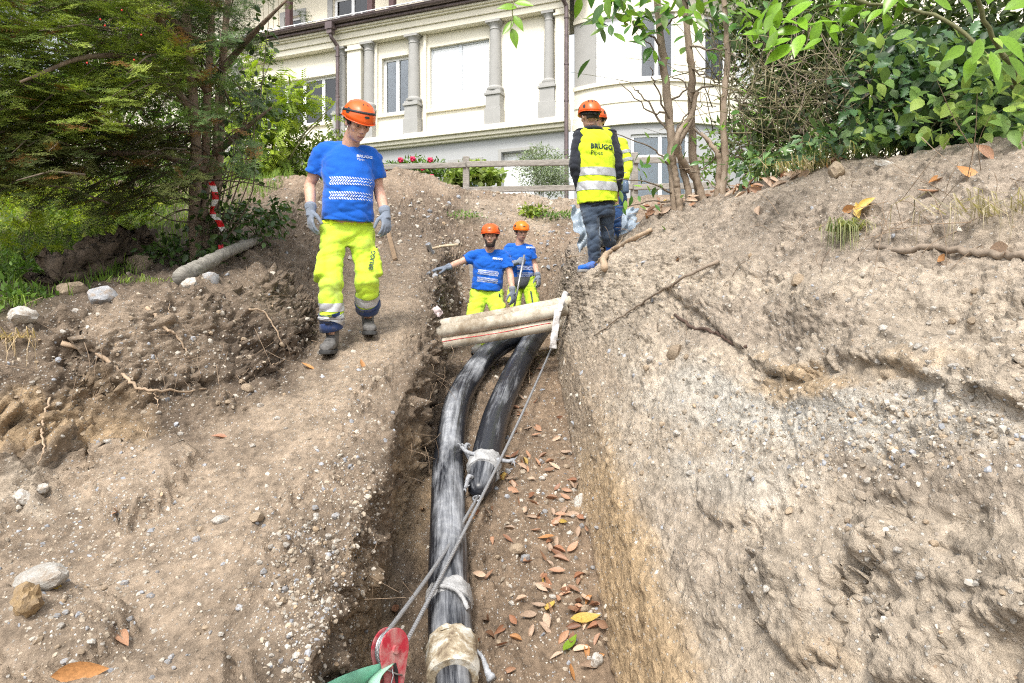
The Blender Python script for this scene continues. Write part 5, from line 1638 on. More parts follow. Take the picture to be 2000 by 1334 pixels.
m = MB(); m.tube(spline([J4['neck'] + Vector((.085 * math.cos(a), .075 * math.sin(a) - .01, .015)) for a in np.linspace(0, 2 * math.pi, 17)], 40), .020, 8, cap=False); m.build('collar', BLACKF, P4['root'], smooth=True)

# --- man mostly hidden behind him
w5 = dict(head=P(1166, 236, 7.95), neck=P(1172, 266, 8.0), sh_r=P(1152, 280, 8.05), sh_l=P(1214, 283, 7.95), el_r=P(1148, 325, 8.05), wr_r=P(1170, 350, 7.9), el_l=P(1226, 322, 7.92), wr_l=P(1221, 347, 7.8),
          hip_r=P(1176, 385, 8.0), hip_l=P(1208, 385, 7.98), kn_r=P(1184, 432, 7.95), an_r=P(1184, 480, 8.0), kn_l=P(1202, 434, 7.9), an_l=P(1200, 482, 7.95))
for q in ('an_l', 'an_r'):
    g = gz(w5[q].x, w5[q].y); w5[q].z = g + .105
P5 = person('man in yellow safety jacket and blue jeans, mostly hidden behind the lettered waistcoat', w5, .98, (Vector((-.4, -.9, -.2)), Vector((0, 0, 1))),
            dict(kind='jacket', name='jacket', mat=HIVISC), dict(name='jeans', mat=JEANSB, g=.006, ga=.022, cut=.93), 'boot', gloves=('l', 'r'), vox=.01,
            helm=('orange helmet almost wholly hidden behind the waistcoat wearer', ORANGE), hand_curl=(.7, .4),
            hand_dirs={'l': Vector((-.08, -.3, -1)), 'r': Vector((.6, -.5, -.4))}, hand_back={'l': Vector((.8, -.6, 0)), 'r': Vector((-.3, -.9, .3))})
J5 = P5['J']
for t0, t1 in ((.35, .50), (.72, .88)):
    a, b = J5['el_l'].lerp(J5['sh_l'], 1 - t0 * 1.0), J5['el_l'].lerp(J5['sh_l'], 1 - t1 * 1.0)
    inner_strip(P5['top'], a, b, .004, REFL, 'reflective_band', P5['root'], lambda c: (c - J5['el_l'].lerp(J5['sh_l'], .4)).length < .24 and c.x > J5['sh_l'].x - .02)
m = MB(); a = P(1222, 352, 7.72); m.tube([Vector((0, 0, 0)), Vector((.0, 0, -.04)), Vector((.0, -.005, -.12)), Vector((.002, -.005, -.14))], [.022, .034, .036, .030], 14)
tag(m.build('bottle', M_plain('blue_grey_plastic', (.10, .15, .24), .4, .1, 10), None, smooth=True, loc=a), 'small blue-grey bottle held in a grey glove beside the waistcoat', 'bottle')
# ------------------------------------------------------------------ plants
def leaf_mat(name, gloss=.4, trans=.35, veins=False):
    t = NT(name)
    tint = t.attr()
    c = t.mix(1.0, tint, t.ramp(t.noise(30, 3), [(.3, .78), (.7, 1.2)]), 'MULTIPLY')
    t.set(base=c, rough=gloss, spec=.45)
    if trans:
        ms = t.node('ShaderNodeMixShader'); tl = t.node('ShaderNodeBsdfTranslucent')
        t.l.new(t.mix(1.0, c, (1.25, 1.35, .6), 'MULTIPLY'), tl.inputs[0])
        ms.inputs[0].default_value = trans
        t.l.new(t.b.outputs[0], ms.inputs[1]); t.l.new(tl.outputs[0], ms.inputs[2]); t.l.new(ms.outputs[0], t.out.inputs['Surface'])
    return t.mat
LEAFM = leaf_mat('green_foliage', .55, .35)
GLOSSM = leaf_mat('glossy_foliage', .28, .25)
NEEDLEM = leaf_mat('needle_foliage', .5, .22)
def obj_leaf(name, col, gloss=.35, trans=.25, var=.2):
    t = NT(name)
    c = np.array(col)
    oi = t.node('ShaderNodeObjectInfo')
    b = t.mix(1.0, t.ramp(t.noise(18, 4), [(.3, c * (1 - var)), (.7, c * (1 + var))]), t.ramp(oi.outputs['Random'], [(0, .7), (1, 1.3)]), 'MULTIPLY')
    t.set(base=b, rough=gloss, spec=.45)
    if trans:
        ms = t.node('ShaderNodeMixShader'); tl = t.node('ShaderNodeBsdfTranslucent'); t.l.new(b, tl.inputs[0]); ms.inputs[0].default_value = trans
        t.l.new(t.b.outputs[0], ms.inputs[1]); t.l.new(tl.outputs[0], ms.inputs[2]); t.l.new(ms.outputs[0], t.out.inputs['Surface'])
    return t.mat
BARK = NT('brown_bark')
_b = BARK.noise(7, 7, .7, BARK.mapped(scale=(3, 3, .8)))
BARK.set(base=BARK.ramp(_b, [(.3, (.10, .068, .045)), (.55, (.22, .16, .115)), (.75, (.34, .27, .20))]), rough=.9, normal=BARK.bump(_b, .8, .02))
BARK = BARK.mat
BARKY = NT('yew_bark'); _b = BARKY.noise(8, 7, .7, BARKY.mapped(scale=(3, 3, .8)))
BARKY.set(base=BARKY.ramp(_b, [(.3, (.17, .115, .08)), (.55, (.31, .23, .165)), (.75, (.42, .335, .25))]), rough=.9, normal=BARKY.bump(_b, .7, .02)); BARKY = BARKY.mat
TWIG = M_plain('grey_brown_twig', (.16, .125, .09), .85, .35, 30, bump=.4, bscale=150)
TWIGG = M_plain('green_brown_twig', (.12, .12, .05), .8, .35, 30, bump=.3, bscale=150)
ROOT = M_plain('pale_root', (.38, .28, .19), .85, .3, 25, bump=.5, bscale=120)
STICK = M_plain('weathered_stick', (.26, .205, .155), .85, .35, 18, bump=.5, bscale=90)

def scatter(V, F, pos, rot, scl, tint):
    """many copies of one small shape as arrays"""
    V = np.asarray(V, float); F = np.asarray(F, np.int64)
    n = len(pos)
    P_ = np.einsum('nij,vj->nvi', rot, V) * np.asarray(scl).reshape(-1, 1, 1) + np.asarray(pos)[:, None, :]
    Fo = (F[None] + (np.arange(n) * len(V))[:, None, None]).reshape(-1, F.shape[1])
    T = np.repeat(np.asarray(tint)[:, None, :], len(V), axis=1).reshape(-1, 3)
    return P_.reshape(-1, 3), Fo, T
def frames(d, nrm):
    """rotation matrices: local +y along d, local +z near nrm"""
    d = d / np.linalg.norm(d, axis=1, keepdims=True)
    z = nrm - d * np.sum(nrm * d, axis=1, keepdims=True)
    z /= np.linalg.norm(z, axis=1, keepdims=True) + 1e-9
    x = np.cross(d, z)
    return np.stack([x, d, z], -1)
def join(parts):
    Vs, Fs, Ts = [], [], []
    b = 0
    for V, F, T in parts:
        Vs.append(V); Fs.append(F + b); Ts.append(T); b += len(V)
    by = {}
    for F in Fs: by.setdefault(F.shape[1], []).append(F)
    return np.concatenate(Vs), [np.concatenate(f) for f in by.values()], np.concatenate(Ts)
def tint_of(n, a, b, var=.2, rng=RNG):
    t = rng.random((n, 1))
    c = np.array(a) * (1 - t) + np.array(b) * t
    return np.clip(c * (1 + var * rng.normal(size=(n, 1))), .004, .8)

# leaf outlines: local +y base to tip, length 1
def leaf_shape(wd=.38, n=4, fold=.12, curl=.15, spiky=0.0, pointy=1.0):
    V, F = [], []
    for i in range(n + 1):
        t = i / n
        w = wd * .5 * (math.sin(math.pi * min(t ** .85, 1)) ** pointy) if 0 < t < 1 else 0.0
        if spiky and 0 < t < 1: w *= 1 + spiky * (1 if i % 2 else -1)
        z = -curl * t * t
        V += [(-w, t, z + fold * w), (0, t, z - fold * w * .4), (w, t, z + fold * w)]
    for i in range(n):
        a = 3 * i
        F += [(a, a + 1, a + 4, a + 3), (a + 1, a + 2, a + 5, a + 4)]
    return np.array(V), np.array(F)
LF_SMALL = (np.array([(-.22, .35, .03), (0, 0, 0), (.22, .35, .03), (0, 1, -.05)]), np.array([(0, 1, 2, 3)]))
def rnd_unit(n, rng=RNG):
    v = rng.normal(size=(n, 3)); return v / np.linalg.norm(v, axis=1, keepdims=True)

# --- yew: needle sprays
def yew_spray():
    V, F = [], []
    def twig(o, d, L, nn):
        d = np.array(d) / np.linalg.norm(d); sx = np.array([d[1], -d[0], 0.0])
        b = len(V); w = .006
        V.extend([o - sx * w, o + sx * w, o + d * L]); F.append((b, b + 1, b + 2))
        for k in range(nn):
            t = (k + .6) / nn
            for s_ in (-1, 1):
                p = o + d * (L * t); q = p + (sx * s_ * .8 + d * .6) * (.17 * (1.1 - .5 * t)) + np.array([0, 0, .03 * ((k % 3) - 1)])
                e = d * .020
                b = len(V); V.extend([p - e, p + e, q]); F.append((b, b + 1, b + 2))
    O = np.zeros(3)
    twig(O, (0, 1, 0), 1.0, 10)
    for t, s_ in ((.15, 1), (.25, -1), (.42, 1), (.55, -1)):
        twig(np.array([0, t, 0.0]), (s_ * .8, .75, -.08), .55 * (1.15 - t), 6)
    return np.array(V), np.array(F)
YEWV, YEWF = yew_spray()
def in_poly(u, v, poly):
    c = False; j = len(poly) - 1
    for i in range(len(poly)):
        if (poly[i][1] > v) != (poly[j][1] > v) and u < (poly[j][0] - poly[i][0]) * (v - poly[i][1]) / (poly[j][1] - poly[i][1]) + poly[i][0]: c = not c
        j = i
    return c
yb = pick(392, 512)[0]
YEW = thing('yew_tree', 'dark spreading yew tree with several stems at the left of the path', 'tree', yb)
for k, pts in enumerate((((385, 520), (380, 420), (384, 320), (378, 200), (365, 60), (350, -120)), ((402, 515), (398, 420), (402, 330), (404, 220), (410, 90), (420, -100)), ((412, 512), (420, 400), (428, 300), (432, 200), (438, 80), (455, -80)), ((395, 430), (405, 370), (418, 300), (424, 180)))):
    d0 = yb.y + (.0, .08, .18, .05)[k]
    m = MB(); pp = spline([P(u, v, d0 + .1 * math.sin(i * 1.3)) - yb for i, (u, v) in enumerate(pts)], 30)
    r0 = (.062, .046, .050, .03)[k]
    m.tube(pp, [r0 * (1 - .5 * i / 29) * (1 + .08 * math.sin(i * 1.7 + k)) for i in range(30)], 12, jit=.05)
    m.build('stem', BARKY, YEW, smooth=True)
clumps = []
poly = [(-140, -160), (580, -160), (540, 10), (480, 80), (490, 190), (480, 290), (450, 310), (430, 280), (400, 330), (360, 345), (300, 400), (230, 395), (160, 372), (60, 355), (-140, 350)]
rr = np.random.default_rng(21)
while len(clumps) < 430:
    u, v = rr.uniform(-140, 600), rr.uniform(-160, 390)
    if not in_poly(u, v, poly): continue
    if u > 430 and rr.random() < .6: continue
    far = rr.random()
    if v < 230 and rr.random() < .18: continue
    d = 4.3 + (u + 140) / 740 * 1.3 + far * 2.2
    clumps.append((u, v, d, far))
parts = []; bough = MB(); nb = 0
for u, v, d, far in clumps:
    c = np.array(P(u, v, d))
    out = c - np.array([yb.x, yb.y, c[2]]); out = out / (np.linalg.norm(out) + 1e-6)
    ax = out * .9 + np.array([0, -.35, -.28]) + rr.normal(size=3) * .3; ax /= np.linalg.norm(ax)
    L = rr.uniform(.35, .7); n = int(rr.integers(20, 30))
    t = rr.random(n) ** .8
    pos = c + ax * (t[:, None] - .5) * L + np.array([0, 0, -.10]) * (t[:, None] ** 2) + rr.normal(size=(n, 3)) * np.array([.07, .07, .035])
    sd = np.cross(ax, [0, 0, 1.0]); sd /= np.linalg.norm(sd)
    dirs = ax * (.5 + .5 * t[:, None]) + sd * (rr.choice([-1, 1], n) * rr.uniform(.2, .9, n))[:, None] + np.array([0, 0, -.12]) + rr.normal(size=(n, 3)) * .18
    nr = np.array([0, -.25, 1.0]) + rr.normal(size=(n, 3)) * .3
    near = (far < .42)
    a, b = ((.10, .155, .035), (.38, .46, .08)) if near else ((.04, .075, .024), (.14, .20, .05))  # outer sprays lighter: young growth plus sunlight put into the tint; inner darker
    if v > 250: a, b = (.055, .08, .022), (.16, .175, .05)  # low sprays darker: shade of the underside put into the tint
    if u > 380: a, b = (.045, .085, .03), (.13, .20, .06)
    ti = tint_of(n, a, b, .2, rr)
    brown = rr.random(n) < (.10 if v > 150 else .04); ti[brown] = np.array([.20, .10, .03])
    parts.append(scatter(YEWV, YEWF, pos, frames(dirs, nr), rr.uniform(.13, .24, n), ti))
    bough.tube([Vector(c - ax * L * .55) - yb, Vector(c) - yb, Vector(c + ax * L * .5 + np.array([0, 0, -.08])) - yb], [.010, .007, .003], 4, cap=False)
V, F, T = join(parts)
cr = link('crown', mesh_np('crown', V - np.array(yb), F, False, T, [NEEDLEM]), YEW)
bough.build('twigs', TWIG, YEW, smooth=True)
for k, pts in enumerate((((400, 250, 6.4), (300, 130, 5.8), (180, 110, 5.0), (40, 160, 4.6)), ((395, 330, 6.5), (300, 300, 6.0), (180, 300, 5.5), (60, 290, 5.2)), ((405, 180, 6.4), (330, 60, 5.7), (230, -20, 5.2), (120, -60, 4.8)), ((420, 300, 6.5), (480, 250, 6.3), (530, 210, 6.2)), ((400, 90, 6.4), (280, 10, 6.0), (120, 40, 5.6)), ((430, 140, 6.5), (500, 60, 6.2), (560, 0, 6.0)))):
    m = MB(); pp = spline([P(*q) - yb for q in pts], 20); m.tube(pp, [.035 * (1 - .75 * i / 19) for i in range(20)], 8, jit=.05); m.build('bough', BARK, YEW, smooth=True)
# bare dead twigs low on the stems
m = MB()
for k in range(46):
    t0 = P(rr.uniform(370, 440), rr.uniform(250, 470), 6.5 + rr.uniform(-.2, .3))
    e = Vector((rr.uniform(-.9, .9), rr.uniform(-.5, .3), rr.uniform(-.35, .45)))
    m.tube([p - yb for p in spline([t0, t0 + e * .5 + Vector((0, 0, .08 * rr.normal())), t0 + e], 7)], [.008 * (1 - i / 8) for i in range(7)], 4, cap=False)
m.build('dead_twigs', TWIG, YEW, smooth=True)
BERRY = M_plain('red_berry', (.60, .02, .015), .35, .1, 10, bump=0)
for u, v, d in ((276, 68, 4.9), (262, 117, 4.8), (170, 123, 4.7), (238, 20, 4.8), (196, 38, 4.7), (205, 50, 4.7), (390, 322, 6.0)):
    m = MB(); ellipsoid(m, P(u, v, d - .25) - yb, (.0055, .0055, .006), None, 10, 7); m.build('berry', BERRY, YEW, smooth=True)

# --- generic leafy shrub: stems plus joined small leaves
def shrub(name, label, cat, base, blobs, nleaf, size, ca, cb, mat=LEAFM, shape=LF_SMALL, seed=1, stems=8, stem_mat=TWIGG, stem_r=.012, group=None, flat=.35, pinnate=False, part='crown'):
    """blobs: (centre, radii) in place coordinates"""
    rg = np.random.default_rng(seed)
    base = Vector(base)
    o = thing(name, label, cat, base, 0, group)
    vol = np.array([b[1][0] * b[1][1] * b[1][2] for b in blobs]); vol = vol / vol.sum()
    parts = []
    for (c, r), w in zip(blobs, vol):
        n = max(8, int(nleaf * w))
        dirs = rnd_unit(n, rg); rad = rg.random(n) ** .45
        k = fbm(dirs * 2.2 + seed + c[0], 2)
        pos = np.array(c) + dirs * np.array(r) * (rad * (1 + .5 * k))[:, None]
        ld = dirs * .7 + rg.normal(size=(n, 3)) * .6 + np.array([0, -.15, -.25])
        nr = np.array([0, -.3, 1]) * (1 - flat) + rg.normal(size=(n, 3)) * .5 + dirs * flat
        cl = fbm(pos * 4 + seed, 2)[:, None] * .5 + 1
        ti = np.clip(tint_of(n, ca, cb, .16, rg) * cl, .004, .7)
        if pinnate:
            pp, dd, nn, tt, ss = [], [], [], [], []
            ld /= np.linalg.norm(ld, axis=1, keepdims=True)
            sx = np.cross(ld, nr); sx /= np.linalg.norm(sx, axis=1, keepdims=True) + 1e-9
            for j in range(6):
                for s_ in (-1, 1):
                    pp.append(pos + ld * (.035 * j)); dd.append(sx * s_ + ld * .35); nn.append(nr); tt.append(ti); ss.append(np.full(n, size) * rg.uniform(.8, 1.2, n))
            pos, ld, nr, ti, sc_ = np.concatenate(pp), np.concatenate(dd), np.concatenate(nn), np.concatenate(tt), np.concatenate(ss)
        else: sc_ = size * rg.uniform(.6, 1.3, n)
        parts.append(scatter(shape[0], shape[1], pos, frames(ld, nr), sc_, ti))
    V, F, T = join(parts)
    link(part, mesh_np(part, V - np.array(base), F, True, T, [mat]), o)
    if stems:
        for k in range(stems):
            c, r = blobs[k % len(blobs)]
            e = Vector(c) + Vector(rg.uniform(-.7, .7, 3) * np.array(r))
            mid = base.lerp(e, .5) + Vector(rg.normal(size=3) * .12 * (e - base).length * .5)
            m = MB(); pp = spline([Vector((0, 0, -.05)), mid - base, e - base], 9); m.tube(pp, [stem_r * (1 - .7 * i / 8) for i in range(9)], 6)
            m.build('stem', stem_mat, o, smooth=True)
    return o
def gp(u, v, d):
    """point on the ground below the given photo column at distance d"""
    x = (u - 1000) / FPX * d
    return Vector((x, d, gz(x, d)))
LY = ((.13, .22, .02), (.34, .42, .04)); LG = ((.06, .13, .02), (.18, .30, .05)); LD = ((.02, .045, .012), (.06, .11, .025))
def blob(u, v, d, ru, rv, rd): return (tuple(P(u, v, d)), (ru / FPX * d, rd, rv / FPX * d))
shrub('robinia_sapling', 'light green feathery-leaved sapling against the villa, left of the walking worker', 'tree', gp(540, 0, 12.2),
      [blob(560, 200, 12, 70, 60, .5), (blob(520, 290, 12, 70, 80, .6)), blob(520, 140, 12.2, 35, 40, .4), blob(640, 220, 11.7, 16, 18, .2), blob(480, 230, 12, 50, 60, .4)], 620, .085, *LY, pinnate=True, seed=4, stems=9, stem_r=.022)
shrub('green_bush', 'green leafy bush with faded flower heads behind the walking worker', 'bush', gp(590, 0, 12.8),
      [blob(590, 330, 12.6, 95, 45, .6), blob(640, 290, 12.6, 45, 35, .5), blob(500, 340, 12.6, 60, 40, .5), blob(700, 330, 12.8, 50, 30, .4)], 5200, .10, (.10, .17, .03), (.30, .36, .08), seed=6, stems=6)
shrub('yellow_green_bush', 'bright yellow-green bush in the grassy hollow below the yew', 'bush', gp(130, 0, 9.5),
      [blob(160, 410, 9.5, 170, 50, .9), blob(40, 420, 9.2, 120, 60, .8), blob(300, 420, 9.8, 110, 45, .8), blob(90, 470, 8.4, 130, 45, .7), blob(220, 500, 7.6, 90, 35, .5), blob(60, 540, 7.0, 80, 35, .4)], 13000, .09, (.15, .25, .02), (.42, .46, .05), seed=8, stems=6)
shrub('fern_patch', 'bright feathery fern-like growth in the hollow at the left edge', 'fern', gp(60, 0, 7.2), [blob(60, 450, 7.6, 120, 45, .6), blob(180, 440, 7.9, 110, 40, .6), blob(30, 510, 6.6, 70, 40, .4), blob(280, 450, 8.2, 70, 35, .5), blob(120, 500, 7.0, 70, 30, .4)], 620, .055, (.14, .24, .02), (.42, .47, .05), pinnate=True, seed=51, stems=7, stem_r=.008)
shrub('green_hedge', 'tall green hedge in the background beyond the yew', 'hedge', gp(150, 0, 15.5),
      [blob(60, 330, 15, 260, 120, 1.2), blob(330, 320, 15.5, 200, 130, 1.2), blob(-150, 250, 15, 260, 200, 1.2), blob(150, 150, 16, 330, 190, 1.3), blob(420, 200, 16.2, 110, 170, .9)], 14000, .17, (.06, .12, .02), (.20, .31, .05), seed=9, stems=0)
shrub('fern_clump', 'low dark green fern-like plants in the hollow at the left edge', 'plant', gp(40, 0, 6.0),
      [blob(30, 600, 4.9, 70, 40, .4), blob(20, 540, 5.6, 60, 40, .5), blob(250, 530, 6.4, 50, 25, .4)], 2600, .06, *LG, seed=12, stems=0)
shrub('holly_sapling', 'small leafy sapling with bare twigs beside the red and white tape', 'sapling', pick(500, 480)[0],
      [blob(510, 430, 6.8, 55, 45, .35), blob(450, 430, 6.6, 40, 50, .3), blob(550, 410, 7.0, 30, 25, .2), blob(440, 500, 6.3, 45, 30, .25), blob(330, 500, 6.4, 60, 40, .3)], 760, .075, (.03, .075, .02), (.12, .20, .05), GLOSSM, leaf_shape(.5, 3, .2, .1), seed=13, stems=10, stem_mat=TWIG, stem_r=.010)
shrub('ivy_clump', 'dark leaved climber among the yew stems', 'climber', pick(400, 500)[0] + Vector((.1, -.1, 0)),
      [blob(500, 200, 6.3, 60, 70, .3), blob(470, 300, 6.3, 50, 60, .3), blob(510, 60, 6.3, 35, 50, .3), blob(420, 400, 6.2, 50, 40, .3), blob(390, 470, 6.2, 60, 40, .3)], 330, .07, (.03, .06, .02), (.10, .16, .045), GLOSSM, leaf_shape(.62, 3, .15, .1), seed=15, stems=12, stem_mat=TWIG, stem_r=.008)
# shrubs at the foot of the villa
shrub('olive_bush', 'grey-green fine-leaved bush behind the fence', 'bush', gp(1060, 0, 15.5), [blob(1060, 335, 15.4, 55, 45, .6), blob(1050, 310, 15.4, 30, 28, .4), blob(1085, 350, 15.3, 30, 35, .4)], 5200, .085, (.13, .17, .09), (.33, .40, .26), shape=(LF_SMALL[0] * np.array([.5, 1, 1]), LF_SMALL[1]), seed=17, stems=9, stem_r=.01)
rs = shrub('rose_bush', 'rose bush with deep pink flowers behind the spoil heap', 'bush', gp(815, 0, 15.2), [blob(815, 330, 15, 60, 22, .4), blob(860, 335, 15, 30, 18, .3), blob(770, 335, 15, 30, 18, .3)], 1900, .09, *LG, seed=18, stems=8)
PINK = M_plain('deep_pink_petal', (.62, .02, .09), .6, .2, 12, bump=0)
for u, v in ((782, 312), (806, 310), (840, 312), (825, 328), (843, 345), (752, 330), (790, 333)):
    m = MB(); c = P(u, v, 14.6) - rs.location
    for k in range(9):
        a = k * 2.4; q = c + Vector((math.cos(a) * .03, -.02 + .01 * k % 3, math.sin(a) * .03))
        ellipsoid(m, q, (.03, .02, .028), None, 8, 6)
    m.build('flower', PINK, rs, smooth=True)
shrub('vine_shrub', 'pale green vine-like shrub beside the fence post', 'bush', gp(920, 0, 14.9), [blob(900, 350, 14.7, 32, 22, .3), blob(955, 345, 14.7, 26, 16, .3), blob(930, 330, 14.8, 25, 14, .3)], 760, .14, (.16, .24, .05), (.40, .48, .14), shape=leaf_shape(.8, 3, .1, .1), seed=19, stems=7)
shrub('weed_clump', 'bright green weed clump on the rough ground beyond the trench', 'weeds', pick(1045, 418)[0], [(tuple(pick(1042, 420)[0] + Vector((0, 0, .06))), (.24, .2, .09))], 420, .07, *LY, seed=22, stems=0, group='weeds beyond the trench', part='leaves')
shrub('weed_patch', 'thin green weeds on the rough ground beside the tarpaulin', 'weeds', pick(1090, 425)[0], [(tuple(pick(1088, 425)[0] + Vector((0, 0, .04))), (.36, .35, .06))], 380, .055, *LG, seed=23, stems=0, group='weeds beyond the trench', part='leaves')
shrub('weed_patch', 'sparse weeds on the spoil heap left of the helmeted workers', 'weeds', pick(895, 425)[0], [(tuple(pick(895, 425)[0] + Vector((0, 0, .04))), (.42, .25, .06))], 300, .05, *LG, seed=24, stems=0, group='weeds beyond the trench', part='leaves')

# --- grass in the hollow: one mass
def grass_blades(n, xr, yr, hr, ca, cb, seed, cond=None, lean=.35):
    rg = np.random.default_rng(seed); V, F, T = [], [], []
    pts = []
    tries = 0
    while len(pts) < n and tries < n * 4:
        tries += 1
        x, y = rg.uniform(*xr), rg.uniform(*yr)
        if cond and not cond(x, y): continue
        pts.append((x, y))
    P0 = []
    for x, y in pts:
        loc, _ = drop(x, y)
        if loc is not None: P0.append(loc)
    P0 = np.array(P0); n = len(P0)
    h = rg.uniform(hr[0], hr[1], n); a = rg.uniform(0, 2 * np.pi, n); ln = rg.uniform(.1, lean, n) * h * 2
    dx = np.stack([np.cos(a), np.sin(a), np.zeros(n)], -1); sx = np.stack([-np.sin(a), np.cos(a), np.zeros(n)], -1)
    up = np.array([0, 0, 1.0])
    w = rg.uniform(.0025, .005, n)[:, None]
    lv = [P0 - sx * w, P0 + sx * w, P0 + dx * (ln * .35)[:, None] + up * (h * .6)[:, None] - sx * w * .8, P0 + dx * (ln * .35)[:, None] + up * (h * .6)[:, None] + sx * w * .8, P0 + dx * ln[:, None] + up * (h * .92)[:, None]]
    V = np.stack(lv, 1).reshape(-1, 3)
    b = np.arange(n)[:, None] * 5
    F4 = np.array([[0, 1, 3, 2]]) + b; F3 = np.array([[2, 3, 4]]) + b
    T = np.repeat(tint_of(n, ca, cb, .2, rg), 5, axis=0)
    return V, [F4, F3], T
V, F, T = grass_blades(17000, (-8.5, -2.75), (4.9, 12.0), (.05, .17), (.07, .15, .02), (.24, .34, .05), 31, lambda x, y: x < -3.0 - .25 * max(0, 6.6 - y) * 0 and fbm(np.array([[x * .9, y * .9, 0]]), 2)[0] > -.35 and not (y > 6 and x > -3.3 - .0 * y))
go = link('grass', mesh_np('grass', V, F, True, T, [LEAFM])); tag(go, 'lush green grass in the hollow left of the bank', 'grass', None, 'stuff')
# ------------------------------------------------------------------ thicket on the right bank
def leaf_objs(parent, mesh_list, spots, name='leaf'):
    """single leaves as parts: (position, direction, normal, size) in place coordinates"""
    base = parent.location
    for k, (p, d, n_, sz) in enumerate(spots):
        o = bpy.data.objects.new(name, mesh_list[k % len(mesh_list)])
        COL.objects.link(o)
        o.parent = parent
        d = Vector(d).normalized(); n_ = Vector(n_); z = (n_ - d * n_.dot(d)).normalized(); x = d.cross(z)
        o.matrix_local = Matrix.Translation(Vector(p) - base) @ Matrix((x, d, z)).transposed().to_4x4() @ Matrix.Scale(sz, 4)
def leaf_mesh(name, mat, **kw):
    V, F = leaf_shape(**kw)
    me = bpy.data.meshes.new(name); me.from_pydata([tuple(v) for v in V], [], [tuple(f) for f in F]); me.materials.append(mat)
    me.polygons.foreach_set('use_smooth', [True] * len(me.polygons)); me.update()
    return me
LA_B = obj_leaf('laurel_leaf_bright', (.20, .38, .03), .30, .4)
LA_D = obj_leaf('laurel_leaf_dark', (.07, .17, .03), .25, .25)
LA_O = obj_leaf('laurel_leaf_olive', (.12, .20, .04), .35, .3)
HO_D = obj_leaf('holly_leaf', (.07, .145, .055), .25, .2)
BR_G = obj_leaf('bramble_leaf', (.17, .29, .06), .5, .4)
BR_Y = obj_leaf('bramble_leaf_pale', (.30, .42, .08), .5, .4)
ME_LAB = [leaf_mesh('laurel_leaf', LA_B, wd=w, n=6, fold=.22, curl=c) for w, c in ((.40, .18), (.36, .05), (.44, .28))]
ME_LAD = [leaf_mesh('laurel_leaf_dark', m_, wd=w, n=6, fold=.22, curl=c) for w, c, m_ in ((.40, .18, LA_D), (.36, .05, LA_O), (.44, .28, LA_D))]
ME_HOL = [leaf_mesh('holly_leaf', HO_D, wd=.62, n=9, fold=f, curl=c, spiky=.28) for f, c in ((.35, .1), (.2, .2), (.5, .0))]
ME_BRA = [leaf_mesh('bramble_leaf', m_, wd=w, n=9, fold=f, curl=c, pointy=.95, spiky=.06) for w, c, f, m_ in ((.60, .15, .25, BR_G), (.66, .3, .15, BR_Y), (.52, .0, .35, BR_G), (.62, .2, .2, BR_Y), (.56, .35, .3, BR_G))]
rg = np.random.default_rng(77)
BARKP = NT('pale_laurel_bark'); _b = BARKP.noise(9, 6, .65, BARKP.mapped(scale=(2, 2, .9)))
BARKP.set(base=BARKP.ramp(_b, [(.3, (.17, .125, .085)), (.55, (.28, .215, .155)), (.75, (.37, .30, .23))]), rough=.85, normal=BARKP.bump(_b, .5, .012)); BARKP = BARKP.mat

# cherry laurel: several bare stems with leafy tops
lb0 = pick(1335, 405)[0]
LAU = thing('cherry_laurel', 'bare-stemmed laurel tree with broad leaves, right of the waistcoat wearer', 'tree', lb0)
def stem(parent, base, pts, r0, r1, name='stem', mat=None, n=10, seg=34, wob=.0035, lump=0.0):
    m = MB(); pp = spline([Vector(p) - base for p in pts], seg)
    pp = [p + Vector(rg.normal(size=3) * wob) * min(i, 3) / 3 for i, p in enumerate(pp)]
    m.tube(pp, [(r0 + (r1 - r0) * i / (seg - 1)) * (1 + .035 * math.sin(i * .9) + .02 * math.sin(i * 2.1)) for i in range(seg)], n, jit=.06)
    o_ = m.build(name, mat or BARKP, parent, smooth=True)
    if lump:
        Vv, Nn = vget(o_.data); Vv += Nn * (fbm((Vv + 3) * 9, 4) * lump)[:, None]; vset(o_.data, Vv)
    return o_
dL = lb0.y
stem(LAU, lb0, [P(1322, 425, dL), P(1314, 330, dL), P(1308, 230, dL), P(1296, 130, dL), P(1287, 40, dL), P(1278, -90, dL)], .040, .027)
stem(LAU, lb0, [P(1372, 415, dL + .1), P(1356, 320, dL + .1), P(1350, 215, dL + .1), P(1352, 140, dL), P(1342, 60, dL), P(1335, -90, dL)], .036, .025)
stem(LAU, lb0, [P(1330, 420, dL - .05), P(1322, 360, dL - .05), P(1312, 300, dL - .1)], .030, .022)
stem(LAU, lb0, [P(1352, 415, dL), P(1335, 330, dL), P(1325, 285, dL), P(1345, 245, dL), P(1362, 180, dL)], .030, .018)
stem(LAU, lb0, [P(1376, 400, dL), P(1360, 350, dL), P(1330, 310, dL - .1), P(1322, 270, dL - .2), P(1350, 225, dL - .1)], .034, .02)
dC_ = pick(1412, 378)[0].y
stem(LAU, lb0, [P(1408, 390, dC_), P(1416, 310, dC_), P(1412, 220, dC_), P(1420, 120, dC_), P(1412, -40, dC_)], .032, .02)
stem(LAU, lb0, [P(1400, 388, dC_), P(1405, 320, dC_), P(1395, 290, dC_), P(1370, 260, dC_ + .1)], .026, .014)
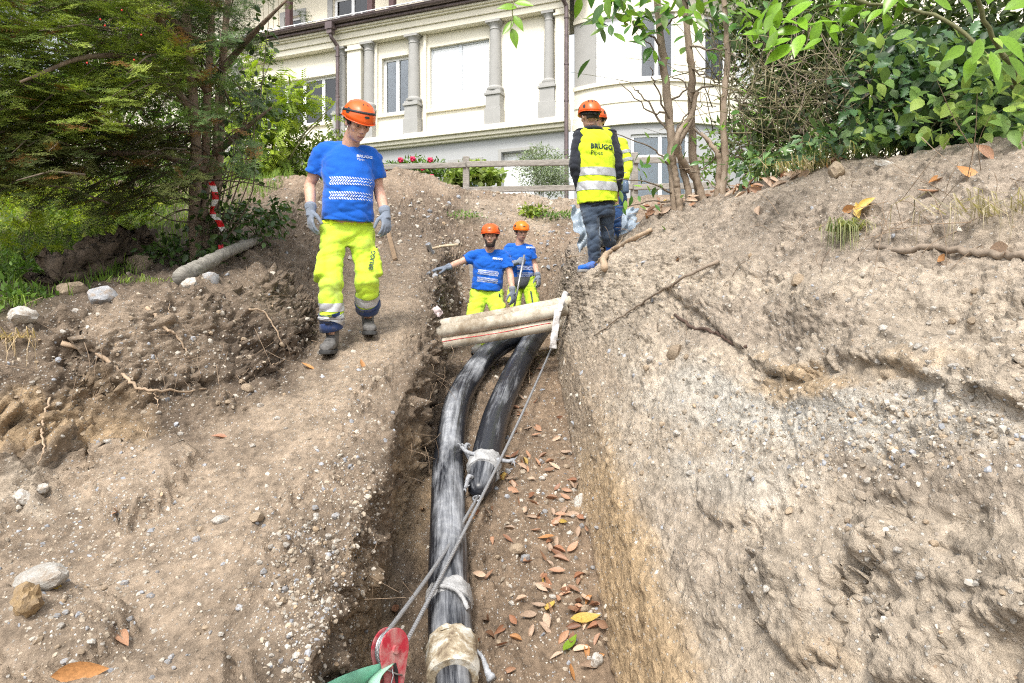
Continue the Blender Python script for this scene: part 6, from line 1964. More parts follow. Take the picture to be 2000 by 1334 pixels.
# fine twigs
for (u, v, du, dv) in ((1300, 220, -90, -60), (1308, 260, -75, -90), (1312, 330, -110, -70), (1300, 150, -60, -90), (1290, 90, -50, -40), (1350, 200, -60, -60), (1300, 200, 60, -80), (1310, 280, 60, -70), (1345, 130, 80, 40), (1340, 90, 110, 30), (1350, 180, 90, -30), (1355, 250, 100, 60), (1415, 280, -60, 60), (1330, 330, 70, 40), (1312, 240, -40, -110), (1290, 60, 60, -30), (1318, 380, -130, -30), (1325, 395, -120, 10)):
    a = P(u, v, dL); b = P(u + du, v + dv, dL + rg.uniform(-.5, .4)); mid = a.lerp(b, .5) + Vector(rg.normal(size=3) * .05)
    stem(LAU, lb0, [a, mid, b], .010, .003, 'twig', TWIG, 5, 12, .008)
spots = []
def cluster(u, v, d, n, spread, sz, down=.35, out=(0, -.5, 0), dz=.3):
    c = P(u, v, d)
    for _ in range(n):
        p = c + Vector(rg.normal(size=3)) * spread
        dr = Vector(rg.normal(size=3)) * .8 + Vector(out) + Vector((0, 0, -down))
        nr = Vector((0, -.8, 1)) + Vector(rg.normal(size=3)) * .35
        spots.append((p, dr, nr, sz * rg.uniform(.75, 1.2)))
for u, v in ((1165, 14), (1190, 28), (1215, 20), (1240, 38), (1262, 22), (1222, 50), (1248, 55), (1180, 5), (1300, 10), (1280, 30), (1230, -25), (1290, -10), (1330, -15), (1380, -5), (1420, 10), (1360, 30), (1450, 0), (1400, 60), (1440, 60)): cluster(u, v, 5.6 + rg.uniform(-.3, .3), 10, .10, .15)
for u, v in ((1300, 300), (1280, 320), (1260, 350), (1240, 375), (1215, 385), (1270, 390), (1290, 360), (1420, 240), (1440, 210), (1370, 270), (1300, 140), (1340, 270)): cluster(u, v, dL - .35 + rg.uniform(-.2, .2), 4, .07, .085, .1)
leaf_objs(LAU, ME_LAD + ME_LAB[:2], spots)

# overhanging near branch with bright leaves (upper right), rooted on the bank
nb0 = pick(1960, 262)[0]
NEAR = thing('laurel_bush', 'bright green broad-leaved laurel hanging over the upper right corner', 'bush', nb0)
stem(NEAR, nb0, [nb0 + Vector((.1, .2, -.05)), P(1990, 180, 3.3), P(1930, 60, 3.1), P(1900, -30, 3.0)], .016, .008, 'stem', TWIGG, 8, 20, .004)
stem(NEAR, nb0, [P(1990, 180, 3.3), P(1850, 40, 3.4), P(1700, 10, 3.6), P(1560, 20, 3.8)], .012, .004, 'stem', TWIGG, 8, 24, .004)
stem(NEAR, nb0, [P(1700, 10, 3.6), P(1500, -60, 3.7), P(1250, -90, 3.4), P(1010, -60, 3.1)], .012, .004, 'stem', TWIGG, 8, 24, .004)
stem(NEAR, nb0, [P(1010, -60, 3.1), P(1003, 10, 3.05), P(998, 60, 3.0)], .004, .002, 'twig', TWIGG, 6, 12, .002)
spots = []
for u, v, d, sz, dx, dz_ in ((1900, 40, 2.9, .15, -.2, .1), (1915, 75, 2.85, .14, -.3, -.6), (1950, 70, 2.85, .14, .5, -.5), (1885, 90, 2.9, .12, -.8, -.5), (1935, 100, 2.85, .13, .1, -1), (1960, 20, 2.9, .15, .7, .3), (1930, 10, 2.9, .15, .1, .9), (1985, 60, 2.9, .13, .9, 0), (1900, 110, 2.9, .11, -.4, -1), (1970, 110, 2.9, .12, .6, -.9), (1860, 20, 3.0, .14, -.7, .3), (1940, 130, 2.9, .11, .3, -1)):
    spots.append((P(u, v, d), Vector((dx, -.25, dz_)), Vector((0, -1, .45)) + Vector(rg.normal(size=3)) * .15, sz))
for u, v, n in ((1490, 45, 5), (1530, 30, 7), (1570, 15, 7), (1610, 25, 7), (1640, 5, 7), (1690, 10, 6), (1740, 15, 6), (1790, 5, 5), (1500, 65, 3), (1590, 70, 4), (1650, 50, 4), (1560, 60, 4)): cluster(u, v, 3.65 + rg.uniform(-.2, .2), n, .055, .14, .25, (-.6, -.4, 0))
for u, v, dx, dz_ in ((1010, 15, -.5, .0), (1005, 5, .5, -.1), (1003, 40, -.5, -.7), (1000, 55, .25, -1), (1002, 30, .4, -.6)): spots.append((P(u, v, 3.05), Vector((dx, -.2, dz_)), Vector((0, -1, .4)), .085))
leaf_objs(NEAR, ME_LAB, spots)

# holly and bramble growing along the top of the right bank
def bank_bush(name, label, cat, base, region, n, meshes, sz, extra_n, ca, cb, mat, shape, d_of, down=.3):
    o = thing(name, label, cat, base)
    sp = []
    tries = 0
    while len(sp) < n and tries < 20000:
        tries += 1
        u, v = rg.uniform(*region[0]), rg.uniform(*region[1])
        if not region[2](u, v): continue
        d = d_of(u, v) + rg.uniform(-.12, .30)
        dr = Vector(rg.normal(size=3)) * .7 + Vector((0, -.35, -down)); nr = Vector((-.1, -1, .75)) + Vector(rg.normal(size=3)) * .42
        sp.append((P(u, v, d), dr, nr, sz * rg.uniform(.65, 1.25)))
    leaf_objs(o, meshes, sp)
    # deeper leaves, joined
    k = 0; pos = []
    while len(pos) < extra_n:
        u, v = rg.uniform(*region[0]), rg.uniform(*region[1])
        if region[2](u, v): pos.append(P(u, v, d_of(u, v) + rg.uniform(.25, 1.1)))
    pos = np.array(pos); m_ = len(pos)
    V, F, T = scatter(shape[0], shape[1], pos, frames(rg.normal(size=(m_, 3)) + np.array([0, -.3, -.3]), rg.normal(size=(m_, 3)) * .6 + np.array([0, -.8, .8])), sz * rg.uniform(.7, 1.2, m_), tint_of(m_, ca, cb, .2, rg))
    po = link('inner_leaves', mesh_np('inner_leaves', V - np.array(base), F, True, T, [mat]), o); po['kind'] = 'stuff'
    for j in range(14):
        e = sp[(j * 17) % len(sp)][0]
        stem(o, Vector(base), [Vector(base) + Vector((rg.uniform(-.4, .4), rg.uniform(0, .4), -.05)), Vector(base).lerp(e, .55) + Vector((0, .1, .12)), e], .006, .002, 'stem', TWIGG, 5, 12, .006)
    return o
dB_ = lambda u, v: float(np.interp(u, [1400, 1600, 1700, 1850, 2000], [5.4, 4.6, 4.1, 3.5, 3.1])) + .15
top_v = lambda u: float(np.interp(u, [1200, 1400, 1560, 1700, 1850, 2000], [430, 372, 330, 286, 284, 262]))
bank_bush('holly_bush', 'dark glossy spiny holly growing along the top of the right bank', 'bush', pick(1780, 268)[0] + Vector((0, .15, 0)), ((1620, 2030), (60, 290), lambda u, v: v < top_v(u) - 6 and v > 60 and (u - 1620) * .9 + 30 > (v < 140) * 80), 150, ME_HOL, .075, 2600, (.012, .03, .014), (.05, .10, .035), GLOSSM, leaf_shape(.55, 3, .25, .1), dB_)
bank_bush('bramble_bush', 'mid-green bramble with rounded leaves trailing over the holly', 'bush', pick(1880, 262)[0] + Vector((0, .1, 0)), ((1660, 2030), (70, 285), lambda u, v: v < top_v(u) + 12 and u > 1650 + max(0, 160 - v) * .4), 230, ME_BRA, .082, 900, (.03, .07, .02), (.10, .17, .05), LEAFM, leaf_shape(.7, 3, .1, .1), lambda u, v: dB_(u, v) - .22)

# tangle of twigs between the laurel stems and the holly, and dark shrubbery behind it
tb = pick(1560, 300)[0]
TWIGP = M_plain('pale_olive_twig', (.23, .20, .11), .8, .35, 30, bump=.3, bscale=150)
TANG = thing('twig_thicket', 'tangled brown leafless twigs between the laurel stems and the holly', 'thicket', tb)
for k in range(240):
    u0, v0 = rg.uniform(1380, 1700), rg.uniform(120, 330)
    d0 = dB_(u0, v0) + rg.uniform(0, 1.0)
    a = P(u0, min(v0, top_v(u0) - 5), d0)
    b = P(u0 + rg.normal() * 110, v0 - rg.uniform(-30, 190), d0 + rg.uniform(-.5, .5))
    mid = a.lerp(b, .5) + Vector(rg.normal(size=3)) * .12
    stem(TANG, tb, [a, mid, b], rg.uniform(.003, .0055), .0015, 'twig', (TWIG, TWIGP, TWIGG, TWIGP)[k % 4], 4, 10, .004)
shrub('dark_shrubbery', 'dark green shrubbery behind the tangled twigs', 'bush', tb + Vector((.6, 1.2, 0)),
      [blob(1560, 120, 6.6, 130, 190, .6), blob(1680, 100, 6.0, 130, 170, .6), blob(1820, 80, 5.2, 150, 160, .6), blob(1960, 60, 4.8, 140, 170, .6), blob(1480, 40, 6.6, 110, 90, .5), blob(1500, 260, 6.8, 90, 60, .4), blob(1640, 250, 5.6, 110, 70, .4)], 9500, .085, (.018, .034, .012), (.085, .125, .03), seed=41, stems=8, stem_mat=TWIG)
shrub('green_shrub', 'fresh green shrub seen low between the bare laurel stems', 'bush', gp(1470, 0, 9.0), [blob(1460, 270, 9, 90, 60, .6), blob(1400, 320, 9.2, 40, 40, .4), blob(1540, 220, 9, 90, 90, .6), blob(1600, 60, 9.2, 200, 160, .6), blob(1480, 330, 8.6, 60, 30, .3)], 6500, .09, (.07, .14, .03), (.20, .32, .07), seed=43, stems=5)

for k_, (u_, v_) in enumerate(((1480, 312), (1530, 300), (1590, 288), (1645, 262))):
    c_ = pick(u_, v_ + 14)[0]
    shrub('holly_seedling', ('small holly seedling in the leaf litter nearest the laurel stems', 'small holly seedling in the leaf litter below the tangled twigs', 'small green seedling in the dry grass below the twigs', 'small green seedling at the left foot of the holly')[k_], 'seedling', c_, [(tuple(c_ + Vector((0, .05, .12))), (.22, .15, .11))], 90, .07, (.05, .11, .05), (.16, .26, .09), GLOSSM, leaf_shape(.5, 5, .3, .1, .25), seed=60 + k_, stems=4, stem_r=.004, part='leaves')
# ------------------------------------------------------------------ stones, leaves, roots and the odd things lying about
def rock_mesh(name, mat, seed, sub=2, rough=.28, flat=.75):
    bm = bmesh.new(); bmesh.ops.create_icosphere(bm, subdivisions=sub, radius=1)
    V = np.array([v.co[:] for v in bm.verts])
    k = 1 + rough * fbm(V * 1.1 + seed * 9.7, 3)
    # a few flat cuts make it a stone rather than a ball
    rg_ = np.random.default_rng(seed)
    for _ in range(5):
        n_ = rnd_unit(1, rg_)[0]; h = rg_.uniform(.55, .85)
        dd = (V * k[:, None]) @ n_
        over = np.clip(dd - h, 0, None); V = V - n_ * (over * .85)[:, None]
    V = V * k[:, None] * np.array([1, .8, flat]) * (1 + .07 * fbm(V * 4.5 + seed, 3))[:, None]
    for v, c in zip(bm.verts, V): v.co = c
    me = bpy.data.meshes.new(name); bm.to_mesh(me); bm.free()
    me.materials.append(mat); me.polygons.foreach_set('use_smooth', [True] * len(me.polygons))
    me.set_sharp_from_angle(angle=R(35))
    return me
def stone_mat(name, a, b):
    t = NT(name); n = t.noise(5, 6, .65, None, .6)
    oi = t.node('ShaderNodeObjectInfo')
    c = t.mix(1.0, t.ramp(n, [(.3, a), (.7, b)]), t.ramp(oi.outputs['Random'], [(0, .75), (1, 1.2)]), 'MULTIPLY')
    c = t.mix(t.ramp(t.noise(2.2, 4, .6), [(.46, 0.0), (.64, .75)]), c, (.25, .19, .135))
    t.set(base=c, rough=.85, spec=.3, normal=t.bump(n, .4, .05)); return t.mat
ST_P = stone_mat('pale_limestone', (.34, .315, .275), (.56, .54, .50))
ST_G = stone_mat('grey_stone_pebble', (.22, .23, .24), (.42, .42, .43))
ST_B = stone_mat('brown_stone', (.25, .19, .13), (.44, .35, .25))
ST_O = stone_mat('ochre_clod', (.28, .19, .10), (.46, .33, .18))
ROCKS = {k: [rock_mesh('stone_' + k, m_, i * 7 + j, 3) for i in range(4)] for j, (k, m_) in enumerate((('pale', ST_P), ('grey', ST_G), ('brown', ST_B)))}
CLODM = rock_mesh('clod', ST_O, 91, 3, .6, 1.0)
def place_rock(me, u, v, wpx, label, cat='stone', name='stone', group=None, sink=.25, asp=(1, 1, 1), tilt=None):
    loc, nor = pick(u, v)
    r = wpx / 2 / FPX * loc.y
    o = link(name, me); o.scale = (r * asp[0], r * asp[1], r * asp[2]); o.location = loc + nor * r * (.55 - sink) * asp[2]
    o.rotation_euler = tilt if tilt is not None else (rg.uniform(-.4, .4), rg.uniform(-.4, .4), rg.uniform(0, 6.28))
    return tag(o, label, cat, group)
pk = lambda k: ROCKS[k][int(rg.integers(0, 4))]
place_rock(ROCKS['pale'][0], 82, 1148, 108, 'large pale angular stone on the path at the lower left', sink=.1, asp=(1, .9, .75), tilt=(.2, -.25, .2))
place_rock(CLODM, 48, 1192, 78, 'ochre clod of earth leaning on the large pale stone', 'clod', 'earth_clod', sink=0, asp=(.75, .8, 1.15), tilt=(.3, .35, 0))
place_rock(ROCKS['pale'][1], 47, 620, 52, 'chalky white stone at the left edge of the bank top', sink=.35)
place_rock(ROCKS['brown'][0], 140, 574, 66, 'rounded mossy boulder beside the grass behind the bank', sink=.35, asp=(1, 1, .75))
place_rock(ROCKS['grey'][2], 205, 580, 56, 'dark half-buried boulder right of the mossy one', sink=.35)
place_rock(ROCKS['pale'][2], 372, 558, 38, 'smooth beige stone at the foot of the log', sink=.35)
place_rock(ROCKS['grey'][1], 414, 552, 48, 'rounded grey stone next to the beige one below the log', sink=.35)
place_rock(ROCKS['brown'][2], 275, 520, 60, 'mossy block of rock below the yew stems', sink=.3, asp=(1, 1, .9))
place_rock(ROCKS['brown'][1], 483, 762, 27, 'smooth pale brown cobble stuck in the bank beside the path', sink=.1)
place_rock(ROCKS['pale'][3], 633, 692, 24, 'small white stone under the toe of the walking worker', sink=.1)
place_rock(ROCKS['pale'][1], 45, 972, 52, 'pale rock bedded in the bare earth at the left edge', sink=.3)
place_rock(ROCKS['pale'][2], 78, 956, 30, 'smaller pale rock beside the bedded one at the left edge', sink=.3)
place_rock(ROCKS['brown'][3], 500, 1012, 40, 'yellowish flat stone on the gravel rib beside the path', sink=.2, asp=(1.2, 1, .6))
place_rock(ROCKS['pale'][0], 430, 1020, 34, 'dusty pale stone on the path left of the yellowish one', sink=.3)
place_rock(ROCKS['pale'][3], 1168, 1296, 36, 'blocky pale stone on the trench floor near the right wall', sink=.1, asp=(.8, .8, 1.1))
place_rock(ROCKS['brown'][1], 1008, 1078, 32, 'brown round cobble among leaves on the trench floor', sink=.1)
place_rock(ROCKS['pale'][1], 1133, 985, 36, 'tall white rock bedded in the foot of the right wall', sink=.55, asp=(.7, .7, 1.6), tilt=(0, .1, .3))
place_rock(ROCKS['brown'][3], 1635, 338, 46, 'embedded grey-brown rock at the top of the right bank', sink=.3)
place_rock(ROCKS['brown'][0], 1322, 690, 42, 'flat beige stone set into the right bank', sink=.35, asp=(.9, .9, 1.2))
place_rock(ROCKS['brown'][2], 1560, 548, 36, 'buff stone set into the upper right bank', sink=.35)
place_rock(ROCKS['grey'][3], 1025, 1092, 20, 'small dark grey stone below the brown cobble in the trench', sink=.1)
place_rock(ROCKS['pale'][2], 1730, 322, 40, 'whitish chalky lump at the crest of the right bank', sink=.35, asp=(1.4, 1, .6))
def zone(u, v):
    a = 'near the ducts' if v < 790 else ('beside the pulling head' if v < 940 else ('below the pulling head' if v < 1060 else ('midway down' if v < 1170 else 'towards the pulley')))
    return a + (' by the right wall' if u > 1020 + (v - 700) * .2 else (' by the pipes' if u < 990 else ''))
# medium stones: pale ones on the left side, grey ones, and those in the right wall
def field(n, region, size, kinds, label, group, sink=.3):
    k = 0
    while k < n:
        u, v = rg.uniform(*region[0]), rg.uniform(*region[1])
        if len(region) > 2 and not region[2](u, v): continue
        if pick(u, v)[0] is None: continue
        kd = kinds[int(rg.integers(0, len(kinds)))]; w_ = rg.uniform(*size)
        sz_ = 'tiny' if w_ < size[0] + (size[1] - size[0]) * .33 else ('small' if w_ < size[0] + (size[1] - size[0]) * .66 else 'fist-sized')
        place_rock(pk(kd), u, v, w_, sz_ + ' ' + kd + ' stone ' + label(u, v), 'stone', 'stone', group, sink); k += 1
field(60, ((60, 660), (900, 1310), lambda u, v: v > 1250 - u * .55 and abs(u - (620 - (v - 900) * .95)) > 70), (8, 18), ['pale', 'grey', 'brown'], lambda u, v: 'lying ' + ('at the trench side of the path' if u > 430 else 'on the path') + (' near the photo bottom' if v > 1180 else (' beside the large stone' if v > 1060 else ' higher up')), 'loose stones on the path')
field(75, ((1220, 1990), (560, 1280), lambda u, v: v < 1000 or u > 1450), (9, 22), ['pale', 'pale', 'brown'], lambda u, v: 'bedded in the right bank ' + ('by the crooked stick' if v < 700 else ('in the pale streak' if v < 950 else 'low down')) + (' nearer the trench' if u < 1480 else (' in the middle' if u < 1740 else ' near the right edge')), 'stones in the right bank', .4)
field(36, ((925, 1190), (850, 1320), lambda u, v: u < 1085 + (v - 700) * .25 and u > 925), (8, 16), ['pale', 'grey', 'brown'], lambda u, v: 'on the trench floor ' + zone(u, v), 'stones on the trench floor', .2)
field(30, ((30, 560), (580, 900)), (8, 16), ['pale', 'brown'], lambda u, v: 'in the left bank ' + ('at its top' if v < 660 else ('around the forked root' if v < 780 else 'at its foot')) + (' near the left edge' if u < 200 else (' towards the worker' if u > 400 else '')), 'stones in the left bank', .3)
field(34, ((560, 1110), (345, 520)), (6, 11), ['pale', 'brown'], lambda u, v: 'on the spoil heap ' + ('behind the walking worker' if u < 780 else ('by the sledgehammer' if u < 930 else 'behind the helmeted pair')), 'stones on the spoil heap', .3)
# gravel: one mass
def gravel(n, size, seed):
    rg_ = np.random.default_rng(seed)
    t = (1 + 5 ** .5) / 2
    IV = np.array([(-1, t, 0), (1, t, 0), (-1, -t, 0), (1, -t, 0), (0, -1, t), (0, 1, t), (0, -1, -t), (0, 1, -t), (t, 0, -1), (t, 0, 1), (-t, 0, -1), (-t, 0, 1)]) / 1.9
    IF = np.array([(0, 11, 5), (0, 5, 1), (0, 1, 7), (0, 7, 10), (0, 10, 11), (1, 5, 9), (5, 11, 4), (11, 10, 2), (10, 7, 6), (7, 1, 8), (3, 9, 4), (3, 4, 2), (3, 2, 6), (3, 6, 8), (3, 8, 9), (4, 9, 5), (2, 4, 11), (6, 2, 10), (8, 6, 7), (9, 8, 1)])
    pos, nr, sc_, ti = [], [], [], []
    dens = [ # centre u, v, radius u, v, weight
        (600, 1150, 90, 180, 3), (250, 1000, 160, 90, 1.6), (150, 1180, 160, 120, 1.6), (420, 1100, 220, 200, .15), (300, 700, 280, 110, 1.6), (690, 900, 60, 200, 1.2), (1050, 1050, 110, 270, 1.6),
        (1650, 840, 330, 75, 4.6), (1500, 1100, 420, 220, 1.0), (1600, 560, 330, 130, .8), (1200, 760, 110, 200, 1.0), (820, 420, 260, 80, 1.6), (860, 560, 80, 70, .6), (1080, 480, 60, 60, .5), (700, 1000, 40, 200, .5)]
    w = np.array([q[4] for q in dens]); w = w / w.sum()
    for _ in range(n):
        u, v, ru, rv, _w = dens[rg_.choice(len(dens), p=w)]
        uu, vv = u + rg_.normal() * ru * .7, v + rg_.normal() * rv * .7
        if not (-30 < uu < 2030 and 330 < vv < 1350): continue
        loc, no = pick(uu, vv)
        if loc is None or loc.y > 14: continue
        px = size[0] * rg_.random() ** -.5
        px = min(px, size[1])
        pos.append(loc); nr.append(no); sc_.append(px / 2 / FPX * max(loc.y, 2.6))
        k = rg_.random()
        b = np.array((.46, .42, .36)) if k < .30 else (np.array((.33, .275, .21)) if k < .8 else (np.array((.30, .31, .33)) if k < .93 else np.array((.36, .27, .18))))
        ti.append(b * rg_.uniform(.7, 1.25))
    n = len(pos); pos = np.array(pos); sc_ = np.array(sc_)
    rot = frames(rnd_unit(n, rg_), np.array(nr) + rg_.normal(size=(n, 3)) * .4)
    rot = rot * np.stack([rg_.uniform(.7, 1.2, n), rg_.uniform(.7, 1.3, n), rg_.uniform(.45, .9, n)], -1)[:, None, :]
    V, F, T = scatter(IV, IF, pos - np.array(nr) * (sc_ * .12)[:, None], rot, sc_, np.clip(ti, .02, .75))
    V = V + .12 * np.repeat(sc_, 12)[:, None] * rg_.normal(size=V.shape)
    return mesh_np('gravel', V, F, False, T)
gm = NT('gravel_stones'); gm.set(base=gm.mix(1.0, gm.attr(), gm.ramp(gm.noise(60, 4), [(.3, .75), (.7, 1.2)]), 'MULTIPLY'), rough=.9, spec=.25)
gme = gravel(12000, (2.6, 12), 5); gme.materials.append(gm.mat)
tag(link('gravel', gme), 'small stones and crumbs of gravel strewn over the earth', 'gravel', None, 'stuff')

# fallen leaves
FL = {'brown': obj_leaf('fallen_leaf_brown', (.36, .205, .125), .55, .12, .25), 'russet': obj_leaf('fallen_leaf_russet', (.26, .125, .070), .5, .12, .25), 'orange': obj_leaf('fallen_leaf_orange', (.46, .225, .085), .5, .2, .25),
      'yellow': obj_leaf('fallen_leaf_yellow', (.56, .38, .09), .5, .25, .25), 'green': obj_leaf('fallen_leaf_green', (.25, .40, .03), .4, .3, .2), 'tan': obj_leaf('fallen_leaf_tan', (.46, .33, .235), .6, .12, .25)}
FLM = {k: [leaf_mesh('fallen_leaf_' + k, m_, wd=w, n=6, fold=f, curl=c) for w, f, c in ((.40, .45, -.18), (.34, .8, .22), (.44, .25, -.35), (.36, 1.1, .1))] for k, m_ in FL.items()}
COLW = {'brown': 'brown', 'russet': 'russet', 'tan': 'pale tan', 'orange': 'orange', 'yellow': 'yellow', 'green': 'green'}
SHPW = ('arched', 'folded', 'flat', 'creased')
def fallen(u, v, col, sz, label, group, ang=None, lift=.012, stand=0.0, where=''):
    loc, nor = pick(u, v)
    if loc is None: return
    k_ = int(rg.integers(0, 4))
    o = link('fallen_leaf', FLM[col][k_])
    if not label: label = ('small ' if sz < .08 else '') + SHPW[k_] + ' ' + COLW[col] + ' leaf ' + where
    a = rg.uniform(0, 6.28) if ang is None else ang
    n_ = (nor + Vector(rg.normal(size=3)) * .22).normalized()
    d = Vector((math.cos(a), math.sin(a) * .8, rg.uniform(-.1, .1) + stand)); d = (d - n_ * d.dot(n_) * (1 - min(stand, 1))).normalized()
    z = (n_ - d * n_.dot(d)).normalized(); x = d.cross(z)
    o.matrix_world = Matrix.Translation(loc + nor * lift - d * sz * .5) @ Matrix((x, d, z)).transposed().to_4x4() @ Matrix.Scale(sz, 4)
    return tag(o, label, 'leaf', group)
G1 = 'fallen leaves on the trench floor'
for k in range(150):
    if rg.random() < .62:
        cu, cv = ((1050, 905), (1010, 900), (1060, 1010), (1075, 950), (1040, 1060), (1080, 1120), (1060, 1170), (1090, 1200), (1140, 1265), (1110, 1040), (1020, 1240), (1030, 840), (1130, 1190), (1000, 790))[int(rg.integers(0, 14))]
        u, v = cu + rg.normal() * 28, cv + rg.normal() * 24
    else:
        v = rg.uniform(720, 1325); u = rg.uniform(925 if v > 900 else 960, 1065 + (v - 700) * .27)
    if not (905 < u < 1068 + (v - 700) * .28): continue
    c = rg.choice(['brown', 'russet', 'tan', 'orange', 'yellow'], p=[.40, .20, .25, .09, .06])
    fallen(u, v, c, rg.uniform(.06, .10), None, G1, where='in the trench ' + zone(u, v))
fallen(1114, 1268, 'green', .11, 'fresh lime green leaf lying on the trench floor', G1, 1.0)
fallen(1140, 1215, 'yellow', .14, 'large curled yellow leaf near the foot of the right wall', G1, .15)
fallen(1076, 1190, 'yellow', .11, 'yellow and orange leaf in the middle of the trench floor', G1, 1.2)
for u, v, c, s_, lb_ in ((232, 998, 'brown', .08, 0), (155, 1302, 'orange', .15, 'long orange leaf lying on the path at the lower left'), (240, 1250, 'brown', .11, 'curled brown leaf on the path above the long orange one'), (98, 1150, 'yellow', .08, 'small yellow leaf on the large pale stone'), (430, 855, 'russet', .09, 'torn reddish leaf at the edge of the path below the bank'),
                        (600, 720, 'orange', .10, 'orange leaf on the path near the walking worker'), (706, 716, 'orange', .09, 'orange leaf at the trench edge behind the walking worker'), (825, 997, 'orange', .08, 'orange leaf at the foot of the left trench wall'), (775, 1195, 'russet', .09, 'russet leaf between the left wall and the pipe'),
                        (1690, 400, 'yellow', .11, 'upright yellow leaf on the right bank above the grass tuft'), (1680, 412, 'yellow', .10, 'flat yellow leaf under the upright one on the right bank'), (1665, 408, 'orange', .10, 'orange-brown leaf beside the yellow pair on the right bank'),
                        (1830, 353, 'orange', .10, 'orange leaf near the crest of the right bank'), (1890, 342, 'orange', .10, 'narrow orange leaf near the right end of the bank'), (1815, 383, 'brown', .11, 'folded brown leaf below the orange ones on the right bank'), (1325, 503, 'orange', .10, 'small round orange leaf high on the right bank'),
                        (1850, 508, 'orange', .09, 'orange leaf just under the long stick'), (1965, 492, 'tan', .15, 'large curled tan leaf resting on the end of the stick'), (1485, 412, 'tan', .12, 'pinkish tan leaf on the upper right bank'), (1775, 262, 'orange', .14, 'orange leaf caught under the holly'), (1925, 300, 'brown', .12, 'brown curled leaf at the crest beneath the bramble')):
    fallen(u, v, c, s_, lb_ or 'small brown leaf on the left path', 'fallen leaves on the banks', stand=.9 if 'upright' in str(lb_) else 0)
for k in range(75):
    u = rg.uniform(1215, 1640); v = top_v(u) + rg.uniform(-14, 22)
    c = rg.choice(['brown', 'tan', 'orange', 'russet', 'yellow'], p=[.32, .36, .18, .1, .04])
    fallen(u, v, c, rg.uniform(.08, .13), None, 'leaf litter below the laurel', stand=rg.uniform(0, .3), where='in the litter ' + ('by the knotted root' if u < 1290 else ('below the laurel stems' if u < 1430 else ('below the tangled twigs' if u < 1560 else 'below the holly'))))

# sticks, roots and root hairs
def lying(name, label, cat, uvs, r0, r1, mat, group=None, off=None, n=8, seg=30, wob=.004, branch=()):
    pts = []
    for u, v in uvs:
        loc, nor = pick(u, v); pts.append(loc + nor * (r0 * .8 if off is None else off))
    base = pts[0].copy()
    o = thing(name, label, cat, base, 0, group)
    stem(o, base, pts, r0, r1, 'shaft' if name == 'stick' else 'main_root', mat, n, seg, wob)
    for bu in branch:
        q = []
        for u, v in bu:
            loc, nor = pick(u, v); q.append(loc + nor * r1 * .8)
        stem(o, base, q, r1 * .9, r1 * .3, 'side_root', mat, 6, 18, wob)
    return o
lying('stick', 'long pale stick lying across the right bank to the photo edge', 'stick', [(1712, 482), (1760, 490), (1830, 484), (1900, 494), (1960, 500), (2010, 503)], .011, .014, STICK)
lying('stick', 'straight grey stick slanting down the right bank above the trench', 'stick', [(1410, 512), (1330, 553), (1260, 590), (1210, 625), (1165, 655)], .011, .005, STICK, off=.02)
lying('stick', 'dark crooked stick on the right bank', 'stick', [(1320, 616), (1350, 640), (1400, 652), (1430, 668), (1458, 678)], .010, .007, M_plain('dark_stick', (.09, .055, .04), .85, .3, 20))
lying('root', 'long pale forked root running across the left bank', 'root', [(118, 667), (180, 682), (230, 720), (265, 755), (300, 765), (400, 762)], .014, .005, ROOT, branch=[[(265, 755), (285, 790), (288, 850), (282, 905)], [(300, 765), (310, 800)], [(180, 682), (200, 700), (190, 735)]], wob=.006)
lying('root', 'cut root stub and thin root at the top of the left bank', 'root', [(285, 600), (320, 640), (345, 655), (368, 695)], .012, .004, ROOT, branch=[[(320, 640), (330, 612), (328, 592)]])
lying('root', 'bent bare root beside the walking worker', 'root', [(485, 605), (515, 612), (545, 660), (556, 700), (530, 712)], .007, .003, ROOT)
lying('root', 'arched thin root on the ochre patch of the left bank', 'root', [(105, 783), (82, 820), (76, 870), (79, 900)], .006, .003, ROOT, off=.03)
lying('root', 'thick knotted root at the bank edge by the blue shoe', 'root', [(1186, 524), (1184, 505), (1200, 488), (1240, 470), (1275, 452)], .030, .016, ROOT, branch=[[(1200, 488), (1215, 470), (1222, 440)], [(1178, 505), (1160, 520)]])
lying('root', 'thin curved twig in front of the man with the waistcoat', 'twig', [(1095, 505), (1125, 508), (1160, 500), (1195, 480)], .006, .003, ROOT, off=.05)
lying('root', 'thin root hanging down the right wall below the white tape', 'root', [(1072, 690), (1045, 700), (1033, 725), (1035, 760)], .007, .003, ROOT, off=.05)
rootlets = MB(); rbase = pick(340, 740)[0]
def hair(u, v, n, spread, length, droop=.6):
    c, no = pick(u, v)
    if c is None: return
    for _ in range(n):
        a = c + Vector(rg.normal(size=3)) * spread + no * .01
        e = Vector(rg.normal(size=3)) * length * .7 + no * length * .5 + Vector((0, 0, -droop * length))
        mid = a + e * .45 + no * length * .15
        rootlets.tube([p - rbase for p in spline([a, mid, a + e], 7)], [.0020 * (1 - .7 * i / 7) for i in range(7)], 3, cap=False)
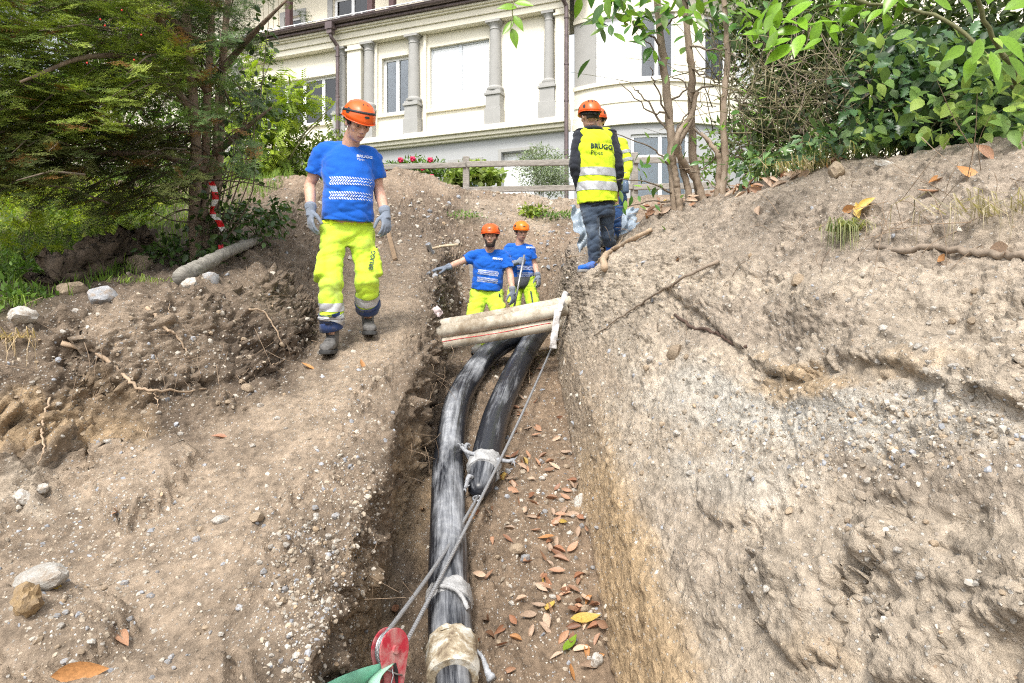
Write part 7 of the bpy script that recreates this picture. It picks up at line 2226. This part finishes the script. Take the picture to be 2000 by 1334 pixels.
for q in ((330, 730, 16, .07, .20), (350, 700, 12, .09, .18), (260, 700, 10, .12, .16), (440, 740, 10, .10, .14), (560, 620, 12, .15, .16), (200, 720, 8, .12, .16), (480, 690, 10, .1, .14), (840, 700, 14, .10, .12), (835, 760, 10, .10, .10), (800, 830, 10, .1, .09), (780, 890, 8, .08, .08), (700, 1080, 7, .06, .08), (690, 1150, 6, .06, .07),
          (1450, 480, 10, .15, .12), (1550, 480, 8, .2, .12), (1260, 450, 14, .12, .14), (1380, 400, 14, .2, .14), (1830, 440, 14, .2, .18), (1900, 430, 16, .2, .2), (1950, 460, 12, .15, .2), (1750, 520, 10, .2, .14), (1400, 560, 10, .15, .12), (1960, 380, 14, .15, .2), (30, 700, 10, .1, .16), (20, 640, 12, .08, .2)): hair(*q)
ro = rootlets.build('root_hairs', M_plain('brown_rootlet', (.25, .18, .12), .9, .3, 25, bump=0), None, smooth=True, loc=rbase); tag(ro, 'fine pale rootlets hanging from the cut earth', 'roots', None, 'stuff')
# grass tuft on the right bank and dry grass along its crest
def tuft(label, u, v, n, L, ca, cb, droop, seed, spread=.04, group=None, name='grass_tuft'):
    c, no = pick(u, v); rg_ = np.random.default_rng(seed)
    V, F, T = [], [], []
    for k in range(n):
        a = rg_.uniform(0, 6.28); l = L * rg_.uniform(.5, 1.1); o_ = Vector((math.cos(a), math.sin(a), 0))
        p0 = Vector((rg_.normal() * spread, rg_.normal() * spread * .5, 0)); d0 = (no * .8 + o_ * .6 + Vector((0, 0, .5))).normalized()
        pts = [p0, p0 + d0 * l * .4, p0 + d0 * l * .6 + o_ * l * .2 + Vector((0, 0, -droop * l * .25)), p0 + d0 * l * .6 + o_ * l * .3 + Vector((0, 0, -droop * l * .8))]
        w = Vector((-o_.y, o_.x, 0)) * .0035; b = len(V); ti = tint_of(1, ca, cb, .2, rg_)[0]
        for i, p in enumerate(pts): V += [p - w * (1 - i * .28), p + w * (1 - i * .28)]; T += [ti, ti]
        for i in range(3): F.append((b + 2*i, b + 2*i + 1, b + 2*i + 3, b + 2*i + 2))
    o = link(name, mesh_np(name, np.array(V), np.array(F), True, np.array(T), [LEAFM]), None, c)
    return tag(o, label, 'grass', group, 'stuff')
tuft('drooping grass tuft hanging on the right bank', 1652, 452, 110, .17, (.10, .15, .05), (.34, .33, .16), 1.3, 3)
tuft('dry straw grass at the crest of the right bank below the twigs', 1600, 318, 90, .22, (.34, .27, .13), (.55, .46, .26), .6, 4, .12)
tuft('green and straw grass under the holly', 1680, 290, 80, .2, (.16, .2, .06), (.45, .40, .2), .5, 5, .15)
tuft('pale dry grass stalks at the right edge of the bank', 1985, 420, 60, .26, (.30, .25, .16), (.46, .40, .28), .9, 6, .1)
tuft('green grass and leaves at the bank top beside the boulders', 300, 552, 90, .14, (.08, .15, .02), (.28, .36, .06), .6, 7, .2)
tuft('dry grass roots hanging at the left edge of the bank', 12, 660, 70, .2, (.38, .28, .16), (.55, .42, .26), 1.6, 8, .06)
tuft('green grass at the left edge beside the chalky stone', 15, 600, 90, .2, (.08, .15, .02), (.26, .36, .06), .5, 9, .1)

# log, board, stake, hammer, tape, tarpaulin
LOGM = NT('weathered_log'); _b = LOGM.noise(5, 7, .7, LOGM.mapped(scale=(1.2, 6, 6)))
LOGM.set(base=LOGM.ramp(_b, [(.3, (.13, .12, .10)), (.7, (.33, .31, .27))]), rough=.9, normal=LOGM.bump(_b, .7, .015)); LOGM = LOGM.mat
a, b = pick(352, 556)[0], pick(505, 480)[0]
lg = thing('log', 'weathered grey log lying below the yew stems', 'log', a); stem(lg, a, [a + Vector((0, 0, .05)), a.lerp(b, .5) + Vector((0, 0, .07)), b + Vector((0, 0, .06))], .052, .040, 'trunk', LOGM, 28, 60, .0005, .011)
a, b = pick(95, 572)[0], pick(275, 500)[0]
lg = thing('tree_stump', 'dark earthy uprooted stump on the grass edge at the left', 'stump', a); stem(lg, a, [a + Vector((0, 0, .06)), a.lerp(b, .5) + Vector((0, .0, .12)), b + Vector((0, 0, .08))], .10, .18, 'trunk', M_plain('earthy_log', (.13, .095, .066), .95, .4, 9, bump=.9, bscale=30, bdist=.03), 32, 60, .004, .16)
hp = pick(838, 492)[0]
HAM = thing('sledgehammer', 'sledgehammer with pale wooden handle lying on the left trench edge', 'hammer', hp)
PALEW = M_plain('pale_handle_wood', (.52, .42, .29), .7, .15, 20)
hx = Vector((1, -.1, .12)).normalized(); he = P(895, 481, hp.y - .05) - hp
m = MB(); m.tube([Vector((.03, 0, .04)), he * .5 + Vector((0, 0, .04)), he + Vector((0, 0, .02))], [.017, .016, .019], 10); m.build('handle', PALEW, HAM, smooth=True)
m = MB(); hd2 = Vector((.25, .35, -.55)).normalized()
c = Vector((.015, 0, .04)); m.tube([c - hd2 * .08, c - hd2 * .07, c - hd2 * .02, c + hd2 * .02, c + hd2 * .07, c + hd2 * .08], [.032, .038, .034, .034, .038, .032], 8); m.build('hammer_head', STEEL, HAM)
m = MB(); a, b = P(926, 508, 8.85), P(935, 612, 8.75); m.bar(Vector((0, 0, 0)), b - a, .14, .025, up=(0, 1, 0), jit=.003)
tag(m.build('wooden_board', WOODF, None, loc=a, bevel=.004), 'grey wooden board standing behind the bearded worker', 'board')
a, b = pick(757, 468)[0], pick(772, 510)[0]; m = MB(); m.bar(Vector((0, 0, .14)), b - a + Vector((0, 0, .02)), .05, .025, up=(0, 1, 0), jit=.004)
tag(m.build('wooden_stake', M_plain('brown_stake', (.22, .15, .09), .85, .25, 14), None, loc=a), 'short brown wooden stake in the earth beside the walking worker', 'stake')
PLAST = NT('white_plastic_film'); _b = PLAST.noise(30, 4)
PLAST.set(base=PLAST.ramp(_b, [(.35, (.42, .40, .38)), (.65, (.62, .60, .59))]), rough=.4, normal=PLAST.bump(_b, .6, .01)); PLAST = PLAST.mat
TAPERW = NT('red_white_barrier_tape'); _w = TAPERW.node('ShaderNodeTexWave', wave_type='BANDS', bands_direction='Z'); _w.inputs['Scale'].default_value = 2.6; _w.inputs['Distortion'].default_value = .5
TAPERW.l.new(TAPERW.co(), _w.inputs['Vector']); TAPERW.set(base=TAPERW.ramp(_w.outputs[0], [(.55, (.66, .015, .02)), (.58, (.78, .76, .74))]), rough=.4); TAPERW = TAPERW.mat
def ribbon(name, label, cat, pts, w, mat, side=(1, 0, 0), amp=.012, seed=0, n=26, group=None):
    pts = [Vector(p) for p in pts]; base = pts[0].copy(); pp = spline([p - base for p in pts], n)
    rg_ = np.random.default_rng(seed); vs, fs = [], []
    m = MB(); K = 5
    for i, p in enumerate(pp):
        t = (pp[min(i + 1, n - 1)] - pp[max(i - 1, 0)]).normalized(); sd = Vector(side); sd = (sd - t * sd.dot(t)).normalized(); nn = t.cross(sd)
        tw = .5 * math.sin(i * .45 + seed)
        for k in range(K):
            x = (k / (K - 1) - .5) * w
            vs.append(p + (sd * math.cos(tw) + nn * math.sin(tw)) * x + nn * amp * rg_.normal())
    for i in range(n - 1):
        for k in range(K - 1): a = i * K + k; fs.append((a, a + 1, a + K + 1, a + K))
    m.add(vs, fs); o = m.build(name, mat, None, smooth=True, loc=base)
    sm = o.modifiers.new('s', 'SOLIDIFY'); sm.thickness = .0015
    return tag(o, label, cat, group)
ribbon('plastic_strip', 'white plastic strip hanging over the right ends of the ducts', 'tape', [P(1090, 604, 6.18), P(1086, 632, 6.14), P(1082, 660, 6.12), P(1080, 681, 6.12)], .062, PLAST, seed=2, amp=.002)
ribbon('plastic_strip', 'narrow white and red plastic strip on the bank above the ducts', 'tape', [P(1106, 570, 6.3), P(1098, 588, 6.24), P(1092, 608, 6.17)], .05, PLAST, seed=4, amp=.004)
q = pick(855, 612)[0]; ribbon('plastic_scrap', 'crumpled pinkish plastic scrap on the left lip of the trench', 'plastic', [q + Vector((-.03, -.03, .05)), q + Vector((0, -.05, .02)), q + Vector((.03, -.04, -.02))], .07, M_plain('pinkish_film', (.66, .55, .54), .4, .2, 30), seed=7, amp=.012, n=10)
dT = yb.y - .28
ribbon('barrier_tape', 'red and white barrier tape hanging from the yew stems', 'tape', [P(413, 355, dT), P(421, 385, dT - .02), P(413, 412, dT + .02), P(427, 432, dT), P(436, 450, dT - .05)], .05, TAPERW, seed=3, amp=.006)
ribbon('barrier_tape', 'loose end of red tape by the log', 'tape', [P(432, 478, dT - .05), P(430, 490, dT - .08), P(428, 508, dT - .1)], .045, RED, seed=5, amp=.008, n=12)
# tarpaulin draped over the edge behind the two men
TARP = NT('grey_blue_plastic_sheet'); _b = TARP.noise(9, 4)
TARP.set(base=TARP.ramp(_b, [(.3, (.20, .25, .31)), (.7, (.36, .42, .49))]), rough=.35, spec=.5, normal=TARP.bump(_b, .3, .02)); TARP = TARP.mat
m = MB(); vs, fs = [], []; nu, nv = 44, 26
for i in range(nv):
    t = i / (nv - 1)
    for k in range(nu):
        s_ = k / (nu - 1)
        u = 1112 + s_ * 135 + 22 * t * (1 - s_)
        v = 402 + 10 * math.sin(s_ * 3) + (t * 95 * (1 - .45 * s_))
        d = 8.75 - .35 * t + .15 * s_
        p = P(u, v, d)
        f_ = math.sin(s_ * 15 + 3.2 * math.sin(t * 4 + s_ * 7)) * .05 * (.4 + t) + .03 * math.sin(s_ * 37 + t * 13 + 2 * math.sin(t * 9)) + .02 * math.sin(t * 23 + s_ * 11)
        vs.append(p + Vector((.3 * f_, -f_, .25 * f_)))
for i in range(nv - 1):
    for k in range(nu - 1): a = i * nu + k; fs.append((a, a + 1, a + nu + 1, a + nu))
tb_ = Vector(vs[-1 - nu]); m.add([Vector(v) - tb_ for v in vs], fs)
to = m.build('tarpaulin', TARP, None, smooth=True, loc=tb_); to.modifiers.new('s', 'SOLIDIFY').thickness = .003
tag(to, 'crumpled grey-blue plastic tarpaulin draped behind the two men on the right', 'tarpaulin')
